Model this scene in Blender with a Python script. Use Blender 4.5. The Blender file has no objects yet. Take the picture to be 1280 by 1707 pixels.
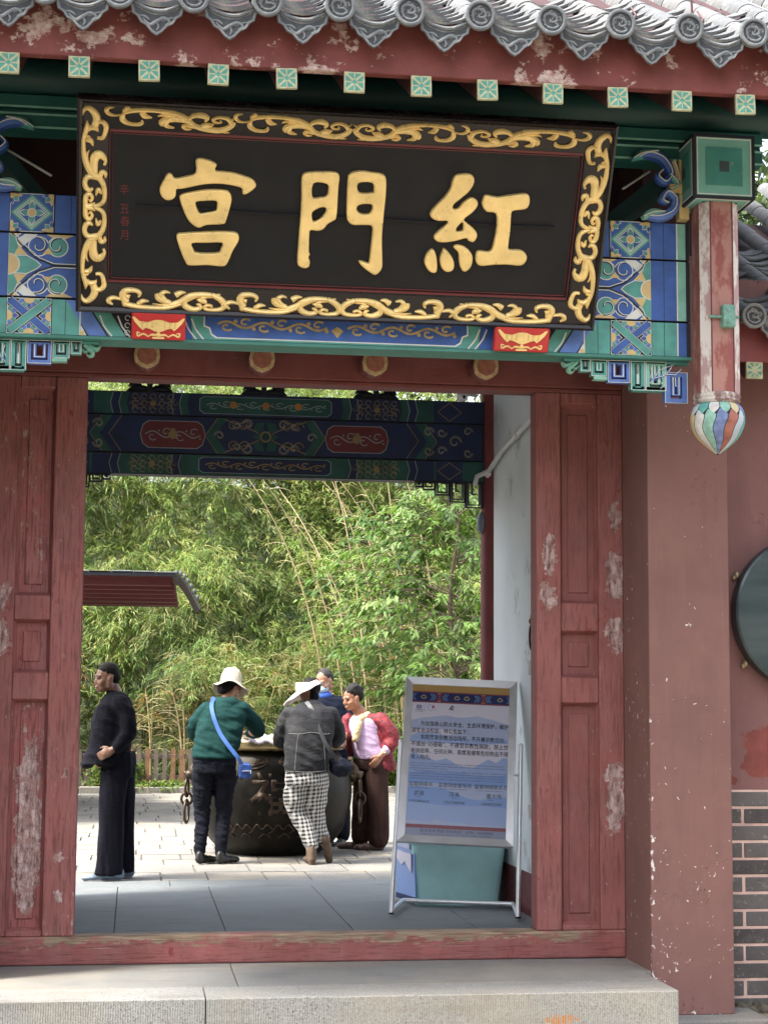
import bpy, bmesh, math, random
import numpy as np
from mathutils import Vector, Matrix, noise
from mathutils.geometry import tessellate_polygon
R_ = math.radians
random.seed(7); rng = np.random.default_rng(7)
SC = bpy.context.scene
COL = SC.collection
# ------------------------------------------------------------------ camera, sky, sun, exposure
CAM = Vector((0.0, -9.3, 1.42))
YAW, PITCH, ROLL, FPX = R_(8.066), R_(6.174), R_(0.393), 2896.0
_f = Vector((math.sin(YAW)*math.cos(PITCH), math.cos(YAW)*math.cos(PITCH), math.sin(PITCH)))
_r = Vector((math.cos(YAW), -math.sin(YAW), 0)); _u = _r.cross(_f)
CR = _r*math.cos(ROLL) + _u*math.sin(ROLL); CU = -_r*math.sin(ROLL) + _u*math.cos(ROLL)
cd = bpy.data.cameras.new('camera'); cam = bpy.data.objects.new('camera', cd); COL.objects.link(cam)
cam.matrix_world = Matrix(((CR.x, CU.x, -_f.x, CAM.x), (CR.y, CU.y, -_f.y, CAM.y), (CR.z, CU.z, -_f.z, CAM.z), (0, 0, 0, 1)))
cd.sensor_fit = 'VERTICAL'; cd.sensor_height = 36; cd.lens = 36*FPX/1707.0
cd.clip_start = 0.1; cd.clip_end = 2000
SC.camera = cam
SUN_EL, SUN_AZ = R_(60), R_(-112)          # azimuth from +Y, towards -X
sdir = Vector((math.sin(SUN_AZ)*math.cos(SUN_EL), math.cos(SUN_AZ)*math.cos(SUN_EL), math.sin(SUN_EL)))
w = bpy.data.worlds.new('World'); SC.world = w; w.use_nodes = True
nt = w.node_tree; bg = nt.nodes['Background']
sky = nt.nodes.new('ShaderNodeTexSky'); sky.sky_type = 'NISHITA'; sky.sun_disc = False
sky.sun_elevation = SUN_EL; sky.sun_rotation = SUN_AZ % (2*math.pi)
sky.dust_density = 4.0; sky.ozone_density = 0.6; sky.air_density = 1.0
hs = nt.nodes.new('ShaderNodeHueSaturation'); hs.inputs['Saturation'].default_value = 0.42   # thin white cloud over the blue
nt.links.new(sky.outputs[0], hs.inputs['Color']); nt.links.new(hs.outputs[0], bg.inputs[0]); bg.inputs[1].default_value = 0.15
sl = bpy.data.lights.new('sun', 'SUN'); sl.energy = 2.0; sl.angle = R_(9); sl.color = (1.0, 0.95, 0.86)
so = bpy.data.objects.new('sun', sl); COL.objects.link(so); so.rotation_euler = sdir.to_track_quat('Z', 'Y').to_euler()
so.location = (0, 0, 30)
SC.view_settings.view_transform = 'Standard'; SC.view_settings.look = 'None'
SC.view_settings.exposure = 2.15; SC.view_settings.gamma = 1.0
SC.render.engine = 'CYCLES'
SC.cycles.max_bounces = 8

# where the line of sight of a measured image point meets a real plane (survey of the photograph)
def ray(px, py):
    return _f + CR*((px-640)/FPX) - CU*((py-853.5)/FPX)
def at(px, py, y=None, z=None, x=None):
    g = ray(px, py)
    t = (y-CAM.y)/g.y if y is not None else ((z-CAM.z)/g.z if z is not None else (x-CAM.x)/g.x)
    return CAM + g*t
def at_plane(px, py, o, n):
    g = ray(px, py); return CAM + g*((o-CAM).dot(n)/g.dot(n))

# ------------------------------------------------------------------ materials
MATS = {}
class NB:
    def __init__(s, name):
        s.m = bpy.data.materials.new(name); s.m.use_nodes = True; s.nt = s.m.node_tree
        s.bs = s.nt.nodes['Principled BSDF']; s.tc = s.n('ShaderNodeTexCoord')
    def n(s, t, **k):
        nd = s.nt.nodes.new(t)
        for a, v in k.items(): setattr(nd, a, v)
        return nd
    def l(s, a, b): s.nt.links.new(a, b)
    def co(s, scale=(1, 1, 1), which='Object', rot=(0, 0, 0)):
        mp = s.n('ShaderNodeMapping'); mp.inputs['Scale'].default_value = scale; mp.inputs['Rotation'].default_value = rot
        s.l(s.tc.outputs[which], mp.inputs[0]); return mp.outputs[0]
    def noise(s, vec, scale, detail=4, rough=0.55, dist=0.0):
        nd = s.n('ShaderNodeTexNoise'); nd.inputs['Scale'].default_value = scale; nd.inputs['Detail'].default_value = detail
        nd.inputs['Roughness'].default_value = rough; nd.inputs['Distortion'].default_value = dist
        s.l(vec, nd.inputs['Vector']); return nd.outputs['Fac']
    def vor(s, vec, scale, feat='F1'):
        nd = s.n('ShaderNodeTexVoronoi', feature=feat); nd.inputs['Scale'].default_value = scale
        s.l(vec, nd.inputs['Vector']); return nd.outputs['Distance']
    def ramp(s, fac, a, b, va=0.0, vb=1.0):
        nd = s.n('ShaderNodeMapRange'); nd.inputs[1].default_value = a; nd.inputs[2].default_value = b
        nd.inputs[3].default_value = va; nd.inputs[4].default_value = vb; s.l(fac, nd.inputs[0]); return nd.outputs[0]
    def mix(s, fac, a, b, mode='MIX'):
        nd = s.n('ShaderNodeMix', data_type='RGBA', blend_type=mode)
        if isinstance(fac, (int, float)): nd.inputs[0].default_value = fac
        else: s.l(fac, nd.inputs[0])
        for i, c in ((6, a), (7, b)):
            if isinstance(c, (tuple, list)): nd.inputs[i].default_value = (*c[:3], 1)
            else: s.l(c, nd.inputs[i])
        return nd.outputs[2]
    def math(s, op, a, b=0.0):
        nd = s.n('ShaderNodeMath', operation=op)
        for i, c in ((0, a), (1, b)):
            if isinstance(c, (int, float)): nd.inputs[i].default_value = c
            else: s.l(c, nd.inputs[i])
        return nd.outputs[0]
    def bump(s, h, strength=0.3, dist=0.01):
        nd = s.n('ShaderNodeBump'); nd.inputs['Strength'].default_value = strength; nd.inputs['Distance'].default_value = dist
        s.l(h, nd.inputs['Height']); s.l(nd.outputs[0], s.bs.inputs['Normal'])
    def col(s, c):
        if isinstance(c, (tuple, list)): s.bs.inputs['Base Color'].default_value = (*c[:3], 1)
        else: s.l(c, s.bs.inputs['Base Color'])
    def rough(s, r):
        if isinstance(r, (int, float)): s.bs.inputs['Roughness'].default_value = r
        else: s.l(r, s.bs.inputs['Roughness'])
    def wco(s):
        return s.n('ShaderNodeNewGeometry').outputs['Position']
    # 1 inside soft-edged irregular blobs given as (x, z, rx, rz) in object space
    def blobs(s, lst, wob=0.05, wsc=14):
        sep = s.n('ShaderNodeSeparateXYZ'); v = s.wco()
        s.l(v, sep.inputs[0])
        n1 = s.noise(v, wsc, 6, 0.65); n2 = s.noise(s.co((1, 1, 1), rot=(0.5, 1, 2)), wsc*1.1, 6, 0.65)
        xx = s.math('ADD', sep.outputs[0], s.ramp(n1, 0, 1, -wob, wob)); zz = s.math('ADD', sep.outputs[2], s.ramp(n2, 0, 1, -wob, wob))
        acc = None
        for (cx, cz, rx, rz) in lst:
            a = s.math('MULTIPLY', s.math('SUBTRACT', xx, cx), 1/rx); b = s.math('MULTIPLY', s.math('SUBTRACT', zz, cz), 1/rz)
            d = s.math('ADD', s.math('MULTIPLY', a, a), s.math('MULTIPLY', b, b))
            acc = d if acc is None else s.math('MINIMUM', acc, d)
        return s.ramp(acc, 0.9, 1.05, 1, 0)

def simple(name, c, rough=0.6, metal=0.0, var=0.15, sc=8, bump=0.0, bsc=60, spec=None, coat=0.0, dirt=None):
    if name in MATS: return MATS[name]
    b = NB(name); v = b.co()
    f = b.noise(v, sc, 5)
    c2 = tuple(max(0, x*(1-var)) for x in c); c3 = tuple(min(1, x*(1+var)) for x in c)
    cc = b.mix(b.ramp(f, 0.3, 0.7), c2, c3)
    if dirt:
        d = b.noise(v, sc*1.7, 8, 0.7); cc = b.mix(b.ramp(d, dirt[1], dirt[1]+0.08), cc, dirt[0])
    b.col(cc); b.rough(b.ramp(b.noise(v, sc*2, 4), 0.3, 0.7, max(0.02, rough-0.08), min(1, rough+0.08)))
    b.bs.inputs['Metallic'].default_value = metal
    if coat: b.bs.inputs['Coat Weight'].default_value = coat; b.bs.inputs['Coat Roughness'].default_value = 0.15
    if bump: b.bump(b.noise(v, bsc, 6, 0.6), bump, 0.004)
    MATS[name] = b.m; return b.m

# weathered red paint over wood: fine vertical flaking, cracks, bare grey patches
def red_wood(name, c, patches=None, grain=(30, 30, 2.2), wear=0.62, weather=1.0, worn=None):
    b = NB(name); v = b.co(); g = b.co(grain)
    f = b.noise(v, 5, 6, 0.6)
    cc = b.mix(b.ramp(f, 0.3, 0.7), tuple(x*0.80 for x in c), tuple(min(1, x*1.15) for x in c))
    fade = b.noise(b.co((3, 3, 1)), 3, 6, 0.7)
    cc = b.mix(b.ramp(fade, 0.45, 0.75, 0, 0.45*weather), cc, (0.33, 0.155, 0.145))
    gr = b.noise(g, 3, 8, 0.7)
    cc = b.mix(b.ramp(gr, 0.38, 0.5, 0.5*weather, 0), cc, (0.085, 0.022, 0.02))
    fl = b.noise(b.co((grain[0]*.55, grain[1]*.55, grain[2]*2.6)), 2.2, 10, 0.75)
    big = b.noise(v, 2.3, 3)
    fm = b.math('MULTIPLY', b.ramp(fl, wear, wear+0.02), b.ramp(big, 0.47, 0.6, 0, weather))
    cc = b.mix(fm, cc, (0.36, 0.27, 0.24))
    dk = b.noise(b.co((9, 9, 5), rot=(0, 0.2, 0)), 2.0, 9, 0.72)
    cc = b.mix(b.math('MULTIPLY', b.ramp(dk, 0.60, 0.63), b.ramp(big, 0.53, 0.42, 0, 0.8*weather)), cc, (0.20, 0.035, 0.028))
    h = b.math('SUBTRACT', b.math('ADD', b.math('MULTIPLY', gr, 0.6), f), b.math('MULTIPLY', fm, 0.5))
    if patches:
        pm = b.blobs(patches, 0.085, 17)
        pc = b.mix(b.ramp(b.noise(b.co((14, 14, 4)), 3, 9, 0.75), 0.40, 0.60), (0.13, 0.055, 0.048), (0.56, 0.42, 0.40)); pc = b.mix(b.ramp(b.noise(b.co((5, 5, 9)), 3, 6, 0.7), 0.5, 0.58), pc, (0.30, 0.17, 0.15))
        cc = b.mix(pm, cc, pc); h = b.math('SUBTRACT', h, b.math('MULTIPLY', pm, 0.8))
    if worn:      # band of bare wood near a height
        sep = b.n('ShaderNodeSeparateXYZ'); b.l(b.wco(), sep.inputs[0])
        zz = b.math('ADD', sep.outputs[2], b.ramp(b.noise(b.co((4, 4, 12)), 3, 8, 0.7), 0.3, 0.7, -0.05, 0.05))
        k = b.ramp(zz, worn[0], worn[0]+0.012)
        k = b.math('MULTIPLY', k, b.ramp(b.noise(v, 3, 5), 0.36, 0.5))
        wc = b.mix(b.ramp(b.noise(b.co((2, 8, 40)), 3, 6), 0.35, 0.65), (0.13, 0.085, 0.05), (0.34, 0.25, 0.17))
        cc = b.mix(k, cc, wc)
    b.col(cc); b.rough(b.ramp(f, 0.3, 0.7, 0.6, 0.8)); b.bump(h, 0.55, 0.004)
    MATS[name] = b.m; return b.m

def plaster(name, c, specks=True, blobs=None, blobc=(0.3, 0.05, 0.04), edge=None):
    b = NB(name); v = b.co()
    f = b.noise(v, 2.2, 6, 0.6); st = b.noise(b.co((7, 7, 0.9)), 2, 6, 0.65)
    cc = b.mix(b.ramp(f, 0.3, 0.7), tuple(x*0.85 for x in c), tuple(min(1, x*1.12) for x in c))
    cc = b.mix(b.ramp(st, 0.5, 0.75, 0, 0.35), cc, tuple(x*0.6 for x in c))
    h = b.math('ADD', b.noise(v, 60, 6, 0.6), b.math('MULTIPLY', f, 2))
    dr = b.noise(b.co((16, 16, 0.55)), 2, 7, 0.7); cc = b.mix(b.ramp(dr, 0.58, 0.70, 0, 0.30), cc, tuple(min(1, x*1.5) for x in c)); pt = b.noise(b.co((1.2, 1.2, 0.8)), 1.6, 3); cc = b.mix(b.ramp(pt, 0.50, 0.53, 0, 0.22), cc, tuple(x*0.78 for x in c))
    vc_ = b.n('ShaderNodeTexVoronoi', feature='DISTANCE_TO_EDGE'); vc_.inputs['Scale'].default_value = 1.7; mpn = b.n('ShaderNodeVectorMath', operation='ADD'); nz_ = b.n('ShaderNodeTexNoise'); nz_.inputs['Scale'].default_value = 5; nz_.inputs['Detail'].default_value = 6; b.l(v, nz_.inputs['Vector']); b.l(v, mpn.inputs[0]); b.l(nz_.outputs['Color'], mpn.inputs[1]); b.l(mpn.outputs[0], vc_.inputs['Vector']); ck = b.math('MULTIPLY', b.ramp(vc_.outputs['Distance'], 0.004, 0.0015), b.ramp(f, 0.5, 0.6)); cc = b.mix(ck, cc, tuple(x*0.35 for x in c))
    if blobs:
        bm_ = b.blobs(blobs, 0.12, 6)
        bc = b.mix(b.ramp(b.noise(v, 9, 6), 0.35, 0.65), tuple(x*0.7 for x in blobc), blobc)
        cc = b.mix(bm_, cc, bc)
    if specks:
        sep = b.n('ShaderNodeSeparateXYZ'); b.l(b.wco(), sep.inputs[0])
        dens = b.ramp(sep.outputs[2], 2.1, 0.2, 0.0, 1.0)
        n1 = b.noise(b.co((1, 1, 0.75)), 34, 3, 0.6, 0.6); n2 = b.noise(v, 4.5, 4, 0.6)
        thr = b.math('ADD', n1, b.math('MULTIPLY', b.math('SUBTRACT', n2, 0.5), 0.42))
        thr = b.math('ADD', thr, b.math('MULTIPLY', dens, 0.055))
        if edge is not None:
            e1 = b.math('SUBTRACT', sep.outputs[0], edge); e2 = b.math('ADD', sep.outputs[1], 0.5); ex = b.math('SQRT', b.math('ADD', b.math('MULTIPLY', e1, e1), b.math('MULTIPLY', e2, e2)))
            thr = b.math('ADD', thr, b.math('MULTIPLY', b.math('MULTIPLY', b.ramp(ex, 0.03, 0.0), b.ramp(sep.outputs[2], 2.4, 0.6)), 0.085))
        sm = b.ramp(thr, 0.725, 0.738)
        cc = b.mix(sm, cc, (0.72, 0.66, 0.64)); h = b.math('SUBTRACT', h, b.math('MULTIPLY', sm, 1.0))
        pk = b.ramp(b.noise(b.co((1.3, 1, 0.7)), 15, 5, 0.65, 1.0), 0.70, 0.715, 0, 0.7)
        pk = b.math('MULTIPLY', pk, b.ramp(sep.outputs[2], 0.9, 0.1))
        cc = b.mix(pk, cc, (0.5, 0.27, 0.24))
    b.col(cc); b.rough(0.8); b.bump(h, 0.25, 0.003)
    MATS[name] = b.m; return b.m

def granite(name, c, sp=240, comb=0.0, stains=None, warm=0.0):
    b = NB(name); v = b.co()
    n = b.noise(v, sp, 3, 0.8); f = b.noise(v, 3, 5, 0.6); vo = b.noise(v, sp*0.55, 2, 0.5)
    cc = b.mix(b.ramp(n, 0.35, 0.65), tuple(x*0.55 for x in c), tuple(min(1, x*1.45) for x in c))
    cc = b.mix(b.ramp(vo, 0.62, 0.68, 0, 0.7), cc, (0.05, 0.05, 0.055))
    cc = b.mix(b.ramp(f, 0.35, 0.7, 0, 0.5), cc, tuple(x*0.72 for x in c))
    dg_ = b.noise(b.co((0.8, 3.5, 3.5)), 2.6, 8, 0.72); cc = b.mix(b.ramp(dg_, 0.52, 0.66, 0, 0.45), cc, (0.12, 0.105, 0.085)); sp_ = b.noise(v, 19, 7, 0.7); cc = b.mix(b.ramp(sp_, 0.66, 0.70, 0, 0.5), cc, (0.07, 0.06, 0.05))
    if warm: cc = b.mix(b.ramp(b.noise(v, 1.7, 5), 0.45, 0.65, 0, warm), cc, (0.44, 0.36, 0.25))
    if stains:
        for bl, scol in stains:
            m = b.math('MULTIPLY', b.blobs(bl, 0.03, 30), b.ramp(b.noise(b.co((30, 30, 5)), 3, 6), 0.42, 0.56)); cc = b.mix(m, cc, scol)
    h = n
    if comb:
        wv = b.n('ShaderNodeTexWave', wave_type='BANDS', bands_direction='X'); wv.inputs['Scale'].default_value = 28
        wv.inputs['Distortion'].default_value = 2.5; wv.inputs['Detail'].default_value = 2; b.l(v, wv.inputs[0])
        h = b.math('ADD', n, b.math('MULTIPLY', wv.outputs['Fac'], comb)); cc = b.mix(b.ramp(wv.outputs['Fac'], 0.5, 1, 0, 0.25), cc, (0.55, 0.54, 0.50))
    b.col(cc); b.rough(0.85); b.bump(h, 0.5, 0.003)
    MATS[name] = b.m; return b.m

def tile_mat(name, c, mortar=0.5, rnd=True):
    b = NB(name); v = b.co(); 
    f = b.noise(v, 9, 6, 0.65)
    cc = b.mix(b.ramp(f, 0.3, 0.7), tuple(x*0.7 for x in c), tuple(min(1, x*1.25) for x in c))
    if rnd:
        oi = b.n('ShaderNodeObjectInfo'); cc = b.mix(b.ramp(oi.outputs['Random'], 0, 1, 0.0, 0.45), cc, (0.20, 0.19, 0.18))
    m = b.noise(v, 6, 8, 0.72); cc = b.mix(b.ramp(m, 0.56, 0.66, 0, mortar), cc, (0.52, 0.49, 0.43))
    d = b.noise(v, 23, 8, 0.75); cc = b.mix(b.ramp(d, 0.60, 0.68, 0, 0.7), cc, (0.10, 0.105, 0.11))
    d2 = b.noise(b.co((1, 1, 1), rot=(1, 1, 0)), 17, 6, 0.7); cc = b.mix(b.ramp(d2, 0.62, 0.68, 0, mortar), cc, (0.6, 0.58, 0.55))
    lc = b.noise(v, 38, 5, 0.7); cc = b.mix(b.ramp(lc, 0.60, 0.64, 0, 0.55), cc, (0.30, 0.29, 0.24)); b.bs.inputs['Specular IOR Level'].default_value = .2
    b.col(cc); b.rough(0.92); b.bump(b.noise(v, 50, 8, 0.7), 0.6, 0.006)
    MATS[name] = b.m; return b.m

# ------------------------------------------------------------------ mesh builder
class MB:
    def __init__(s): s.v = []; s.f = []; s.m = []
    def add(s, vs, fs, mi=0):
        o = len(s.v); s.v += [tuple(p) for p in vs]; s.f += [tuple(o+i for i in f) for f in fs]; s.m += [mi]*len(fs)
    def box(s, x0, x1, y0, y1, z0, z1, mi=0):
        s.add([(x0, y0, z0), (x1, y0, z0), (x1, y1, z0), (x0, y1, z0), (x0, y0, z1), (x1, y0, z1), (x1, y1, z1), (x0, y1, z1)],
              [(0, 3, 2, 1), (4, 5, 6, 7), (0, 1, 5, 4), (1, 2, 6, 5), (2, 3, 7, 6), (3, 0, 4, 7)], mi)
    def obox(s, o, a, b, c, mi=0):      # box from corner with 3 edge vectors
        o, a, b, c = map(Vector, (o, a, b, c))
        P = [o, o+a, o+a+b, o+b, o+c, o+a+c, o+a+b+c, o+b+c]
        fs = [(0, 3, 2, 1), (4, 5, 6, 7), (0, 1, 5, 4), (1, 2, 6, 5), (2, 3, 7, 6), (3, 0, 4, 7)]
        if a.cross(b).dot(c) < 0: fs = [f[::-1] for f in fs]
        s.add(P, fs, mi)
    def beam(s, p0, p1, wx, wz, up=(0, 0, 1), mi=0):
        p0, p1 = Vector(p0), Vector(p1); d = (p1-p0); n = d.normalized(); r = n.cross(Vector(up)).normalized(); q = r.cross(n)
        s.obox(p0 - r*wx/2 - q*wz/2, r*wx, d, q*wz, mi)
    def tube(s, pts, rad, n=8, mi=0, caps=True, closed=False):
        pts = [Vector(p) for p in pts]; N = len(pts)
        if not hasattr(rad, '__len__'): rad = [rad]*N
        prev = None; rings = []
        for i, p in enumerate(pts):
            if closed: t = (pts[(i+1) % N]-pts[i-1])
            else: t = pts[min(i+1, N-1)]-pts[max(i-1, 0)]
            t = t.normalized() if t.length > 1e-9 else Vector((0, 0, 1))
            if prev is None:
                a = Vector((0, 0, 1)) if abs(t.z) < 0.9 else Vector((1, 0, 0)); nrm = (a - t*a.dot(t)).normalized()
            else: nrm = (prev - t*prev.dot(t)).normalized()
            prev = nrm; bn = t.cross(nrm)
            rings.append([p + (nrm*math.cos(2*math.pi*k/n)+bn*math.sin(2*math.pi*k/n))*rad[i] for k in range(n)])
        vs = [q for r in rings for q in r]; fs = []
        for i in range(N if closed else N-1):
            j = (i+1) % N
            for k in range(n): fs.append((i*n+k, i*n+(k+1) % n, j*n+(k+1) % n, j*n+k))
        if caps and not closed: fs += [tuple(range(n))[::-1], tuple((N-1)*n+k for k in range(n))]
        s.add(vs, fs, mi)
    def lathe(s, prof, c=(0, 0, 0), n=32, mi=0, axis='z'):
        c = Vector(c); vs = []
        for (r, h) in prof:
            for k in range(n):
                a = 2*math.pi*k/n
                q = Vector((r*math.cos(a), r*math.sin(a), h))
                if axis == 'y': q = Vector((q.x, q.z, q.y))
                vs.append(c+q)
        fs = []
        for i in range(len(prof)-1):
            for k in range(n):
                f = (i*n+k, i*n+(k+1) % n, (i+1)*n+(k+1) % n, (i+1)*n+k)
                fs.append(f if axis == 'z' else f[::-1])
        s.add(vs, fs, mi)
    def ell(s, c, r, n=12, m=8, rot=None, mi=0):
        c = Vector(c); vs = [Vector((0, 0, -1))]; 
        for i in range(1, m):
            ph = math.pi*i/m - math.pi/2
            for k in range(n): vs.append(Vector((math.cos(ph)*math.cos(2*math.pi*k/n), math.cos(ph)*math.sin(2*math.pi*k/n), math.sin(ph))))
        vs.append(Vector((0, 0, 1))); fs = [(0, 1+(k+1) % n, 1+k) for k in range(n)]
        for i in range(m-2):
            for k in range(n): fs.append((1+i*n+k, 1+i*n+(k+1) % n, 1+(i+1)*n+(k+1) % n, 1+(i+1)*n+k))
        b = 1+(m-2)*n; fs += [(b+k, b+(k+1) % n, len(vs)-1) for k in range(n)]
        M = rot if rot is not None else Matrix.Identity(3)
        s.add([c + M @ Vector((q.x*r[0], q.y*r[1], q.z*r[2])) for q in vs], fs, mi)
    def prism(s, poly, O, U, V, N, h0, h1, mi=0, cap0=False):     # 2-D outline raised from plane h0 to h1
        O, U, V, N = map(Vector, (O, U, V, N)); n = len(poly)
        area = sum(poly[i][0]*poly[(i+1) % n][1]-poly[(i+1) % n][0]*poly[i][1] for i in range(n))
        if area < 0: poly = poly[::-1]
        lo = [O+U*p[0]+V*p[1]+N*h0 for p in poly]; hi = [O+U*p[0]+V*p[1]+N*h1 for p in poly]
        tr = tessellate_polygon([[Vector((p[0], p[1], 0)) for p in poly]])
        fs = []
        for t in tr:
            a, b_, c_ = (poly[i] for i in t)
            ar = (b_[0]-a[0])*(c_[1]-a[1])-(c_[0]-a[0])*(b_[1]-a[1])
            t = t if ar > 0 else t[::-1]
            fs.append(tuple(n+i for i in t))
            if cap0: fs.append(tuple(i for i in t[::-1]))
        for i in range(n): j = (i+1) % n; fs.append((i, j, n+j, n+i))
        if U.cross(V).dot(N) < 0: fs = [f[::-1] for f in fs]
        s.add(lo+hi, fs, mi)
    def build(s, name, mats, parent=None, smooth=False, bevel=0.0, local=False, autos=None, seg=1):
        me = bpy.data.meshes.new(name); vs = s.v
        off = Vector((0, 0, 0))
        if parent is not None and not local: off = wpos(parent)
        me.from_pydata([(p[0]-off.x, p[1]-off.y, p[2]-off.z) for p in vs], [], s.f)
        if not isinstance(mats, (list, tuple)): mats = [mats]
        for m in mats: me.materials.append(m)
        me.polygons.foreach_set('material_index', s.m)
        if smooth or autos:
            me.polygons.foreach_set('use_smooth', [True]*len(me.polygons))
            if autos: me.set_sharp_from_angle(angle=R_(autos))
        me.update()
        o = bpy.data.objects.new(name, me); COL.objects.link(o)
        if parent is not None: o.parent = parent
        if bevel:
            bv = o.modifiers.new('bevel', 'BEVEL'); bv.width = bevel; bv.segments = seg; bv.limit_method = 'ANGLE'; bv.angle_limit = R_(40)
        return o
def wpos(o):
    p = Vector((0, 0, 0))
    while o is not None: p = p + o.location; o = o.parent
    return p
def tag(o, label=None, cat=None, group=None, kind=None):
    if label: o['label'] = label
    if cat: o['category'] = cat
    if group: o['group'] = group
    if kind: o['kind'] = kind
    return o
def empty(name, loc, label=None, cat=None, group=None, rz=0.0):
    o = bpy.data.objects.new(name, None); o.empty_display_size = 0.1; COL.objects.link(o)
    o.location = loc; o.rotation_euler = (0, 0, rz); return tag(o, label, cat, group)
def cr(pts, n=6, closed=False):          # Catmull-Rom through points of any dimension
    P = [np.array(p, float) for p in pts]; N = len(P); out = []
    for i in range(N if closed else N-1):
        if closed: p0, p1, p2, p3 = P[i-1], P[i], P[(i+1) % N], P[(i+2) % N]
        else: p0, p1, p2, p3 = P[max(i-1, 0)], P[i], P[i+1], P[min(i+2, N-1)]
        for k in range(n):
            t = k/n; out.append(0.5*((2*p1)+(-p0+p2)*t+(2*p0-5*p1+4*p2-p3)*t*t+(-p0+3*p1-3*p2+p3)*t**3))
    if not closed: out.append(P[-1])
    return [tuple(float(q) for q in o) for o in out]
# 2-D drawing laid on a real plane: thin painted shapes and raised carved strokes
class Draw:
    def __init__(s, O, U, V, N): s.O, s.U, s.V, s.N = map(Vector, (O, U, V, N)); s.b = MB(); s.mats = []
    def mi(s, m):
        if m not in s.mats: s.mats.append(m)
        return s.mats.index(m)
    def P(s, u, v, h=0.0): return s.O+s.U*u+s.V*v+s.N*h
    def poly(s, pts, m, h0=0.0, h1=0.001): s.b.prism(pts, s.O, s.U, s.V, s.N, h0, h1, s.mi(m))
    def rect(s, u0, v0, u1, v1, m, h0=0.0, h1=0.001): s.poly([(u0, v0), (u1, v0), (u1, v1), (u0, v1)], m, h0, h1)
    def stroke(s, pts, wd, m, h0=0.0, h1=0.002, closed=False):     # flat ribbon with side walls
        n = len(pts); wl = wd if hasattr(wd, '__len__') else [wd]*n
        L, Rr = [], []
        for i in range(n):
            a = pts[(i-1) % n] if (closed or i > 0) else pts[i]; b = pts[(i+1) % n] if (closed or i < n-1) else pts[i]
            t = np.array(b[:2], float)-np.array(a[:2], float); l = math.hypot(*t) or 1; t /= l
            L.append((pts[i][0]-t[1]*wl[i]/2, pts[i][1]+t[0]*wl[i]/2)); Rr.append((pts[i][0]+t[1]*wl[i]/2, pts[i][1]-t[0]*wl[i]/2))
        vs = []
        for a, b in zip(L, Rr): vs += [s.P(*a, h0), s.P(*a, h1), s.P(*b, h1), s.P(*b, h0)]
        fs = []
        for i in range(n if closed else n-1):
            j = (i+1) % n
            for k in range(3): fs.append((4*i+k, 4*i+k+1, 4*j+k+1, 4*j+k))
        s.b.add(vs, fs, s.mi(m))
    def carve(s, pts, wd, m, h=0.012, n=5, h0=0.0):                 # half-round raised stroke with tapered ends
        q = cr([(*p, w_) for p, w_ in zip(pts, wd)], n); N = len(q); vs = []; fs = []
        for i in range(N):
            a = q[max(i-1, 0)]; b = q[min(i+1, N-1)]; t = np.array(b[:2])-np.array(a[:2]); l = math.hypot(*t) or 1; t /= l
            wv = max(q[i][2], 0.0006)/2; hh = h*min(1, 0.35+wv/0.016)
            for k, (o, e) in enumerate(((-1, 0), (-.82, .7), (-.3, .85), (0, 1.0), (.3, .85), (.82, .7), (1, 0))):
                vs.append(s.P(q[i][0]-t[1]*wv*o, q[i][1]+t[0]*wv*o, h0+hh*e))
        for i in range(N-1):
            for k in range(6): fs.append((7*i+k, 7*(i+1)+k, 7*(i+1)+k+1, 7*i+k+1))
        fs.append(tuple(range(7))); fs.append(tuple(7*(N-1)+k for k in range(7))[::-1]); s.b.add(vs, fs, s.mi(m))
    def disc(s, u, v, r, m, h0=0, h1=0.002, n=16, ry=None): s.poly([(u+r*math.cos(2*math.pi*k/n), v+(ry or r)*math.sin(2*math.pi*k/n)) for k in range(n)], m, h0, h1)
    def build(s, name, parent, **k): return s.b.build(name, s.mats, parent, **k)
def curve_mesh(name, loops, O, U, V, N, mat, parent, h=0.012, bev=0.006, h0=0.0):     # filled rounded relief with holes
    cu = bpy.data.curves.new(name, 'CURVE'); cu.dimensions = '2D'; cu.fill_mode = 'BOTH'; cu.extrude = h/2; cu.bevel_depth = bev; cu.bevel_resolution = 2; cu.offset = -bev
    for lp in loops:
        sp = cu.splines.new('POLY'); sp.points.add(len(lp)-1); sp.use_cyclic_u = True
        for i, p in enumerate(lp): sp.points[i].co = (p[0], p[1], 0, 1)
    return curve_obj(cu, name, O, U, V, N, mat, parent, h0+h/2)
def curve_obj(cu, name, O, U, V, N, mat, parent, h):
    t = bpy.data.objects.new('tmp', cu); COL.objects.link(t); dg = bpy.context.evaluated_depsgraph_get()
    me = bpy.data.meshes.new_from_object(t.evaluated_get(dg)); bpy.data.objects.remove(t)
    O, U, V, N = map(Vector, (O, U, V, N)); off = wpos(parent) if parent is not None else Vector((0, 0, 0))
    M = Matrix(((U.x, V.x, N.x, 0), (U.y, V.y, N.y, 0), (U.z, V.z, N.z, 0), (0, 0, 0, 1)))
    M.translation = O + N*h - off
    me.transform(M); me.name = name; me.materials.clear(); me.materials.append(mat); me.polygons.foreach_set('use_smooth', [True]*len(me.polygons)); me.set_sharp_from_angle(angle=R_(50))
    o = bpy.data.objects.new(name, me); COL.objects.link(o)
    if parent is not None: o.parent = parent
    return o
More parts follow.
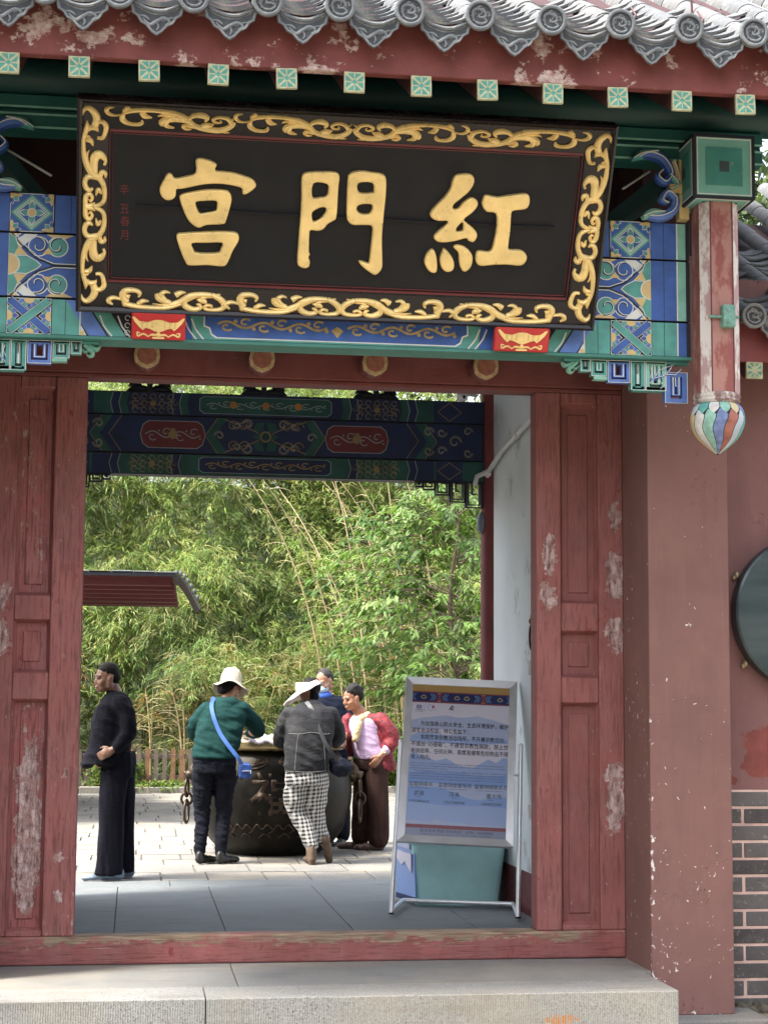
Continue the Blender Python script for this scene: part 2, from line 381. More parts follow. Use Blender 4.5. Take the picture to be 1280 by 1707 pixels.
def text_obj(txt, name, size, O, U, V, N, mat, parent, h=0.0, ext=0.0, align='LEFT', sx=1.0, shear=0.0, width=None, bold=0.0):
    cu = bpy.data.curves.new(name, 'FONT'); cu.body = txt; cu.size = size; cu.extrude = ext; cu.align_x = align; cu.resolution_u = 2; cu.shear = shear; cu.offset = bold
    cu.fill_mode = 'FRONT' if ext == 0 else 'BOTH'
    U = Vector(U)
    if width:      # set the line to its measured width
        t = bpy.data.objects.new('tmp', cu); COL.objects.link(t); bpy.context.view_layer.update(); wd = t.dimensions.x; bpy.data.objects.remove(t)
        sx = width/wd if wd > 0 else 1
    return curve_obj(cu, name, O, U*sx, V, N, mat, parent, h)
# ------------------------------------------------------------------ materials of this place
RED = (0.265, 0.090, 0.083); REDD = (0.15, 0.03, 0.03)
M_step_top = granite('granite_top', (0.205, 0.203, 0.195), warm=0.25)
M_step_riser = granite('granite_riser', (0.30, 0.30, 0.28), 150, comb=1.2, warm=0.3, stains=[([(2.03, -0.075, 0.09, 0.02)], (0.45, 0.17, 0.03)), ([(-0.40, -0.10, 0.10, 0.05), (-0.2, -0.1, 0.03, 0.03)], (0.38, 0.04, 0.03))])
M_step_edge = granite('granite_edge', (0.26, 0.257, 0.245), 130, warm=0.15)
M_slab = granite('granite_floor', (0.185, 0.202, 0.208), 260)
M_plaza = granite('plaza', (0.19, 0.16, 0.125), 60, warm=0.3)
M_floorj = simple('joint_dark', (0.06, 0.06, 0.055), 0.9)
M_jamb_r = red_wood('red_jamb_right', RED, [(2.225, 2.22, .045, .10), (2.225, 1.99, .045, .07), (2.60, 2.14, .05, .10), (2.60, 1.79, .045, .10), (2.60, 2.03, .05, .06), (2.60, 2.43, .04, .08), (2.59, 1.04, .05, .05), (2.60, 0.90, .055, .13), (2.58, 0.76, .05, .05)])
M_jamb_l = red_wood('red_jamb_left', RED, [(-0.70, 1.95, .035, .08), (-0.70, 1.72, .04, .10), (-0.35, 1.02, .02, .035), (-0.36, 0.60, .02, .03), (-0.36, 0.40, .02, .04)], wear=0.60, weather=1.25)
M_panel_l = red_wood('red_panel_left', (0.28, 0.085, 0.08), [(-0.535, 0.75, .07, .45)], wear=0.57, weather=1.5)
M_panel = red_wood('red_panel', (0.225, 0.075, 0.069), weather=0.7)
M_lintel = red_wood('red_lintel', (0.16, 0.042, 0.038), grain=(2.5, 30, 30), weather=0.4)
M_sill = red_wood('red_sill', (0.27, 0.083, 0.077), grain=(2.2, 30, 30), wear=0.6, weather=1.1, worn=(0.155, 0.2))
M_plain_red = simple('red_timber', (0.17, 0.032, 0.032), 0.6, var=0.2, bump=0.2)
M_rafter = simple('rafter_red', (0.045, 0.012, 0.012), 0.7, var=0.25, bump=0.3)
M_pier = plaster('pier_plaster', (0.215, 0.106, 0.093), edge=2.646)
M_wingwall = plaster('wing_plaster', (0.20, 0.095, 0.088), specks=False, blobs=[(3.31, 1.13, .10, .12), (3.40, 1.22, .10, .09), (3.13, 1.34, .045, .10), (3.16, 1.00, .07, .03)], blobc=(0.23, 0.058, 0.047))
M_white = simple('white_wall', (0.60, 0.64, 0.65), 0.85, var=0.09, sc=2, bump=0.2, bsc=25, dirt=((0.40, 0.42, 0.41), 0.57))
M_maroon = simple('maroon_paint', (0.12, 0.022, 0.025), 0.6)
M_blue = simple('beam_blue', (0.038, 0.105, 0.36), 0.55, var=0.22, sc=14, bump=0.15, dirt=((0.11, 0.16, 0.17), 0.66))
M_blue2 = simple('beam_blue_light', (0.10, 0.19, 0.50), 0.55, var=0.2, sc=14)
M_green = simple('beam_green', (0.085, 0.31, 0.27), 0.55, var=0.2, sc=14, bump=0.15, dirt=((0.11, 0.16, 0.17), 0.66))
M_green2 = simple('beam_green_light', (0.22, 0.48, 0.38), 0.55, var=0.15, sc=14)
M_dkgreen = simple('eave_green', (0.006, 0.05, 0.045), 0.55, var=0.2, sc=6)
M_wline = simple('line_white', (0.68, 0.70, 0.66), 0.6, var=0.08)
M_black = simple('line_black', (0.012, 0.013, 0.022), 0.6)
M_yel = simple('ornament_yellow', (0.62, 0.46, 0.20), 0.55, var=0.12)
M_gold = simple('gold_leaf', (0.86, 0.64, 0.26), 0.32, metal=0.25, var=0.16, sc=9, bump=0.10, bsc=30)
M_goldpaint = simple('gold_worn', (0.42, 0.31, 0.13), 0.5, var=0.3, sc=30)
M_lacq = simple('black_lacquer', (0.006, 0.004, 0.0045), 0.25, var=0.3, coat=0.3)
M_board = simple('black_board', (0.008, 0.009, 0.011), 0.55, var=0.12, sc=4)
M_trim = simple('red_trim', (0.13, 0.018, 0.02), 0.45)
M_bright = simple('bright_red', (0.50, 0.016, 0.018), 0.35, var=0.12, coat=0.3)
M_tile = tile_mat('roof_tile', (0.125, 0.134, 0.143), 0.5)
M_tiled = tile_mat('roof_tile_end', (0.165, 0.178, 0.19), 0.2, rnd=False)
M_recess = simple('tile_recess_dark', (0.05, 0.055, 0.06), 0.9, var=.3, sc=40)  # darker tone filling the hollows behind the raised tile ornament
M_tilewing = tile_mat('wing_tile', (0.12, 0.128, 0.135), 0.12)
M_mortar = simple('mortar', (0.50, 0.47, 0.40), 0.9, var=0.25, sc=20, bump=0.6, bsc=40)
M_raftend = simple('rafter_end_cream', (0.42, 0.42, 0.26), 0.7, var=0.3, sc=30, dirt=((0.3, 0.22, 0.13), 0.60))
M_teal = simple('teal_paint', (0.075, 0.28, 0.23), 0.7, var=0.3, sc=25, dirt=((0.36, 0.38, 0.28), 0.58))
M_brick = tile_mat('grey_brick', (0.085, 0.074, 0.074), 0.10)
M_pinkmortar = simple('pink_mortar', (0.62, 0.43, 0.37), 0.9, var=0.25, sc=6, bump=0.4)
M_steel = simple('stainless', (0.85, 0.85, 0.86), 0.36, metal=0.6, var=0.06)
M_iron = simple('dark_iron', (0.05, 0.035, 0.03), 0.5, metal=0.6, var=0.3)
b = NB('fascia_paint'); v = b.co()
n1 = b.noise(b.co((1, 1, 1.3)), 5.5, 8, 0.68); n0 = b.noise(v, 2.1, 2)
pm = b.ramp(b.math('ADD', n1, b.math('MULTIPLY', b.math('SUBTRACT', n0, 0.5), 0.35)), 0.56, 0.585)
cc = b.mix(b.ramp(b.noise(v, 7, 5), 0.3, 0.7), (0.13, 0.030, 0.028), (0.21, 0.055, 0.048))
cc = b.mix(pm, cc, b.mix(b.ramp(b.noise(v, 30, 6, 0.7), 0.35, 0.62), (0.27, 0.10, 0.09), (0.60, 0.50, 0.45)))
b.col(cc); b.rough(0.75); b.bump(b.math('SUBTRACT', n1, b.math('MULTIPLY', pm, 0.5)), 0.5, 0.004); M_fascia = b.m
for _m in (M_board, M_lacq): _m.node_tree.nodes['Principled BSDF'].inputs['Specular IOR Level'].default_value = .3
# hanging column paint: rough red with flaking white arrises
def shaft_mat(name, c1, c2, sc):
    b = NB(name); f = b.noise(b.co((1, 1, 0.45)), sc, 8, 0.7)
    b.col(b.mix(b.ramp(f, 0.46, 0.54), c1, c2)); b.rough(0.7); b.bump(f, 0.5, 0.004); return b.m
M_shaft = shaft_mat('shaft_red', (0.27, 0.085, 0.072), (0.38, 0.19, 0.16), 9)
M_shaftw = shaft_mat('shaft_white', (0.66, 0.62, 0.58), (0.42, 0.28, 0.27), 14)

# ------------------------------------------------------------------ ground outside
g = MB(); g.box(-300, 300, -300, 4.66, -0.5, -0.2); tag(g.build('ground', M_plaza), kind='structure')

# ------------------------------------------------------------------ stone step in front of the gate
st = empty('stone_step', (0.935, -0.5, -0.2), 'grey granite step running along the foot of the red gate, with a comb-dressed riser', 'step')
for (x0, x1, y0, y1, nm) in ((-1.6, 0.352, -1.09, -0.76, 0), (0.356, 2.60, -1.09, -0.76, 0), (-1.6, 0.52, -0.756, -0.03, 1), (0.524, 2.60, -0.756, -0.03, 1)):
    m = MB(); m.box(x0, x1, y0, y1, -0.21, 0.05)
    for k, n in enumerate(m.f[-6:]): m.m[k] = (0 if k == 2 else 1) if nm == 0 else 2
    m.build('granite_block', [M_step_riser, M_step_edge, M_step_top], st, bevel=0.006, seg=2)
m = MB(); m.box(2.60, 2.644, -0.49, -0.03, -0.21, 0.048); m.build('granite_filler', M_step_top, st)
m = MB(); m.box(2.50, 3.22, -0.66, -0.3, -0.26, -0.172); tag(m.build('footing_stone', M_step_top, None, bevel=0.008), 'flat pale granite footing slab under the red plastered pier', 'footing stone')

# ------------------------------------------------------------------ gatehouse
GH = empty('gatehouse', (0.935, 0.0, 0.0), 'red timber temple gatehouse with a painted blue and green beam and grey tiled eave', 'gatehouse')
# door frame: stiles, rails, panels, lintel, threshold
fr = MB(); fr.box(-0.776, 2.646, -0.035, 0.10, 0.0505, 0.197)
SILL = fr.build('threshold', M_sill, GH, bevel=0.012, seg=3)
def frame_side(sgn, name):
    X = (lambda a: 0.935 + sgn*a)
    J = M_jamb_r if sgn > 0 else M_jamb_l; PN = M_panel if sgn > 0 else M_panel_l
    def bx(m, a, b_, *r): m.box(min(X(a), X(b_)), max(X(a), X(b_)), *r)
    e = MB(); bx(e, 1.22, 1.36 if sgn > 0 else 1.383, -0.03, 0.11, 0.197, 3.12); S0 = e.build('door_post', J, GH, bevel=0.008, seg=2)
    if sgn < 0: pass
    inner = 1.36 if sgn > 0 else 1.383
    e = MB(); bx(e, 1.570, 1.711, -0.03, 0.11, 0.197, 3.12); e.build('outer_stile', J, GH, bevel=0.006)
    rails = [(0.197, 0.225), (1.41, 1.55), (1.80 if sgn > 0 else 1.825, 1.955), (3.06, 3.12)]
    for z0, z1 in rails:
        e = MB(); bx(e, inner+.0015, 1.5685, -0.027, 0.10, z0, z1); e.build('rail', J, GH, bevel=0.005)
    for (z0, z1) in ((0.225, 1.41), (1.55, rails[2][0]), (1.955, 3.06)):
        a0, a1 = inner+.002, 1.568
        e = MB(); bx(e, a0, a1, 0.022, 0.04, z0, z1); pn = e.build('panel', PN, GH)
        f = MB(); d = 0.045
        lo, hi = sorted((X(a0+d), X(a1-d)))
        f.box(lo, hi, 0.013, 0.0225, z0+d+.012, z1-d-.012); f.build('raised_field', PN, pn, bevel=0.006)
        mo = MB()     # sloping bead round the recess
        xs = sorted((X(a0), X(a1))); t = 0.016
        O = [(xs[0], z0), (xs[1], z0), (xs[1], z1), (xs[0], z1)]; I = [(xs[0]+t, z0+t), (xs[1]-t, z0+t), (xs[1]-t, z1-t), (xs[0]+t, z1-t)]
        for k in range(4):
            j = (k+1) % 4
            mo.add([(O[k][0], -0.020, O[k][1]), (O[j][0], -0.020, O[j][1]), (I[j][0], 0.0215, I[j][1]), (I[k][0], 0.0215, I[k][1])], [(0, 1, 2, 3)])
        mo.build('bead', J, pn)
frame_side(1, 'r'); frame_side(-1, 'l')
e = MB(); e.box(-0.776, 2.646, -0.045, 0.12, 3.145, 3.48); LN = e.build('lintel', M_lintel, GH, bevel=0.006)
e = MB(); e.box(-0.776, 2.646, 0.03, 0.09, 3.482, 5.2); e.build('upper_dark_board', simple('upper_dark_board', (.035, .012, .014), .8), GH)
e = MB(); e.box(-0.776, 2.646, -0.033, 0.11, 3.1205, 3.1445); e.build('lintel_bead', M_lintel, LN, bevel=0.006)
M_pegface = simple('peg_face', (0.26, 0.10, 0.06), 0.7, var=0.25, sc=30)
M_pegrim = simple('peg_rim', (0.42, 0.31, 0.16), 0.6, var=0.35, sc=40, bump=0.4)
pegm = None
for k in range(4):
    x = 0.935 + (k-1.5)*0.607; z = 3.222
    if pegm is None:
        m = MB(); hx = [(0.0, 0.0)]
        out = []
        for i in range(6):
            a0 = R_(60*i+30); a1 = R_(60*i+90)
            out.append((0.074*math.cos(a0), 0.074*math.sin(a0))); mid = (a0+a1)/2
            out.append((0.071*math.cos(mid), 0.071*math.sin(mid)))
        m.prism(out, (0, 0, 0), (1, 0, 0), (0, 0, 1), (0, -1, 0), 0.0455, 0.165, 1)
        m.prism([(p[0]*.97, p[1]*.97) for p in out], (0, 0, 0), (1, 0, 0), (0, 0, 1), (0, -1, 0), 0.165, 0.190, 2)
        m.prism([(p[0]*.72, p[1]*.72) for p in out], (0, 0, 0), (1, 0, 0), (0, 0, 1), (0, -1, 0), 0.190, 0.193, 0)
        o = m.build('door_peg', [M_pegface, M_lintel, M_pegrim], GH, local=True, bevel=0.006); pegm = o
    else: o = pegm.copy(); COL.objects.link(o)
    o.parent = GH; o.location = (x-0.935, 0, z)
# painted front beam -----------------------------------------------------------
YB = -1.04
e = MB()
for z0, z1 in ((3.134, 3.308), (3.314, 3.622), (3.628, 3.818)): e.box(-1.20, 2.715, YB, YB+0.16, z0, z1)
BM = e.build('painted_beam', M_black, GH, bevel=0.003)
e = MB(); e.box(-1.20, 2.715, YB-0.012, YB+0.16, 3.118, 3.133); e.build('beam_edge_strip', simple('strip_green', (0.05, 0.20, 0.16), 0.6), GH)
def end_pattern(D, sg, cx, dark=False):
    X = lambda s: cx + sg*s
    B, G, G2, B2, W, Y, K = M_blue, M_green, M_green2, M_blue2, M_wline, M_yel, M_black
    def rc(s0, s1, v0, v1, m, h=0.001): D.rect(min(X(s0), X(s1)), v0, max(X(s0), X(s1)), v1, m, 0, h)
    def pl(p, m, h=0.002): D.poly([(X(a), b_) for a, b_ in p], m, 0, h)
    def sk(p, wd, m, h=0.003, **k): D.stroke([(X(a), b_) for a, b_ in p], wd, m, 0, h, **k)
    tiers = ((3.137, 3.306), (3.317, 3.620), (3.631, 3.815))
    # strips beside the column
    rc(1.716, 1.757, tiers[0][0], tiers[0][1], B); rc(1.716, 1.757, tiers[1][0], tiers[1][1], G2); rc(1.716, 1.757, tiers[2][0], tiers[2][1], G2)
    for i, (v0, v1) in enumerate(tiers):
        c = G2 if i == 0 else B
        if i == 0: c = G
        rc(1.577, 1.642, v0, v1, c); rc(1.645, 1.708, v0, v1, c); sk([(1.712, v0), (1.712, v1)], 0.006, W)
    rc(1.235, 1.300, *tiers[0], G); rc(1.303, 1.364, *tiers[0], G); sk([(1.232, tiers[0][0]), (1.232, tiers[0][1])], 0.006, W)
    rc(1.10, 1.285, *tiers[2], B); rc(1.288, 1.362, *tiers[2], B)
    for s in (1.368, 1.573): sk([(s, 3.317), (s, 3.62)], 0.005, W) if s > 1.4 else None
    # diamond block (top) and crossed block (bottom)
    for (v0, v1), kind in ((tiers[2], 'd'), (tiers[0], 'x')):
        s0, s1 = 1.370, 1.573; cs, cv = (s0+s1)/2, (v0+v1)/2; hs, hv = (s1-s0)/2, (v1-v0)/2
        rc(s0, s1, v0, v1, B if kind == 'd' else K)
        sk([(s0, v0), (s1, v0), (s1, v1), (s0, v1)], 0.004, W, 0.0035, closed=True)
        def fan(a, b_, da, db):     # quarter or half flower with yellow heart
            for k in range(-2, 3):
                ang = math.atan2(db, da)+k*0.62
                r0 = 0.05; q = [(a, b_)]
                for t in (-.3, 0, .3): q.append((a+r0*(0.82 if t else 1.1)*math.cos(ang+t), b_+r0*(0.82 if t else 1.1)*math.sin(ang+t)))
                q2 = [(min(max(p[0], s0), s1), min(max(p[1], v0), v1)) for p in q]
                sk(q2, 0.003, W, 0.0046, closed=True)
                pl(q2, (G, B, Y)[k % 3] if kind == 'd' else (B, G, B2)[k % 3], 0.0038)
            rr = 0.026; q = [(min(max(a+rr*math.cos(i*.52), s0), s1), min(max(b_+rr*math.sin(i*.52), v0), v1)) for i in range(12)]
            pl(q, Y, 0.005)
        if kind == 'd':
            for sc_, m, h in ((1.0, G, .002), (.86, W, .0025), (.82, G2, .003), (.70, W, .0035), (.66, B, .004)):
                pl([(cs-hs*sc_, cv), (cs, cv-hv*sc_), (cs+hs*sc_, cv), (cs, cv+hv*sc_)], m, h)
            for a in range(4):
                an = a*math.pi/2; ca, sa = math.cos(an), math.sin(an)
                pt = [(0.012, -.012), (.035, -.014), (.056, 0), (.035, .014), (.012, .012)]
                q = [(cs+p[0]*ca-p[1]*sa, cv+p[0]*sa+p[1]*ca) for p in pt]
                pl([((x_-cs)*1.14+cs, (y_-cv)*1.14+cv) for x_, y_ in q], W, 0.0048); pl(q, G, 0.0055)
            D.disc(X(cs), cv, 0.022, W, 0, 0.006); D.disc(X(cs), cv, 0.018, Y, 0, 0.0068)
            for a, b_, da, db in ((s0, v0, 1, 1), (s1, v0, -1, 1), (s0, v1, 1, -1), (s1, v1, -1, -1)): fan(a, b_, da, db)
        else:
            for a, b_, da, db in ((cs, v0, 0, 1), (cs, v1, 0, -1), (s0, cv, 1, 0), (s1, cv, -1, 0)): fan(a, b_, da, db)
            for (p, q_, m) in (((s0, v0), (s1, v1), B2), ((s0, v1), (s1, v0), G2)):
                d = np.array([q_[0]-p[0], q_[1]-p[1]]); d = d/np.hypot(*d); p2 = (p[0]+d[0]*.012, p[1]+d[1]*.012); q2 = (q_[0]-d[0]*.012, q_[1]-d[1]*.012)
                hh = 0.0055 if m is B2 else 0.0075
                sk([p2, q2], 0.044, K, hh); sk([p2, q2], 0.038, W, hh+.0006); sk([p2, q2], 0.034, B if m is B2 else G, hh+.0012); 
    # middle tier: half flower at the block edge with paired scrolls running inward
    v0, v1 = tiers[1]; vc = (v0+v1)/2
    rc(1.10, 1.573, v0, v1, B)
    fl = 1.573
    for sg2 in (-1, 1):
        # white/yellow corner triangles
        pl([(1.50, vc+sg2*.150), (1.44, vc+sg2*.150), (1.545, vc+sg2*.06), (1.573, vc+sg2*.06), (1.573, vc+sg2*.10)], W, 0.002)
        pl([(1.573, vc+sg2*.151), (1.52, vc+sg2*.151), (1.573, vc+sg2*.105)], Y, 0.003)
        sk([(1.573, vc+sg2*.11), (1.52, vc+sg2*.151)], 0.005, W, .0035)
        pl([(1.27, vc+sg2*.151), (1.40, vc+sg2*.151), (1.34, vc+sg2*.118)], Y, 0.003)
        # scrolls
        for (cx_, cv_, m, d) in ((1.435, vc+sg2*.092, B, 1), (1.345, vc+sg2*.092, G, -1)):
            D.disc(X(cx_), cv_, 0.050, W, 0, 0.004, 20); D.disc(X(cx_), cv_, 0.045, m, 0, 0.005, 20)
            sp = [(cx_+d*(0.045-0.033*t)*math.cos(t*5.2+1.2), cv_+sg2*(0.045-0.033*t)*math.sin(t*5.2+1.2)) for t in np.linspace(0, 1, 16)]
            sk(sp, 0.009, K, 0.0056); sk([(a+.003, b_+.003) for a, b_ in sp], 0.004, W, 0.0064)
        pl([(1.365, vc+sg2*.055), (1.415, vc+sg2*.055), (1.39, vc+sg2*.085)], Y, 0.006)
        # stem bands
        sk([(1.10, vc+sg2*.004), (1.365, vc+sg2*.004), (1.44, vc+sg2*.03), (1.52, vc+sg2*.10), (1.56, vc+sg2*.150)], 0.006, K, 0.0068)
        sk([(1.10, vc+sg2*.009), (1.36, vc+sg2*.009), (1.43, vc+sg2*.035), (1.51, vc+sg2*.105), (1.545, vc+sg2*.150)], 0.004, W, 0.0074)
        # side petals of the half flower
        pt = [(1.573, vc+sg2*.05), (1.548, vc+sg2*.05), (1.530, vc+sg2*.085), (1.545, vc+sg2*.13), (1.573, vc+sg2*.148)]
        pl([(p[0]-.004, p[1]) for p in pt], W, 0.007); pl(pt, G, 0.008)
        pl([(1.548, vc+sg2*.045), (1.50, vc+sg2*.05), (1.47, vc+sg2*.03), (1.53, vc+sg2*.095)], Y, 0.0072)
    pt = [(1.545, vc-.04), (1.49, vc-.042), (1.445, vc-.018), (1.425, vc), (1.445, vc+.018), (1.49, vc+.042), (1.545, vc+.04)]
    pl([(1.49+(p[0]-1.49)*1.1, vc+(p[1]-vc)*1.12) for p in pt], W, 0.0085); pl(pt, G, 0.0095)
    q = [(1.573-.048*math.sin(i*math.pi/10), vc+.048*math.cos(i*math.pi/10)) for i in range(11)]
    pl([(1.573-(1.573-p[0])*1.12, vc+(p[1]-vc)*1.1) for p in q], W, 0.0105); pl(q, Y, 0.0115)
def gold_vine(D, u0, u1, v0, v1, m, wd=0.012, h=0.003, n=None):
    n = n or max(2, int((u1-u0)/(v1-v0)/1.1)); L = (u1-u0)/n; c = (v0+v1)/2; A = (v1-v0)/2*0.62
    pts = [(u0+(u1-u0)*t, c+A*0.5*math.sin(t*n*math.pi)) for t in np.linspace(0, 1, n*8+1)]
    D.stroke(pts, wd, m, 0, h)
    for k in range(n):
        cx = u0+L*(k+.5); s = 1 if k % 2 else -1
        sp = [(cx+(0.42*L*(1-t*.8))*math.cos(t*5+.6)*.8, c+s*A*.35+s*(A*.75*(1-t*.8))*math.sin(t*5+.6)) for t in np.linspace(0, 1, 14)]
        D.stroke(sp, wd*.9, m, 0, h); D.disc(cx+L*.48, c-s*A*.6, wd*.9, m, 0, h+.0006, 8)
D = Draw((0, YB, 0), (1, 0, 0), (0, 0, 1), (0, -1, 0))
for sg in (1, -1): end_pattern(D, sg, 0.935)
# bottom tier between the end blocks
v0, v1 = 3.137, 3.306
def para(s0, s1, k, m, h=.001):
    for sg in (1, -1):
        X = lambda s: 0.935+sg*s
        D.poly([(X(s0), v0), (X(s1), v0), (X(s1+k), v1), (X(s0+k), v1)], m, 0, h)
para(1.105, 1.19, .11, M_blue2, .0016); para(1.015, 1.095, .11, M_green, .0016)
for sg in (1, -1):
    X = lambda s: 0.935+sg*s
    D.poly([(X(1.228), v0), (X(1.20), v0), (X(1.228), v0+.05)], M_wline, 0, .003); D.disc(X(1.222), v0+.01, .012, M_yel, 0, .004, 10)
    for s in (1.10, 1.015, 0.70, 0.665):
        D.stroke([(X(s-.02), v0), (X(s+.005), v0+.03), (X(s+.02), v0+.05), (X(s+.04), v0+.10)], .007, M_wline, 0, .0045)
    for i in range(3):
        for j in range(3):
            cx, cz = 0.94+i*.034, v0+.02+j*.036
            D.stroke([(X(cx)+.012*math.cos(t), cz+.012*math.sin(t)) for t in np.linspace(0, 5.2, 9)], .004, M_wline, 0, .003)
    D.disc(X(0.96), v0+.03, .01, M_yel, 0, .004, 8)
    D.poly([(X(0.70), v0), (X(0.86), v0), (X(0.90), v1), (X(0.72), v1)], M_blue, 0, .0012)
    D.poly([(X(0.60), v0), (X(0.695), v0), (X(0.72), v1), (X(0.60), v1)], M_green, 0, .002)
c = []
for a, b_ in ((-.58, v0+.014), (.58, v0+.014), (.605, v0+.03), (.615, v0+.06), (.64, v0+.07), (.64, v1), (-.64, v1), (-.64, v0+.07), (-.615, v0+.06), (-.605, v0+.03)): c.append((0.935+a, b_))
D.poly([(0.935-.70, v0), (0.935+.70, v0), (0.935+.70, v0+.02), (0.935-.70, v0+.02)], M_green, 0, .0024)
D.poly([(0.935+(p[0]-.935)*1.01, p[1]-.006) for p in c], M_wline, 0, .003); D.poly(c, M_blue, 0, .004)
gold_vine(D, 0.935-.58, 0.935-.05, v0+.03, v0+.125, M_goldpaint, .011, .006, 6); gold_vine(D, 0.935+.05, 0.935+.58, v0+.03, v0+.125, M_goldpaint, .011, .006, 6)
D.poly([(0.935, v0+.03), (0.935+.03, v0+.065), (0.935, v0+.085), (0.935-.03, v0+.065)], M_goldpaint, 0, .006)
D.build('beam_painting', BM)
# carved fretwork brackets under the front beam --------------------------------
def key(D, u0, v0, u1, v1, m, edge, h0, h1, wd=0.018):      # open rectangular key spiral
    a, b_, c_, d = u0+wd/2, v0+wd/2, u1-wd/2, v1-wd/2
    p = [(a, d), (a, b_), (c_, b_), (c_, d), (a+.8*(c_-a)*.45, d)]
    if (d-b_) > .08: p += [(a+.36*(c_-a), b_+.5*(d-b_)), (a+.62*(c_-a), b_+.5*(d-b_))]
    D.stroke(p, wd, m, h0, h1); D.stroke(p, wd*.28, edge, h1, h1+.0015)
def fret(sg, cx, y, full):
    D = Draw((0, y, 0), (1, 0, 0), (0, 0, 1), (0, -1, 0))
    G, B, GL, W = M_green, M_blue2, M_green2, M_wline
    X = lambda s: cx+sg*s
    def box(s0, s1, v0_, v1_, m, wd=.02):
        u0, u1 = sorted((X(s0), X(s1)))
        wd *= 1.25
        D.stroke([(u0+wd/2, v0_+wd/2), (u1-wd/2, v0_+wd/2), (u1-wd/2, v1_-wd/2), (u0+wd/2, v1_-wd/2)], wd, m, 0, .05, closed=True)
        D.stroke([(u0+.003, v0_+.003), (u1-.003, v0_+.003), (u1-.003, v1_-.003), (u0+.003, v1_-.003)], .0035, W, .05, .052, closed=True)
        key(D, u0+wd+.004, v0_+wd+.004, u1-wd-.004, v1_-wd*.4, m, W, 0, .046, .017)
    T = 3.116
    box(1.655, 1.775, 2.905, T-.05, B, .026)
    box(1.555, 1.665, 3.01-.045, T, GL if sg > 0 else G, .02)
    D.stroke([(X(1.49), 2.965+.01), (X(1.665), 2.965+.01)], .022, G, 0, .05)
    box(1.48, 1.555, 2.965, T, G, .018)
    box(1.362, 1.478, 3.0, T, B, .018)
    box(1.277, 1.36, 3.03, T, G, .016); D.stroke([(X(1.29), 3.024), (X(1.36), 3.022)], .016, GL, 0, .05)
    box(1.222, 1.275, 3.052, T, G, .012)
    D.stroke([(X(1.14), T-.006), (X(1.78), T-.006)], .012, G, 0, .05)
    for p, wd in (([(1.225, T-.03), (1.205, T-.045), (1.19, T-.03), (1.20, T-.018)], [.014, .012, .01, .006]), ([(1.21, T-.01), (1.17, T-.05), (1.185, T-.065), (1.20, T-.055)], [.03, .02, .012, .005]), ([(1.19, T-.012), (1.155, T-.03), (1.135, T-.012)], [.02, .022, .006])):
        D.carve([(X(a), b_) for a, b_ in p], wd, GL, .05)
    # little dragon head in the corner
    for p, wd in (([(1.575, 3.0), (1.60, 3.03), (1.64, 3.04), (1.67, 3.06), (1.69, 3.09)], [.014, .03, .036, .026, .008]), ([(1.60, 3.035), (1.625, 3.07), (1.66, 3.085), (1.70, 3.10)], [.016, .018, .014, .006]), ([(1.575, 3.03), (1.59, 3.06), (1.58, 3.085)], [.012, .014, .005]), ([(1.66, 3.05), (1.71, 3.05), (1.74, 3.08)], [.02, .022, .006]), ([(1.62, 3.02), (1.65, 2.995), (1.63, 2.975)], [.012, .012, .005])):
        D.carve([(X(a), b_) for a, b_ in p], wd, B, .056); D.stroke([(X(a), b_) for a, b_ in p], .003, W, .056, .0585)
    return D.build('fretwork_bracket', GH)
fret(1, 0.935, YB+0.09, True); fret(-1, 0.935, YB+0.09, True)
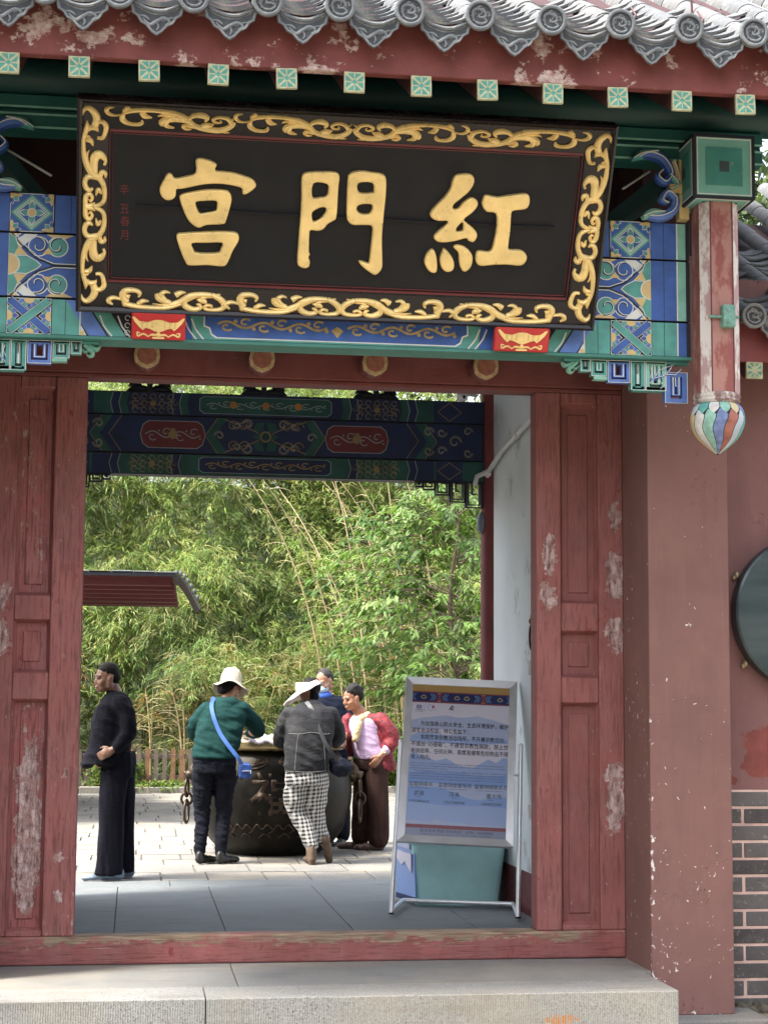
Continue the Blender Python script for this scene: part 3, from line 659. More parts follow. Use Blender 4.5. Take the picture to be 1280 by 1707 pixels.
# hanging column ------------------------------------------------------------------
def shaft_poly(r, ch=0.042): return [(-r, -r+ch), (-r+ch, -r), (r-ch, -r), (r, -r+ch), (r, r-ch), (r-ch, r), (-r+ch, r), (-r, r-ch)]
def hanging_column(cx, cy, full=True):
    m = MB(); P = shaft_poly(0.100)
    z0, z1 = 2.93, 3.885
    n = 8
    for k in range(n):
        a, b_ = P[k], P[(k+1) % n]
        m.add([(cx+a[0], cy+a[1], z0), (cx+b_[0], cy+b_[1], z0), (cx+b_[0], cy+b_[1], z1), (cx+a[0], cy+a[1], z1)], [(0, 1, 2, 3)], 0 if k % 2 == 1 else 1)
    C_ = m.build('hanging_column', [M_shaft, M_shaftw], GH)
    for sx in (-1, 1):       # dark line beside each white arris
        l = MB(); l.box(cx+sx*0.056-.003, cx+sx*0.056+.003, cy-0.1025, cy-.099, z0, z1); l.build('painted_line', M_maroon, C_)
    m = MB(); m.lathe([(0.09, 2.935), (0.112, 2.932), (0.118, 2.918), (0.110, 2.905), (0.118, 2.895), (0.105, 2.882), (0.05, 2.88)], (cx, cy, 0), 20)
    m.build('collar', shaft_mat('collar_paint', (0.25, 0.16, 0.15), (0.62, 0.58, 0.54), 16), C_, autos=35)
    # bud of petals
    prof = [(0.095, 2.885), (0.118, 2.865), (0.131, 2.83), (0.132, 2.795), (0.122, 2.755), (0.100, 2.715), (0.070, 2.685), (0.040, 2.660), (0.015, 2.643), (0.001, 2.632)]
    q = cr(prof, 3); m = MB(); m.lathe([(max(r*0.985, 0.0005), z) for r, z in q], (cx, cy, 0), 40); bud = m.build('bud', M_black, C_, smooth=True)
    cols = [simple('petal_green', (.25, .46, .38), .6, var=.3, sc=30), simple('petal_white', (0.62, 0.62, 0.60), 0.6, var=.2, sc=30), simple('petal_red', (0.32, 0.12, 0.09), 0.6, var=.3, sc=30), simple('petal_blue', (.16, .22, .42), .6, var=.35, sc=30), simple('petal_cream', (0.55, 0.46, 0.27), 0.6), simple('petal_teal', (0.12, 0.40, 0.36), 0.6), simple('petal_pale', (0.45, 0.53, 0.60), 0.6)]
    def rr(z):
        for (r0, a), (r1, b_) in zip(q[:-1], q[1:]):
            if b_ <= z <= a: return r0+(r1-r0)*(a-z)/(a-b_+1e-9)
        return q[-1][0]
    NP = 14
    for row in range(2):
        for k in range(NP):
            pm_ = MB(); a0 = 2*math.pi*(k+.5*row)/NP
            zt, zb = ((2.880, 2.822) if row == 0 else (2.845, 2.637)); vs = []; N1 = 4 if row == 0 else 14
            for i in range(N1+1):
                t = i/N1; z = zt+(zb-zt)*t
                if row == 0: hw = (math.pi/NP)*(1 if t < .6 else (1-t)/.4)
                else: hw = (math.pi/NP)*(min(1, t/.12) if t < .12 else 1)
                sw = 0.0 if row == 0 else 0.12*math.sin(t*9)*(1-t)
                for s in (-1, -.5, .5, 1):
                    a = a0+hw*s*.93+sw; r = rr(z)*1.0+0.0035*(1-abs(s))+.0015
                    vs.append((cx+r*math.sin(a), cy-r*math.cos(a), z))
            fs = [(4*i+j, 4*i+4+j, 4*i+5+j, 4*i+1+j) for i in range(N1) for j in range(3)]
            pm_.add(vs, fs); pm_.build('petal', cols[(k*3+row*2+(k*k) % 5) % 7], bud, smooth=True)
    # square capital box
    bx0, bx1, by0, by1, bz0, bz1 = cx-0.155, cx+0.155, cy-0.155, cy+0.135, 3.885, 4.205
    m = MB(); m.box(bx0, bx1, by0, by1, bz0, bz1); cap = m.build('capital_box', simple('cap_teal', (.17, .42, .36), .5, var=.1), C_, bevel=.003)
    D = Draw((cx, by0, (bz0+bz1)/2), (1, 0, 0), (0, 0, 1), (0, -1, 0))
    def face(D, hw, hh):
        D.stroke([(-hw, -hh), (hw, -hh), (hw, hh), (-hw, hh)], .022, M_black, 0, .002, closed=True)
        D.stroke([(-hw+.014, -hh+.014), (hw-.014, -hh+.014), (hw-.014, hh-.014), (-hw+.014, hh-.014)], .006, M_wline, 0, .0035, closed=True)
        D.rect(-hw*.62, -hh*.62, hw*.62, hh*.62, simple('box_green', (0.055, 0.26, 0.225), 0.5, dirt=((0.25, 0.33, 0.26), .62)), 0, .003); D.rect(-.024, -.026, .024, .026, simple('box_grey', (.05, .075, .085), .6), 0, .005)
    face(D, .15, .155); D.build('box_painting', cap)
    D = Draw((bx0, (by0+by1)/2, (bz0+bz1)/2), (0, -1, 0), (0, 0, 1), (-1, 0, 0)); face(D, .135, .155); D.build('box_painting', cap)
    D = Draw((cx, (by0+by1)/2, bz0), (1, 0, 0), (0, 1, 0), (0, 0, -1)); D.stroke([(-.15, -.14), (.15, -.14), (.15, .14), (-.15, .14)], .018, M_black, 0, .002, closed=True); D.stroke([(-.135, -.125), (.135, -.125), (.135, .125), (-.135, .125)], .006, M_wline, 0, .003, closed=True)
    D.rect(-.09, -.08, .09, .10, M_dkgreen, 0, .0025); D.build('box_painting', cap)
    # tenon peg
    m = MB(); m.tube([(cx-.075, cy-.115, 3.30), (cx+.08, cy-.115, 3.30)], .008); m.box(cx-.012, cx+.05, cy-.15, cy-.10, 3.245, 3.355)
    m.build('tenon_peg', simple('peg_green', (0.16, 0.32, 0.26), 0.7, var=.4, sc=40), C_, bevel=.01)
    return C_
hanging_column(2.815, -1.13); hanging_column(-0.945, -1.13)
# carved scroll bracket beside each column, above the beam
for sg in (1, -1):
    X = lambda s: 0.935+sg*s
    D = Draw((0, -1.07, 0), (1, 0, 0), (0, 0, 1), (0, -1, 0))
    D.rect(min(X(1.71), X(1.76)), 3.825, max(X(1.71), X(1.76)), 4.13, M_yel, -.03, .03)
    D.rect(min(X(1.66), X(1.76)), 3.955, max(X(1.66), X(1.76)), 4.0, M_yel, -.03, .04)
    for p, wd, m in (([(1.50, 4.13), (1.56, 4.155), (1.63, 4.13), (1.67, 4.06), (1.64, 4.01), (1.60, 4.04), (1.625, 4.07)], [.01, .05, .05, .045, .04, .03, .01], M_blue), ([(1.55, 3.83), (1.62, 3.835), (1.68, 3.87), (1.69, 3.93), (1.65, 3.96), (1.62, 3.92), (1.65, 3.90)], [.02, .05, .05, .045, .035, .03, .01], M_blue2),
                     ([(1.47, 4.12), (1.52, 4.15), (1.60, 4.165)], [.01, .045, .03], M_green), ([(1.52, 3.825), (1.57, 3.85), (1.63, 3.855)], [.02, .05, .02], M_green2), ([(1.66, 4.05), (1.70, 4.0), (1.66, 3.97)], [.03, .04, .02], M_green), ([(1.68, 4.12), (1.70, 4.06), (1.705, 4.02)], [.02, .03, .02], M_yel)):
        D.carve([(X(a), b_) for a, b_ in p], wd, m, .05); D.stroke(cr([(X(a), b_) for a, b_ in p], 4), .004, M_wline, .045, .056)
    D.build('scroll_bracket', GH)
    m = MB(); m.beam((X(1.66), -1.02, 4.03), (X(1.42), -0.55, 3.86), .07, .09); m.build('brace', M_dkgreen, GH)
# purlin boards under the eave
m = MB(); m.box(-1.6, 3.1, -1.06, -0.90, 4.135, 4.205); m.box(-1.6, 3.1, -1.06, -0.90, 4.235, 4.30); m.box(-1.6, 3.1, -1.03, -0.93, 4.205, 4.235)
m.build('purlin_board', simple('purlin_green', (.012,.11,.09), .55), GH, bevel=.004)
m = MB()
for z in (4.203, 4.238, 4.139): m.box(-1.6, 3.1, -1.0635, -1.06, z-.005, z+.005)
m.build('purlin_board_line', M_green2, GH)
m = MB(); m.tube([(-1.6, -1.0, 4.40), (3.2, -1.0, 4.40)], .10, 20); m.build('eave_purlin', M_dkgreen, GH, autos=40)
for sx, px_ in ((1, 2.646), (-1, -0.776)):
    m = MB(); m.box(min(px_, px_+sx*.437), max(px_, px_+sx*.437), -0.5, 0.12, -0.172 if sx > 0 else -0.2, 3.80); m.build('plastered_pier', M_pier, GH, bevel=.004)
    m = MB(); m.box(min(px_, px_+sx*.437)+.004, max(px_, px_+sx*.437)-.004, -0.45, 0.12, 3.803, 4.75); m.build('upper_dark_board', simple('upper_dark_board', (.035, .012, .014), .8), GH)  # added dark box above each pier, shade put into its colour
# side walls of the passage
m = MB(); m.box(2.62, 2.80, 0.122, 3.355, 0.283, 4.6, 0); m.box(2.618, 2.80, 0.122, 3.355, 0, 0.281, 1); m.build('passage_wall', [M_white, M_maroon], GH)
m = MB(); m.box(-0.93, -0.75, 0.122, 3.355, 0.283, 4.6, 0); m.box(-0.93, -0.748, 0.122, 3.355, 0, 0.281, 1); m.build('passage_wall', [M_white, M_maroon], GH)
for x in (2.60, -0.73):
    m = MB(); m.tube([(x+(.02 if x > 0 else -.02), 3.47, 0.0), (x+(.02 if x > 0 else -.02), 3.47, 4.4)], .075, 20); m.build('rear_column', M_plain_red, GH, autos=40)
# rear painted beam
YR = 3.42
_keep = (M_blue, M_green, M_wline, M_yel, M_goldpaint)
M_blue = simple('rear_blue_shaded', (.013, .028, .085), .6, var=.3); M_green = simple('rear_green_shaded', (.020, .095, .08), .6, var=.3); M_wline = simple('rear_line_shaded', (.30, .36, .36), .7); M_yel = simple('rear_yellow_shaded', (.30, .22, .09), .7); M_goldpaint = simple('rear_gold_shaded', (.30, .22, .10), .7, var=.3)  # front beam paints again, darkened: backlit shade put into the colours
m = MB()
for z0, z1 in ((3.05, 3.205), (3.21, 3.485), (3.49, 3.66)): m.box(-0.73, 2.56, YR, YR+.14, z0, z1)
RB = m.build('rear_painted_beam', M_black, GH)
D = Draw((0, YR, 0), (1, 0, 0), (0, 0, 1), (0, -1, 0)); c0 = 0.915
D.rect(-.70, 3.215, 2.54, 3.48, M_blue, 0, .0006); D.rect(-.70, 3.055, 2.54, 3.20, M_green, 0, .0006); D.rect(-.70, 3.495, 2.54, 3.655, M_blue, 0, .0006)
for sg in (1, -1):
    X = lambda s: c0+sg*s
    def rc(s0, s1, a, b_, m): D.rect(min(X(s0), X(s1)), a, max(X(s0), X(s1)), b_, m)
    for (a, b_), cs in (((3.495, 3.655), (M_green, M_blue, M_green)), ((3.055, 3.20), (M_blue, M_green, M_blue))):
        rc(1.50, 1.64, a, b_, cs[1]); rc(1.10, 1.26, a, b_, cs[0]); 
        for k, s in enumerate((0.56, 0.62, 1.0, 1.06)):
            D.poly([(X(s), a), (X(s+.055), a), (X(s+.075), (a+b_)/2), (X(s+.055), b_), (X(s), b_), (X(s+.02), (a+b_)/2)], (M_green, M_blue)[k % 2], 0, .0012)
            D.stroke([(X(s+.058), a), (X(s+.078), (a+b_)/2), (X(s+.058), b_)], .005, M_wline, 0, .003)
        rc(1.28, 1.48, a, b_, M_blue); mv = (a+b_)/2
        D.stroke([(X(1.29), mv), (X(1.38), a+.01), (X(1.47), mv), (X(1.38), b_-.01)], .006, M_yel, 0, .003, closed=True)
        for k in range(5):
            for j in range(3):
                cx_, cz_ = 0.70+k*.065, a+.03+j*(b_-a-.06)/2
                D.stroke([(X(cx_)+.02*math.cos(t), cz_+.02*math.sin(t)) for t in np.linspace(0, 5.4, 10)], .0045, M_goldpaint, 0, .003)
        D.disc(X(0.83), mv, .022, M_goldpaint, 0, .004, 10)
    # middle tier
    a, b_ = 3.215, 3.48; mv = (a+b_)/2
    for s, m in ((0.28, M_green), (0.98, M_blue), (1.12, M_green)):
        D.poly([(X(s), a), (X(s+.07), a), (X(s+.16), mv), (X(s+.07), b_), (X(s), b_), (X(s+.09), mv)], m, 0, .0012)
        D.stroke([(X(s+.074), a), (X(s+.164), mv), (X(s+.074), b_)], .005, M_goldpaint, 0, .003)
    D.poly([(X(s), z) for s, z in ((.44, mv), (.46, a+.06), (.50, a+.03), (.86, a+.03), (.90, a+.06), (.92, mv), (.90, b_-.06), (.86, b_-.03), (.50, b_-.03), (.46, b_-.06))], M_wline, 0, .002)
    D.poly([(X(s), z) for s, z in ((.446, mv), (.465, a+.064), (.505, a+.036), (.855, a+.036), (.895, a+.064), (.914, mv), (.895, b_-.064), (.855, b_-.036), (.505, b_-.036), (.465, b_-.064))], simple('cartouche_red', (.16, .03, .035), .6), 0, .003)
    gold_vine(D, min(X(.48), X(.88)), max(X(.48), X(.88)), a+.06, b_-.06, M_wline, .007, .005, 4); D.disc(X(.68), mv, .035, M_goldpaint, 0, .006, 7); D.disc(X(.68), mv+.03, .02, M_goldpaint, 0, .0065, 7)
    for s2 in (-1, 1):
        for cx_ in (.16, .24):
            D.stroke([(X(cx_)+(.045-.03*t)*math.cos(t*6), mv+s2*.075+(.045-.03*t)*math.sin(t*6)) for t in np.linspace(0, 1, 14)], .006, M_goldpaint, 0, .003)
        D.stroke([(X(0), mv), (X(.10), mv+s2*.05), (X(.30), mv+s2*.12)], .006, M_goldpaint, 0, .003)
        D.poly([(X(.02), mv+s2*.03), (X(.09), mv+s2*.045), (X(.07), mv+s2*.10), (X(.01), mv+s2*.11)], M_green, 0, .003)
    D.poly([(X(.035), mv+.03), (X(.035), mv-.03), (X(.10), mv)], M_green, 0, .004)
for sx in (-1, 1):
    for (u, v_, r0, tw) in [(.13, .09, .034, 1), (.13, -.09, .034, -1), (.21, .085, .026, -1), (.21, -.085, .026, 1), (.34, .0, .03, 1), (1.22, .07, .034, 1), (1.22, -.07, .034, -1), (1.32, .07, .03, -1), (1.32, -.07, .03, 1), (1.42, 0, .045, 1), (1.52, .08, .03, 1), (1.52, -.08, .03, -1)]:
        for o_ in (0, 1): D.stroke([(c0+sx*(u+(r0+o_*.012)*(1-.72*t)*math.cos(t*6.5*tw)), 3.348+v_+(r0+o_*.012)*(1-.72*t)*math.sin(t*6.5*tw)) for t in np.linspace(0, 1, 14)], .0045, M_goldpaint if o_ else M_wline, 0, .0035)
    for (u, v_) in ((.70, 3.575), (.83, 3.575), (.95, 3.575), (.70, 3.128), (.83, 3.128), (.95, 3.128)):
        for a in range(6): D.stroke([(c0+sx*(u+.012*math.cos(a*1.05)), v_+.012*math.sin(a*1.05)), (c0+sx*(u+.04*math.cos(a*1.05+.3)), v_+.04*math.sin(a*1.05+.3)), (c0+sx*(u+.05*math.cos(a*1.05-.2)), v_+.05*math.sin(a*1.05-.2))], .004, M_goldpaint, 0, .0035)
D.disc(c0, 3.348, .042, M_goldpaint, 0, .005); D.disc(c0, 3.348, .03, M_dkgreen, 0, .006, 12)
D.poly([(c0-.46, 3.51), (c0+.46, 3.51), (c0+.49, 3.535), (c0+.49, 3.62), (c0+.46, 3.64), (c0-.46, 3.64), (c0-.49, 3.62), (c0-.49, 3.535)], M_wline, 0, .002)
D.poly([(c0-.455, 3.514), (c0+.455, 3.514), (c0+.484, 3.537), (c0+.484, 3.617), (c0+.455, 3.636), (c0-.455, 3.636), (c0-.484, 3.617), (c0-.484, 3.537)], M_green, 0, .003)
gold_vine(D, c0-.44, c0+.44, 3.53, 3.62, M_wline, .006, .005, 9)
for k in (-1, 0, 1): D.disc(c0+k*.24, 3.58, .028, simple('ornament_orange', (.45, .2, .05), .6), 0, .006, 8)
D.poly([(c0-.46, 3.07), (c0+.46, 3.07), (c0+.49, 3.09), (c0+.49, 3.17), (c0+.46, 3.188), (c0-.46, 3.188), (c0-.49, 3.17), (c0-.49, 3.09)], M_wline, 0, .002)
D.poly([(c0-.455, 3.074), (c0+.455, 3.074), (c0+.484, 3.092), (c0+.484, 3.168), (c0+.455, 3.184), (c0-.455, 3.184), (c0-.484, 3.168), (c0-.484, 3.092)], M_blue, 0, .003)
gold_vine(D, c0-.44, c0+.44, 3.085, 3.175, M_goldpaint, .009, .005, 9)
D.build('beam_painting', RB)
# rear fretwork corners
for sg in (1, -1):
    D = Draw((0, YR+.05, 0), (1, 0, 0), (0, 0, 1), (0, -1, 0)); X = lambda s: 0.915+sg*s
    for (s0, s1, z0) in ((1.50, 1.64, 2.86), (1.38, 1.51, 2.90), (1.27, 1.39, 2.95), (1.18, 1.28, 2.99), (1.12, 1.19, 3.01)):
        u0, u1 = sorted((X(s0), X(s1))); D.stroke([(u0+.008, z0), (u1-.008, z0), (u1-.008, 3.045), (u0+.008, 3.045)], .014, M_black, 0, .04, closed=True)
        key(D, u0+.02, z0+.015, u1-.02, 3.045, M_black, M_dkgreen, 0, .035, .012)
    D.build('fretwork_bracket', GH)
# carved cloud brackets standing on the rear beam, and the rear eave purlin they carry
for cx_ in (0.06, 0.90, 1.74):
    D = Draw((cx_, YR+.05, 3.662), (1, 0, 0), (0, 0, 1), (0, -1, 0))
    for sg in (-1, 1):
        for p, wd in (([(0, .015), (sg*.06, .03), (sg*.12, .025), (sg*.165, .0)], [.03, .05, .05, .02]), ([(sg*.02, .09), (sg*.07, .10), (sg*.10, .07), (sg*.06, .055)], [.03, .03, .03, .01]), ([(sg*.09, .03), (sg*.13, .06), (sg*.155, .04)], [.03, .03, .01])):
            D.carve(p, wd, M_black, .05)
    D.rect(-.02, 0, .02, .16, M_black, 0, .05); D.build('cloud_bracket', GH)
m = MB(); m.box(-1.0, 2.8, YR, YR+.12, 3.80, 3.93); m.build('rear_tie_beam', M_dkgreen, GH)
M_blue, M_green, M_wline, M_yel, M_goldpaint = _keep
# roof: boarding, rafters, fascia, tiles
SL = math.tan(R_(29)); 
RF = MB(); zR = 4.20; yr = 0.9
def zr(y): return 4.235 + (y+2.0)*SL if y < yr else 4.235+(yr+2.0)*SL-(y-yr)*SL*.92
RF.add([(-1.9, -1.97, zr(-1.97)), (3.6, -1.97, zr(-1.97)), (3.6, yr, zr(yr)), (-1.9, yr, zr(yr)), (-1.9, 4.35, zr(4.35)), (3.6, 4.35, zr(4.35))], [(0, 3, 2, 1), (3, 4, 5, 2)])
RF.add([(-1.9, -1.97, zr(-1.97)+.05), (3.6, -1.97, zr(-1.97)+.05), (3.6, yr, zr(yr)+.05), (-1.9, yr, zr(yr)+.05), (-1.9, 4.35, zr(4.35)+.05), (3.6, 4.35, zr(4.35)+.05)], [(0, 1, 2, 3), (3, 2, 5, 4)])
ROOF = RF.build('roof', M_rafter, GH)
m = MB(); m.add([(-1.9, -1.975, 4.160), (3.6, -1.975, 4.160), (3.6, -1.975, 4.172), (-1.9, -1.975, 4.172)], [(0, 1, 2, 3)])
m = MB(); m.box(-1.9, 3.6, -2.0, -1.95, 4.150, 4.40); m.build('fascia_board', M_fascia, ROOF, bevel=.004)
rm = None; em = None
for k in range(-6, 9):
    x = 0.935 + (k*0.2965) + 0.0
    x = 1.187 + k*0.2962
    if rm is None:
        m = MB(); m.beam((0, -1.985, 4.112), (0, -0.35, 4.112+1.635*SL*.93), .088, .088); rm = m.build('rafter', M_rafter, ROOF, local=False)
        rm.location = (x, 0, 0)
        off = Vector((0.935, 0, 0)); me = rm.data; me.transform(Matrix.Translation(off))   # geometry back to x = 0
        rm.location = (x-0.935, 0, 0)
        D = Draw((0, 0, 0), (1, 0, 0), (0, 0, 1), (0, -1, 0)); 
        D.rect(-.045, -.045, .045, .045, M_raftend, -.016, .002)
        for s1 in (-1, 1):
            for s2 in (-1, 1):
                D.poly([(s1*.002, s2*.012), (s1*.004, s2*.038), (s1*.030, s2*.038), (s1*.022, s2*.028)], M_teal, 0, .003); D.poly([(s1*.010, s2*.003), (s1*.038, s2*.004), (s1*.038, s2*.030), (s1*.024, s2*.018)], M_teal, 0, .003)
        D.poly([(.012, 0), (0, .012), (-.012, 0), (0, -.012)], M_teal, 0, .003)
        eo = D.build('rafter_end', rm, local=True); em = eo; em.location = (0, -2.003, 4.105)
    else:
        r2 = rm.copy(); COL.objects.link(r2); r2.parent = ROOF; r2.location = (x-0.935, 0, 0)
        e2 = em.copy(); COL.objects.link(e2); e2.parent = r2; e2.rotation_euler = (0, random.uniform(-.04, .04), 0)
# eave tiles
UP = Vector((0, math.cos(R_(29)), math.sin(R_(29)))); NR = Vector((0, -math.sin(R_(29)), math.cos(R_(29))))
def disc_mesh(dark=False):
    m = MB(); m.lathe([(0.0, 0), (0.050, 0.0), (0.051, -.008), (0.058, -.011), (0.066, -.007), (0.0675, 0.012), (0.060, .03)], (0, 0, 0), 28, 0, axis='y')
    D = Draw((0, 0, 0), (1, 0, 0), (0, 0, 1), (0, -1, 0)); D.b = m; D.mats = [M_tiled, M_recess]
    D.disc(0, 0, .049, M_recess, .0, .0012, 20)
    rnd = random.Random(3)
    def sw(p, wd): D.carve(p, wd, M_tiled, .007, 4)
    sw([(-.03, -.012), (-.034, .012), (-.012, .026), (.016, .018), (.022, -.002), (.0, -.010), (-.010, .004)], [.008, .013, .014, .015, .012, .011, .006])
    sw([(.012, -.008), (.030, -.022), (.012, -.036), (-.012, -.034), (-.026, -.024)], [.010, .011, .012, .010, .004])
    sw([(-.02, .022), (-.008, .038), (.006, .036)], [.005, .009, .004]); sw([(.024, .012), (.038, .016), (.036, -.002)], [.006, .009, .004]); sw([(.0, .0), (.006, .016), (.0, .03)], [.004, .007, .003]); sw([(-.04, -.005), (-.028, -.02), (-.03, -.03)], [.004, .008, .003])
    for k in range(5): a = rnd.uniform(0, 6.28); r = rnd.uniform(.015, .035); sw([(r*math.cos(a), r*math.sin(a)), (r*math.cos(a)+.008, r*math.sin(a)+.006), (r*math.cos(a)+.012, r*math.sin(a)-.002)], [.003, .007, .003])
    return m
def drip_mesh():
    m = MB(); D = Draw((0, 0, 0), (1, 0, 0), (0, 0, 1), (0, -1, 0)); D.b = m; D.mats = [M_tiled, M_recess]
    out = [(-.125, .058)]
    for t in np.linspace(0, 1, 7)[1:-1]: out.append((-.125+.25*t, .058-.050*math.sin(math.pi*t)))
    out.append((.125, .058))
    low = [(.122, .028), (.112, .014), (.106, -.014), (.086, -.026), (.070, -.052), (.046, -.064), (.020, -.094), (0, -.106)]
    out += low + [(-a, b_) for a, b_ in low[:-1][::-1]]
    D.poly(out, M_tiled, -.012, 0); 
    inn = [(a*.86, b_*.84-.001) for a, b_ in low]; inn = [(-.10, .020)]+[(-.10+.20*t, .020-.040*math.sin(math.pi*t)) for t in np.linspace(0, 1, 7)[1:-1]]+[(.10, .020)]+inn[1:]+[(-a, b_) for a, b_ in inn[1:-1][::-1]]; D.poly(inn, M_recess, 0, .0012)
    rim = [(a*.93, b_*.93-.001) for a, b_ in low]; rim = rim + [(-a, b_) for a, b_ in rim[:-1][::-1]]
    D.stroke(rim, .009, M_tiled, 0, .005)
    arc = [(-.118+.236*t, .046-.048*math.sin(math.pi*t)) for t in np.linspace(0, 1, 12)]; D.carve([arc[i] for i in (0, 3, 6, 8, 11)], [.012, .016, .018, .016, .012], M_tiled, .012, 4)
    D.carve([(-.06, -.035), (-.03, -.062), (0, -.045), (.03, -.03), (.055, -.045), (.035, -.06)], [.005, .014, .016, .015, .011, .004], M_tiled, .007, 4)
    D.carve([(-.075, -.025), (-.05, -.028), (-.03, -.042)], [.004, .011, .004], M_tiled, .006, 4); D.carve([(0, -.05), (.008, -.07), (.0, -.085)], [.006, .011, .004], M_tiled, .006, 4); D.carve([(.02, -.045), (.055, -.03), (.08, -.024)], [.004, .009, .004], M_tiled, .006, 4)
    return m
def barrel_mesh(L=.27, r=.062, tap=.004):
    m = MB(); n = 10; vs = []
    for (s, rr_) in ((0, r), (L, r-tap), (L, r-tap-.012), (0, r-.012)):
        for k in range(n+1):
            a = math.pi*k/n; vs.append(UP*s + Vector((1, 0, 0))*rr_*math.cos(a) + NR*(rr_*math.sin(a)))
    fs = []
    for k in range(n): fs += [(k, k+1, n+1+k+1, n+1+k), (3*(n+1)+k+1, 3*(n+1)+k, k, k+1)[::-1]]
    m.add(vs, fs); return m
def trough_mesh(L=.16, hw=.135, dp=.05):
    m = MB(); n = 8; vs = []
    for (s, h) in ((-.01, 0.012), (L, -0.012), (-.01, 0.0)):
        for k in range(n+1):
            u = -hw+2*hw*k/n; vs.append(UP*s + Vector((1, 0, 0))*u + NR*(h - dp*(1-(u/hw)**2)))
    fs = []
    for k in range(n): fs += [(k, k+1, n+2+k, n+1+k), (2*(n+1)+k, 2*(n+1)+k+1, k+1, k)]
    m.add(vs, fs); return m
def tile_field(xs, y0, z0, rows, ntrough, parent, mb, mt, me_, px, keepx=None):
    protos = {}
    def place(key, mk, loc, rot=(0, 0, 0), name='x', sc=1):
        if key not in protos:
            o = mk().build(name, [me_, M_recess] if key in ('d', 'p') else [mb if key == 'b' else mt], parent, local=True, autos=45 if key in ('b', 't') else 55); protos[key] = o
        else: o = protos[key].copy(); COL.objects.link(o); o.parent = parent
        o.location = Vector(loc) - px; o.rotation_euler = rot; return o
    for x in xs:
        jx = random.uniform(-.006, .006); jr = random.uniform(-.25, .25)
        place('d', disc_mesh, (x+jx, y0-.030, z0-.012+random.uniform(-.004, .004)), (random.uniform(-.05, .05)+.08, jr*.6, 0), 'tile_end_disc')
        for i in range(rows):
            p = Vector((x+jx, y0, z0-.055)) + UP*(i*.262) + NR*(0.055-.05 + random.uniform(-.002, .002))
            place('b', barrel_mesh, p, (random.uniform(-.012, .012), random.uniform(-.015, .015), random.uniform(-.012, .012)), 'barrel_tile')
    for a, b_ in zip(xs[:-1], xs[1:]):
        x = (a+b_)/2
        place('p', drip_mesh, (x, y0-.005+random.uniform(-.006, .004), z0-.072), (random.uniform(.05, .14), random.uniform(-.03, .03), 0), 'drip_tile')
        for i in range(ntrough):
            place('t', trough_mesh, Vector((x+random.uniform(-.006,.006), y0+.005, z0-.062)) + UP*(i*.115) + NR*(.058+random.uniform(-.004,.004)), (0, random.uniform(-.012, .012), 0), 'trough_tile')
RXS = [2.672 - .3108*k for k in range(-2, 14)]
tile_field(RXS, -2.10, 4.405, 7, 9, ROOF, M_tile, M_tile, M_tiled, wpos(ROOF))
m = MB(); 
for k, (x, ln) in enumerate(((2.27, .16), (2.60, .20))): m.tube([(x, -1.55, 4.72), (x+.01, -1.60, 4.66), (x-.06, -1.78, 4.555), (x-.10, -1.85, 4.50)], .005, 6)
m.tube([(2.61, -1.45, 4.66), (2.60, -1.45, 4.95)], .006, 6); m.build('roof_wire', simple('wire_maroon', (.08, .02, .02), .5), ROOF)
# door leaf folded back against the side wall, with its knocker
DL = MB(); DL.obox((2.20, 0.13, 0.10), Vector((.262, 1.17, 0)), Vector((.05, -.012, 0)), (0, 0, 3.0)); dlo = DL.build('door_leaf', M_panel, GH, bevel=.004)
kp = at(883, 1030, y=0.92)
m = MB(); m.ell((2.368, .93, kp.z), (.028, .03, .045), 10, 8); m.ell((2.35, .93, kp.z-.02), (.02, .02, .02), 8, 6); m.build('lion_mask', simple('old_brass', (.20, .13, .06), .5, metal=.7), dlo, smooth=True)
m = MB(); m.tube([(2.352-.006*math.cos(a), .93+.04*math.cos(a), kp.z-.115+.078*math.sin(a)) for a in np.linspace(0, 2*math.pi, 20)[:-1]], .007, 6, closed=True); m.build('ring', M_iron, dlo, smooth=True)
kb = at(880, 1113, y=0.92)
m = MB(); m.box(2.335, 2.37, .90, .96, kb.z-.045, kb.z+.045); m.build('latch_plate', simple('pale_metal', (.45, .46, .44), .5), dlo, bevel=.004)
m = MB(); m.tube([(2.36, .91+.018*math.cos(a), kb.z-.05+.028*math.sin(a)) for a in np.linspace(0, 2*math.pi, 14)[:-1]], .006, 6, closed=True); m.build('latch_ring', M_iron, dlo)
# floor slabs of the passage
fxs = [-0.93, -0.77, -0.095, 0.585, 1.373, 2.16, 2.80]
m = MB(); m.box(-0.93, 2.80, 0.0, 4.66, -0.3, -0.012); m.build('floor_bed', M_floorj, GH)
for a, b_ in zip(fxs[:-1], fxs[1:]):
    m = MB(); m.box(a+.003, b_-.003, 0.10, 4.235, -.06, 0.0); m.build('floor_slab', M_slab, GH, bevel=.002)
for a, b_ in ((-1.3, 0.30), (0.30, 2.05), (2.05, 3.1)):
    m = MB(); m.box(a+.003, b_-.003, 4.24, 4.66, -.10, 0.0); m.build('edge_slab', M_slab, GH, bevel=.004)
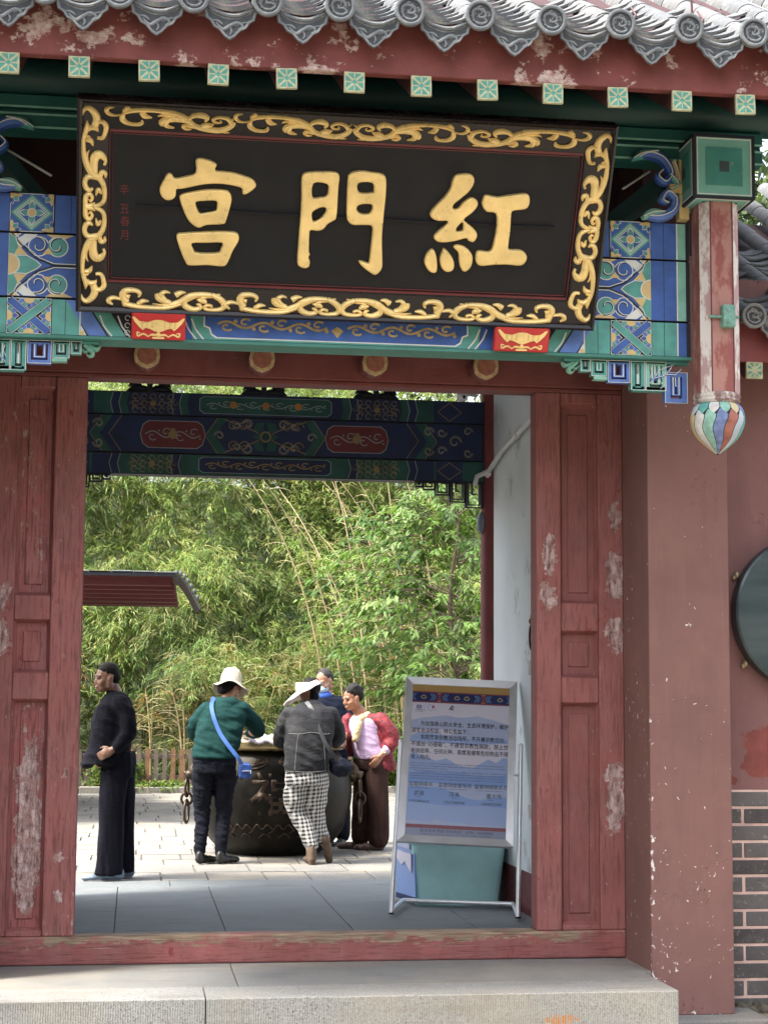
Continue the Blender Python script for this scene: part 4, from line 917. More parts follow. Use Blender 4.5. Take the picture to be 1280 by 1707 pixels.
# ------------------------------------------------------------------ name plaque
PC = [at(134, 521, y=-1.14), at(985, 548, y=-1.14), at(1031, 208, y=-1.62), at(125, 160, y=-1.62)]
PW, PX = 2.50, 0.935
zb = (PC[0].z+PC[1].z)/2; zt = (PC[2].z+PC[3].z)/2
PO = Vector((PX-PW/2, -1.14, zb)); PV = Vector((0, -0.48, zt-zb)); PH = PV.length; PV.normalize(); PU = Vector((1, 0, 0)); PN = Vector((0, -PV.z, PV.y))
PL = empty('name_plaque', (PX, -1.14, zb), 'black lacquered plaque with carved gilt border and three big gold characters', 'plaque')
def pq(px, py):                  # image point -> plaque plane coordinates
    p = at_plane(px, py, PO, PN) - PO; return (p.dot(PU), p.dot(PV))
BW = 0.150
m = MB(); m.obox(PO - PN*.085 + PU*(BW-.01) + PV*(BW-.01), PU*(PW-2*BW+.02), PV*(PH-2*BW+.02), PN*.06); m.build('board', M_board, PL)
# frame: four mitred mouldings, raised outer lip and sloping inner face
prof = [(0, -.09), (0, .012), (.012, .018), (.022, .012), (.030, .0), (BW-.02, -.004), (BW-.008, -.010), (BW, -.024)]
cs = [(0, 0), (PW, 0), (PW, PH), (0, PH)]; dirs = [(1, 1), (-1, 1), (-1, -1), (1, -1)]
for k in range(4):
    j = (k+1) % 4; m = MB(); vs = []
    for (ci, di) in ((cs[k], dirs[k]), (cs[j], dirs[j])):
        for d, h in prof: vs.append(PO+PU*(ci[0]+di[0]*d)+PV*(ci[1]+di[1]*d)+PN*h)
    n = len(prof); m.add(vs, [(i, n+i, n+i+1, i+1) for i in range(n-1)]); m.build('frame_side', M_lacq, PL, autos=30)
m = MB(); m.obox(PO-PN*.09, PU*PW, PV*PH, PN*.004); m.build('backing', M_lacq, PL)
D = Draw(PO, PU, PV, PN)
D.stroke([(BW-.002, BW-.002), (PW-BW+.002, BW-.002), (PW-BW+.002, PH-BW+.002), (BW-.002, PH-BW+.002)], .012, M_trim, -.024, -.012, closed=True)
D.stroke([(BW+.012, BW+.012), (PW-BW-.012, BW+.012), (PW-BW-.012, PH-BW-.012), (BW+.012, PH-BW-.012)], .004, M_trim, -.025, -.021, closed=True)
D.build('inner_trim', PL)
# carved gilt scrollwork traced as centre lines with widths, one unit per run
TOP = [([(140,50),(90,60),(70,100),(95,145),(150,160),(215,140)],[8,26,38,28,18,14]), ([(215,140),(210,205),(255,258),(335,270),(378,248),(380,205)],[32,48,34,28,32,12]),
 ([(210,130),(280,88),(400,68),(550,72),(680,102),(785,155)],[26,36,34,34,46,36]), ([(215,100),(250,52),(287,66)],[26,28,10]), ([(375,95),(405,150),(468,165)],[44,44,8]), ([(690,140),(600,112),(515,142)],[36,34,8]),
 ([(785,178),(680,160),(590,185),(550,230),(560,275)],[50,56,50,46,14]), ([(600,180),(590,262),(665,290)],[50,40,10]), ([(545,215),(525,205)],[26,8]), ([(570,180),(575,160)],[26,8]), ([(780,165),(838,245),(945,285),(1075,290),(1165,225),(1188,165)],[44,42,44,46,42,30]),
 ([(785,160),(825,112),(895,98),(950,130),(930,185)],[32,38,48,40,14]), ([(1172,205),(1135,132),(1060,112),(1003,145),(1022,185),(1075,182),(1062,150)],[42,36,26,28,20,14,8]), ([(905,262),(950,240),(1012,212)],[48,52,10]), ([(975,225),(985,205)],[30,8]),
 ([(835,262),(760,248),(738,272),(770,300),(815,296)],[30,28,24,20,8]), ([(1055,288),(1100,315),(1152,318)],[32,18,6]), ([(1160,152),(1195,108)],[28,6])]
BOT = [([(105,245),(66,205),(108,168),(190,185)],[12,34,28,16]), ([(190,190),(230,238),(380,262),(560,258),(690,205)],[26,34,32,34,30]), ([(225,215),(190,140),(215,85),(290,75),(335,105),(325,150)],[44,52,42,32,30,14]), ([(200,205),(205,245),(235,258)],[24,24,8]), ([(230,150),(255,130)],[44,8]),
 ([(318,228),(365,192),(416,194)],[28,30,8]), ([(352,190),(355,176)],[22,8]), ([(445,220),(560,228),(680,192),(760,132),(850,97),(955,92)],[6,22,46,54,38,28]), ([(600,205),(500,155),(482,100)],[36,46,26]), ([(565,185),(520,120),(552,80),(597,90)],[30,36,24,10]), ([(645,115),(688,82),(732,80)],[44,30,8]),
 ([(722,180),(732,235),(800,265),(858,248),(852,212),(825,205)],[36,46,34,34,26,10]), ([(955,92),(1030,140),(1068,200),(1040,252),(955,265),(895,248),(918,212),(962,222),(948,240)],[32,42,46,32,26,26,22,16,8]), ([(915,185),(875,160),(825,152)],[16,44,8]), ([(860,165),(885,122),(960,118)],[34,26,14]), ([(975,112),(1032,84)],[36,8])]
SID = [([(95,240),(118,155),(190,122),(290,190),(332,300),(300,400)],[12,44,62,84,92,84]), ([(335,330),(430,330),(492,400),(472,520),(430,590),(345,590)],[52,54,64,54,48,38]), ([(165,325),(170,430),(112,620),(118,850),(185,1050),(300,1200)],[12,62,54,66,84,104]), ([(190,480),(250,430),(320,440),(362,492)],[34,62,62,10]), ([(150,630),(235,640),(278,725)],[44,62,12]), ([(150,570),(200,580),(235,605)],[30,36,8]),
 ([(195,1010),(172,880),(212,790)],[24,32,8]), ([(300,1150),(292,980),(330,880),(420,868),(490,950),(470,1020)],[84,100,112,92,44,34]), ([(340,850),(355,815)],[50,10]), ([(430,860),(470,840)],[50,10]), ([(300,1200),(400,1250),(470,1380),(482,1550),(432,1650),(300,1705)],[100,72,62,54,54,44]), ([(400,1230),(430,1140),(490,1160),(492,1232)],[54,62,52,16]), ([(335,1232),(200,1222),(140,1300),(160,1400),(230,1440),(280,1400)],[44,64,62,64,54,22]),
 ([(430,1490),(372,1425),(335,1525)],[32,56,16]), ([(150,1707),(158,1560),(220,1500),(272,1560),(242,1620),(205,1582)],[54,64,52,42,32,12]), ([(160,1700),(250,1690),(320,1640)],[60,60,12])]
def lay(D, strokes, box, u0, v0, u1, v1, fu=False, fv=False):
    x0, y0, x1, y1 = box; sx, sy = (u1-u0)/(x1-x0), (v1-v0)/(y1-y0); k = (abs(sx)+abs(sy))/2
    for pts, wd in strokes:
        P = []
        for (x, y) in pts:
            a = (x-x0)*sx; b_ = (y1-y)*sy
            if fu: a = (u1-u0)-a
            if fv: b_ = (v1-v0)-b_
            P.append((u0+a, v0+b_))
        D.carve(P, [q*k*1.42 for q in wd], M_gold, .018, 5)
c = PW/2
for nm, units in (('top', [(.118, .712, 0), (.700, c-.002, 0), (c+.002, PW-.700, 1), (PW-.712, PW-.118, 1)]),):
    D = Draw(PO, PU, PV, PN)
    for a, b_, f in units: lay(D, TOP, (45, 38, 1200, 325), a, PH-BW+.018, b_, PH-.038, bool(f))
    D.build('gilt_scroll', PL, autos=60)
D = Draw(PO, PU, PV, PN)
for a, b_, f in ((.135, .70, 0), (.685, c, 0), (c, PW-.685, 1), (PW-.70, PW-.135, 1)): lay(D, BOT, (38, 52, 1078, 285), a, .022, b_, BW-.028, bool(f))
D.build('gilt_scroll', PL, autos=60)
for f in (0, 1):
    D = Draw(PO, PU, PV, PN); u0, u1 = (.022, .140) if not f else (PW-.140, PW-.022)
    lay(D, SID, (82, 100, 530, 1710), u0, PH/2, u1, PH-.045, bool(f), False); lay(D, SID, (82, 100, 530, 1710), u0, .045, u1, PH/2, bool(f), True)
    D.build('gilt_scroll', PL, autos=60)
# the three large gilt characters, outlines measured on the photograph
def G6(l): return cr([pq(250+x/6.737, 250+y/6.737) for x, y in l], 3, True)
def G7(l): return cr([pq(480+x/7.111, 270+y/7.111) for x, y in l], 3, True)
def G8(l): return cr([pq(695+x/6.4, 275+y/6.4) for x, y in l], 3, True)
ch = {'gong': [G6([(515,130),(550,97),(620,105),(700,130),(752,165),(735,215),(760,240),(900,250),(1050,290),(1150,330),(1195,390),(1170,440),(1080,500),(1040,490),(1030,430),(900,395),(750,380),(600,390),(450,420),(350,440),(300,445),(290,520),(250,560),(190,565),(130,520),(112,440),(140,370),(200,270),(250,275),(285,320),(400,300),(515,262)]),
   G6([(345,510),(450,480),(640,450),(830,455),(895,480),(920,560),(890,690),(855,800),(820,835),(640,845),(555,875),(480,840),(420,770),(370,660),(338,560)]), G6([(515,590),(620,575),(745,575),(755,640),(740,680),(640,705),(570,715),(545,690)]),
   G6([(305,960),(340,940),(600,925),(800,920),(960,930),(1000,970),(990,1040),(930,1140),(880,1260),(820,1310),(650,1295),(450,1300),(400,1260),(340,1120),(303,1000)]), G6([(475,1050),(640,1045),(810,1045),(800,1110),(775,1155),(640,1165),(520,1155),(490,1120)])],
 'men': [G7([(165,190),(220,130),(380,118),(560,122),(612,170),(600,300),(590,480),(575,660),(540,700),(470,740),(420,800),(350,820),(270,812),(255,870),(250,1060),(262,1100),(245,1130),(262,1190),(245,1250),(190,1262),(130,1235),(112,1170),(130,900),(150,650),(162,400)]),
   G7([(305,255),(465,265),(478,350),(455,410),(380,425),(293,420)]), G7([(290,600),(380,545),(445,545),(452,590),(400,660),(320,710),(293,690)]),
   G7([(710,200),(740,140),(850,108),(1000,125),(1120,145),(1165,210),(1160,400),(1140,600),(1115,900),(1120,1150),(1110,1270),(1035,1342),(940,1290),(870,1230),(840,1180),(900,1185),(960,1200),(975,1080),(995,900),(995,765),(880,750),(760,745),(705,690),(695,600),(700,400)]),
   G7([(835,255),(1000,250),(1018,350),(990,370),(845,365)]), G7([(815,560),(850,510),(985,505),(1000,560),(960,620),(860,615)])],
 'hong': [G8([(380,170),(420,110),(540,95),(600,120),(610,190),(560,280),(480,350),(395,420),(385,465),(440,470),(500,400),(580,352),(640,380),(645,440),(590,510),(500,585),(560,640),(630,710),(640,770),(600,825),(550,810),(520,785),(400,815),(280,830),(210,815),(180,770),(230,710),(310,640),(320,600),(230,600),(160,570),(142,520),(200,440),(300,340),(360,250)]),
   G8([(425,670),(485,612),(492,680),(480,705),(420,712)]), G8([(165,900),(205,970),(215,1110),(190,1155),(130,1135),(80,1050),(100,960)]), G8([(290,895),(350,950),(395,1040),(385,1120),(325,1145),(265,1105),(243,1010),(270,930)]), G8([(390,880),(440,855),(530,890),(590,970),(580,1080),(520,1140),(475,1120),(450,1040),(440,940)]),
   G8([(735,325),(860,345),(1000,325),(1160,308),(1200,350),(1195,430),(1150,475),(1030,490),(1005,530),(995,700),(975,850),(985,905),(1100,910),(1160,950),(1170,1010),(1110,1075),(950,1065),(800,1070),(680,1080),(630,1040),(628,960),(660,920),(780,925),(820,830),(850,650),(840,520),(740,500),(695,430),(705,370)])]}
for k, lo in ch.items(): curve_mesh('gilt_character', lo, PO, PU, PV, PN, M_gold, PL, h=.022, bev=.008, h0=-.026)
M_redink = simple('red_ink', (0.11, 0.014, 0.014), .5)
for chh, (px_, py_) in zip('辛丑春月', ((199, 324), (199, 356), (200, 377), (200, 400))):
    u, v = pq(px_, py_); text_obj(chh, 'small_character', .052, PO+PU*u+PV*v, PU*.9, PV, PN, M_redink, PL, -.0235)
m = MB(); pts = [pq(*p) for p in ((225, 343), (320, 347), (440, 356), (560, 362), (700, 369), (860, 377), (925, 379))]
Dk = Draw(PO, PU, PV, PN); Dk.stroke(pts, .0012, M_black, -.0265, -.0015); Dk.build('joint_crack', PL)
for x0, x1 in ((0.10, -0.18), (1.76, 2.08)):
    m = MB()
    a = at(90, 325, y=-1.0) if x1 < 0 else at(1015, 345, y=-1.0); b_ = at(2, 243, y=-1.0) if x1 < 0 else at(1082, 286, y=-1.0)
    a = Vector((a.x, -1.25, a.z+.02)); m.tube([a, b_], .006, 6); m.build('stay_wire', simple('wire_grey', (.3, .3, .28), .5), PL)
# red supports with gilt bats
for i, (px0, px1, py0, py1) in enumerate(((219, 309, 521, 566), (822, 913, 541, 586))):
    xa, xb = at(px0, py1, y=-1.10).x, at(px1, py1, y=-1.10).x; zl = at((px0+px1)/2, py1+1, y=-1.10).z; zu = at((px0+px1)/2, py0, y=-1.15).z
    S = empty('plaque_support', ((xa+xb)/2, -1.10, zl), ('bright red plaque support carved with a gilt bat, left one below the gold plaque', 'bright red plaque support carved with a gilt bat, right one below the gold plaque')[i], 'plaque support', 'red plaque supports')
    O = Vector((xa, -1.10, zl)); V = Vector((0, -.06, zu-.002-zl)); L = V.length; V.normalize(); N = Vector((0, -V.z, V.y)); Wd = xb-xa
    m = MB(); m.obox(O-N*.045, (Wd, 0, 0), V*L, N*.045); m.build('block', M_bright, S, bevel=.006)
    D = Draw(O+Vector((Wd/2, 0, 0)), (1, 0, 0), V, N); k = Wd/2
    for s in (-1, 1):
        bat = [(0, .100), (s*.018, .098), (s*.05, .086), (s*.085, .090), (s*.110, .112), (s*.118, .108), (s*.105, .085), (s*.085, .062), (s*.070, .048), (s*.058, .060), (s*.040, .056), (s*.018, .045), (0, .040)]
        D.poly([(a*1.05, b_) for a, b_ in bat], M_gold, 0, .007)
        for t in (.03, .055, .08): D.stroke([(s*t, .092), (s*t*.95, .06)], .002, M_goldpaint, .007, .0085)
        D.carve([(s*.045, .015), (s*.07, .028), (s*.095, .018), (s*.10, .035), (s*.085, .032)], [.006, .009, .009, .007, .004], M_gold, .007)
        D.carve([(0, .022), (s*.03, .026), (s*.045, .018)], [.012, .01, .005], M_gold, .007)
    D.disc(0, .032, .009, M_gold, 0, .009); D.stroke([(-.028, .012), (.028, .012)], .008, M_gold, 0, .007); D.build('gilt_bat', S)
# ------------------------------------------------------------------ side wall to the right, with its own roof and a round black plaque
SW = empty('side_wall', (5.0, -0.1, -0.2), 'red plastered wall on a grey brick base, right of the gate pier, with a dark tiled roof', 'wall')
m = MB(); m.box(3.084, 7.5, -0.235, 0.1, 0.955, 3.75); m.build('plaster', M_wingwall, SW)
m = MB(); m.box(3.084, 7.5, -0.241, 0.1, -0.21, 0.954); m.build('mortar', M_pinkmortar, SW)
bp = None; BL, BHt = .300, .0900
for r in range(13):
    z0 = 0.950-(r+1)*BHt
    for k in range(-1, 5):
        xj = 3.234+k*BL+(0 if r % 2 else .147)+random.uniform(-.003, .003)
        a, b_ = max(3.086, xj-BL+.007), xj-.007
        if b_-a < .02: continue
        m = MB(); m.box(a, b_, -0.246+random.uniform(-.002, .002), -0.20, z0+.0075+random.uniform(-.001, .001), z0+BHt-.0075); m.build('brick', M_brick, SW, bevel=.003)
m = MB(); 
for i in range(40):
    a = 3.05+i*.05; m.ell((a, -0.27+random.uniform(-.02, .02), -.2), (.05, .07+random.uniform(0, .04), .03+random.uniform(0, .025)), 7, 5)
tag(m.build('soil', simple('soil', (.10, .085, .06), .95, var=.4, sc=30, bump=.8), None), kind='stuff')
m = MB(); m.box(3.084, 7.5, -0.62, -0.58, 3.21, 3.44); m.build('fascia', M_plain_red, SW)
m = MB(); m.add([(3.084, -.60, 3.40), (7.5, -.60, 3.40), (7.5, 1.6, 3.38+2.2*SL), (3.084, 1.6, 3.38+2.2*SL)], [(0, 1, 2, 3)]); m.add([(3.084, -.60, 3.32), (7.5, -.60, 3.32), (7.5, 1.6, 3.30+2.2*SL), (3.084, 1.6, 3.30+2.2*SL)], [(0, 3, 2, 1)]); SR = m.build('roof', M_rafter, SW)
for k in range(5):
    x = 3.20+k*.30
    m = MB(); m.beam((x, -.60, 3.165), (x, -.1, 3.165+.5*SL), .085, .085); rr_ = m.build('rafter', M_rafter, SW)
    D = Draw((x, -.6185, 3.165), (1, 0, 0), (0, 0, 1), (0, -1, 0)); D.rect(-.044, -.044, .044, .044, M_raftend, -.016, .002)
    for s1 in (-1, 1):
        for s2 in (-1, 1):
            D.poly([(s1*.005, s2*.014), (s1*.010, s2*.034), (s1*.026, s2*.037)], M_teal, 0, .003); D.poly([(s1*.012, s2*.006), (s1*.037, s2*.010), (s1*.037, s2*.028), (s1*.022, s2*.018)], M_teal, 0, .003)
    D.build('rafter_end', rr_)
tile_field([3.165+.30*k for k in range(5)], -.70, 3.445, 13, 14, SR, M_tilewing, M_tilewing, tile_mat('wing_end', (.22, .225, .22), .1, False), wpos(SR))
DP = empty('round_plaque', (3.602, -0.29, 1.90), 'round dark polished metal plaque fixed on the red wall beside the brick base', 'plaque')
M_disc = NB('disc_metal'); vv = M_disc.co((1, 1, 1))
M_disc.col(M_disc.mix(M_disc.ramp(M_disc.noise(M_disc.co((.6, 1, 4)), 2, 3), .35, .65), (.045, .065, .07), (.085, .11, .115))); M_disc.rough(.28); M_disc.bs.inputs['Metallic'].default_value = .5; M_disc = M_disc.m
m = MB(); m.lathe([(0.0, -.045), (.408, -.045), (.420, -.038), (.424, -.02), (.420, .05)], (3.602, -0.29, 1.90), 72, axis='y'); m.build('disc', M_disc, DP, autos=30)
for a in (R_(152), R_(218)):
    m = MB(); m.ell((3.602+.44*math.cos(a), -.255, 1.90+.44*math.sin(a)), (.014, .02, .02), 8, 6); m.ell((3.602+.455*math.cos(a), -.25, 1.90+.44*math.sin(a)-.015), (.012, .015, .014), 8, 6); m.build('clamp', simple('clamp_brass', (.4, .34, .2), .5, metal=.5), DP, smooth=True)
# ------------------------------------------------------------------ small fittings in the passage
cv = at(770, 661, y=3.36)
CC = empty('security_camera', cv, 'small white dome security camera on the rear beam, upper right of the opening', 'security camera')
m = MB(); m.ell(cv+Vector((0, 0, .0)), (.045, .045, .04), 14, 10); m.build('dome_housing', simple('cam_white', (.85, .85, .85), .4), CC, smooth=True)
m = MB(); m.ell(cv+Vector((.008, -.040, -.010)), (.013, .012, .013), 12, 8); m.build('lens', simple('cam_lens', (.02, .02, .02), .1), CC, smooth=True)
m = MB(); m.tube([cv+Vector((.04, .02, .02)), cv+Vector((.12, .04, .015))], .012, 8); m.build('arm', M_wline, CC)
m = MB(); m.tube([(2.585, .15, 3.40), (2.585, 1.4, 3.335), (2.585, 2.0, 3.29), (2.585, 2.9, 3.215), (2.585, 3.36, 3.13), (2.50, 3.40, 3.09), (2.49, 3.42, 3.03)], .019, 10)
m.tube([(2.585, 2.35, 3.262), (2.585, 2.45, 3.254)], .027, 10); m.tube([(2.585, 3.38, 3.12), (2.57, 3.40, 3.10)], .026, 10)
tag(m.build('conduit', simple('conduit_white', (.62, .62, .60), .5, var=.15), None, autos=40), 'dirty white plastic conduit running up along the white passage wall', 'conduit')
m = MB(); lp = at(802, 872, y=3.45); m.ell(lp, (.035, .035, .085), 10, 8); tag(m.build('lamp', simple('lamp_grey', (.16, .2, .24), .5), None, smooth=True), 'small grey-blue fitting on the red rear column by the leaves', 'lamp')
sk_ = at(884, 1352, x=2.61); m = MB(); m.box(2.60, 2.618, sk_.y-.04, sk_.y+.04, sk_.z-.045, sk_.z+.045); tag(m.build('socket', simple('socket_w', (.7, .7, .68), .4), None, bevel=.003), 'small white wall socket low on the white passage wall', 'socket')
# ------------------------------------------------------------------ notice board on its steel stand
BT = [at(672, 1131, y=2.62), at(859, 1134, y=2.48), at(855, 1413, y=2.06), at(661, 1403, y=2.20)]
bu = (BT[2]-BT[3]); BWd = bu.length; bu.normalize(); bv = ((BT[0]+BT[1])/2-(BT[2]+BT[3])/2); bv = bv-bu*bv.dot(bu); BHg = bv.length; bv.normalize(); bn = bu.cross(bv)
if bn.y > 0: bn = -bn
NBd = empty('notice_board', (BT[3].x+BWd/2, 2.3, 0), 'stainless steel framed notice board on a tilted stand, printed with blue mountains and text', 'notice board')
BO = BT[3]
def bp_(u, v, h=0): return BO+bu*u+bv*v+bn*h
t = .052
for (u0, v0, u1, v1) in ((0, 0, BWd, t), (0, BHg-t, BWd, BHg)):
    m = MB(); m.add([bp_(u0, v0), bp_(u1, v0), bp_(u1-(t if v0 == 0 else 0), v1), bp_(u0+(t if v0 == 0 else 0), v1)] if v0 == 0 else [bp_(u0+t, v0, .0), bp_(u1-t, v0, 0), bp_(u1, v1), bp_(u0, v1)], [(0, 1, 2, 3)])
    n = m.v[:]; m = MB(); m.add([Vector(p)-bn*.03 for p in n]+[Vector(p)+bn*(.012 if i in ((0, 1) if v0 == 0 else (2, 3)) else .004) for i, p in enumerate(n)], [(4, 5, 6, 7), (3, 2, 1, 0), (0, 1, 5, 4), (1, 2, 6, 5), (2, 3, 7, 6), (3, 0, 4, 7)]); m.build('frame_bar', M_steel, NBd, bevel=.002)
for (a, b_) in ((0, t), (BWd, BWd-t)):
    n = [bp_(a, 0), bp_(b_, t), bp_(b_, BHg-t), bp_(a, BHg)]
    m = MB(); m.add([Vector(p)-bn*.03 for p in n]+[Vector(p)+bn*(.012 if i in (0, 3) else .004) for i, p in enumerate(n)], [(4, 5, 6, 7), (3, 2, 1, 0), (0, 1, 5, 4), (1, 2, 6, 5), (2, 3, 7, 6), (3, 0, 4, 7)]); m.build('frame_bar', M_steel, NBd, bevel=.002)
# printed sheet
def flat(name, c, r=.35): return simple(name, c, r, var=.02)
K_pink = flat('print_lilac', (0.84, 0.80, 0.93)); K_b1 = flat('print_blue_a', (0.44, 0.56, 0.88)); K_b2 = flat('print_blue_b', (0.32, 0.47, 0.86)); K_b3 = flat('print_blue_c', (0.24, 0.41, 0.84)); K_b0 = flat('print_blue_d', (0.55, 0.62, 0.86))
K_och = flat('print_ochre', (0.558, 0.357, 0.124)); K_mar = flat('print_maroon', (0.310, 0.085, 0.109)); K_gr = flat('print_grey', (0.34, 0.37, 0.52)); K_ink = flat('print_ink', (.025, .025, .05)); K_navy = flat('print_navy', (.02, .035, .14))
D = Draw(BO-bn*.006, bu, bv, bn); a0, a1, c0_, c1 = t-.004, BWd-t+.004, t-.004, BHg-t+.004; PWi, PHi = a1-a0, c1-c0_
def pr(fx, fy): return (a0+PWi*fx, c1-PHi*fy)       # fractions of the sheet from its top left
D.poly([pr(0, 0), pr(1, 0), pr(1, 1), pr(0, 1)], K_pink, -.01, 0)
def mount(pts, m, h, base): D.poly([pr(*p) for p in pts]+[pr(1, base), pr(0, base)], m, 0, h)
mount([(0, .245), (.12, .225), (.35, .203), (.5, .215), (.68, .20), (.85, .225), (1, .25)], K_b0, .0004, .30)
mount([(0, .345), (.12, .32), (.25, .325), (.4, .335), (.55, .30), (.68, .275), (.8, .29), (.95, .275), (1, .29)], K_b0, .0006, .36)
D.poly([pr(0, .36), pr(1, .345), pr(1, .43), pr(0, .47)], K_pink, 0, .0005)
mount([(0, .352), (.14, .327), (.3, .335), (.45, .36), (.7, .35), (.9, .34), (1, .35)], K_b1, .0007, .40); mount([(0, .385), (.3, .39), (.6, .395), (1, .375)], K_pink, .0008, .5)
mount([(0, .475), (.06, .46), (.15, .485), (.28, .51), (.38, .49), (.5, .535), (.65, .545), (.8, .485), (.88, .505), (.95, .47), (1, .475)], K_b1, .001, .66)
mount([(0, .60), (.2, .575), (.35, .59), (.5, .58), (.7, .60), (1, .585)], K_b2, .0012, .70)
D.poly([pr(0, .66), pr(.3, .655), pr(.6, .67), pr(1, .66), pr(1, .76), pr(.75, .775), pr(.5, .73), pr(.28, .69), pr(.1, .68), pr(0, .69)], K_b0, 0, .0015)
mount([(0, .685), (.15, .69), (.3, .683), (.45, .705), (.6, .745), (.72, .755), (.85, .735), (1, .725)], K_b2, .0018, .93)
mount([(0, .78), (.4, .80), (.8, .79), (1, .80)], K_b1, .0019, .93)
mount([(0, .895), (.04, .90), (.25, .905), (.30, .885), (.36, .90), (.6, .91), (1, .915)], K_b0, .0021, .93)
mount([(0, .88), (.04, .895), (.26, .90), (.31, .88), (.36, .895), (.5, .905), (1, .912)], K_b1, .0020, .93)
D.poly([pr(0, .925), pr(1, .925), pr(1, .948), pr(0, .948)], K_mar, 0, .0025); D.poly([pr(0, .948), pr(1, .948), pr(1, 1), pr(0, 1)], K_gr, 0, .0025)
D.poly([pr(0, 0), pr(1, 0), pr(1, .047), pr(0, .047)], K_och, 0, .0025); D.poly([pr(0, .047), pr(1, .047), pr(1, .122), pr(0, .122)], K_mar, 0, .0025)
D.poly([pr(0, .055), pr(1, .055), pr(1, .114), pr(0, .114)], K_navy, 0, .003)
for cx_ in (.28, .73): D.poly([pr(cx_-.035, .055), pr(cx_+.035, .055), pr(cx_+.01, .085), pr(cx_+.035, .114), pr(cx_-.035, .114), pr(cx_-.01, .085)], K_mar, 0, .0035); D.disc(*pr(cx_, .058), .008, K_och, 0, .004, 8, .004); D.disc(*pr(cx_, .112), .008, K_och, 0, .004, 8, .004)
for cx_ in (.12, .46, .56, .90):
    for j in range(3): a = j*2.1; D.stroke([pr(cx_+.03*math.cos(q+a)*(1-q*.12), .085+.014*math.sin(q+a)*(1-q*.1)) for q in np.linspace(0, 4, 9)], .0035, flat('print_gold', (.5, .42, .22)), 0, .0045)
for cx_, s in ((.20, 1), (.36, -1), (.65, 1), (.80, -1), (.03, -1), (.98, 1)):
    for j in range(3): D.stroke([pr(cx_-s*.012+s*j*.018, .062), pr(cx_+s*.012+s*j*.018, .085), pr(cx_-s*.012+s*j*.018, .108)], .0035, K_b2, 0, .004)
SHT = D.build('printed_sheet', NBd)
def line(txt, fx, fy, size, m=K_ink, wid=None, **k):
    u, v = pr(fx, fy); return text_obj(txt, 'lettering', size, bp_(u, v, -.0055), bu, bv, bn, m, SHT, .0005+.0015, width=(wid*PWi if wid else None), **k)
fs = .0385
for txt, x, y, wd in (('为加强泰山防火安全、生态环境保护，维护', .10, .278, .89), ('游客合法权益，特公告如下：', .015, .324, .57), ('本院落非宗教活动场所，不开展宗教活动，', .105, .369, .86), ('不摆放“功德箱”、不接受宗教性捐款；禁止焚', .015, .415, .98), ('香烧纸等，任何火种、易燃易爆等危险物品不得', .015, .461, .98), ('带入院内。', .02, .503, .20)): line(txt, x, y, fs, wid=wd, bold=.00025)
for i, (txt, wd) in enumerate((('Dear tourist: In order to strengthen fire safety, ecological environment protection of', .94), ('Mount Tai and to safeguard the legitimate rights and interests of tourists, we make', .95), ('the following announcement is hereby:', .38), ('    This compound is not a place for religious activities, no religious activi-', .96), ('ties are allowed, no merit boxes are placed, and no religious donations are', .95), ('accepted; burning incense and paper burning are prohibited, and no fire, flam-', .95), ('mable and explosive and other dangerous goods are brought into the courtyard.', .95))):
    line(txt, .02, .522+i*.0165+.012, .0155, flat('print_ink2', (.12, .13, .25)), wid=wd)
for txt, en, x, wd in (('监管网络长', 'Head of Supervision Network', .015, .24), ('监管网络督导员', 'Supervisor of Supervision Network', .31, .33), ('监管网络联系员', 'Contact of Supervision Network', .67, .33)):
    line(txt, x, .678, fs*.92, wid=wd); line(en, x+.02, .694, .011, wid=wd*.8)
for nm, en, no, x, wd in (('武强', 'Wu Qiang', '13953806632', .02, .20), ('冯涛', 'Feng Tao', '13515386968', .37, .20), ('董大伟', 'Dong Dawei', '13646702900', .74, .20)):
    line(nm, x+.05, .738, fs*.95, wid=.10 if len(nm) == 2 else .15); line(en, x+.075, .752, .011, wid=.05); line(no, x, .785, .026, wid=wd)
line('服务咨询 救援 投诉电话：0538—96008888', .15, .972, .026, wid=.72); line('Service consultation, rescue and complaint: 0538—96008888', .15, .988, .014, wid=.70)
D = Draw(BO-bn*.0035, bu, bv, bn)
u, v = pr(.055, .165); D.rect(u, v, u+.03, v+.025, flat('logo_blue', (.02, .07, .35)), 0, .001); D.rect(u+.006, v+.005, u+.024, v+.009, K_pink, 0, .0016); D.poly([(u+.006, v+.016), (u+.024, v+.016), (u+.015, v+.022)], K_pink, 0, .0016)
for q in (.008, .012, .016, .020): D.rect(u+q, v+.009, u+q+.002, v+.016, K_pink, 0, .0016)
for q in range(3): D.stroke([(u+.036+q*.01, v+.004), (u+.034+q*.01, v+.02)], .0015, K_b1, 0, .001)
u, v = pr(.20, .155); D.stroke([(u+.022*math.cos(a), v+.022*math.sin(a)) for a in np.linspace(.6, 5.6, 20)], .003, K_b2, 0, .001); D.disc(u+.014, v+.004, .010, flat('logo_red', (.45, .12, .12)), 0, .0012, 10); D.disc(u+.03, v-.01, .006, K_b0, 0, .0012, 8)
u, v = pr(.41, .155)
for p in ([(u-.018, v-.014), (u-.004, v+.004), (u+.002, v+.022)], [(u-.004, v+.012), (u+.012, v+.018)], [(u+.0, v+.0), (u+.018, v+.008)], [(u+.004, v+.004), (u+.002, v-.012), (u+.014, v-.008)], [(u-.012, v+.006), (u-.002, v-.010)]): D.stroke(cr(p, 3), .005, K_ink, 0, .001)
D.build('emblem', SHT)
line('UNESCO', .04, .178, .014, flat('logo_blue', (.02, .07, .35)), wid=.10); line('World Heritage', .04, .187, .007, K_ink, wid=.08)
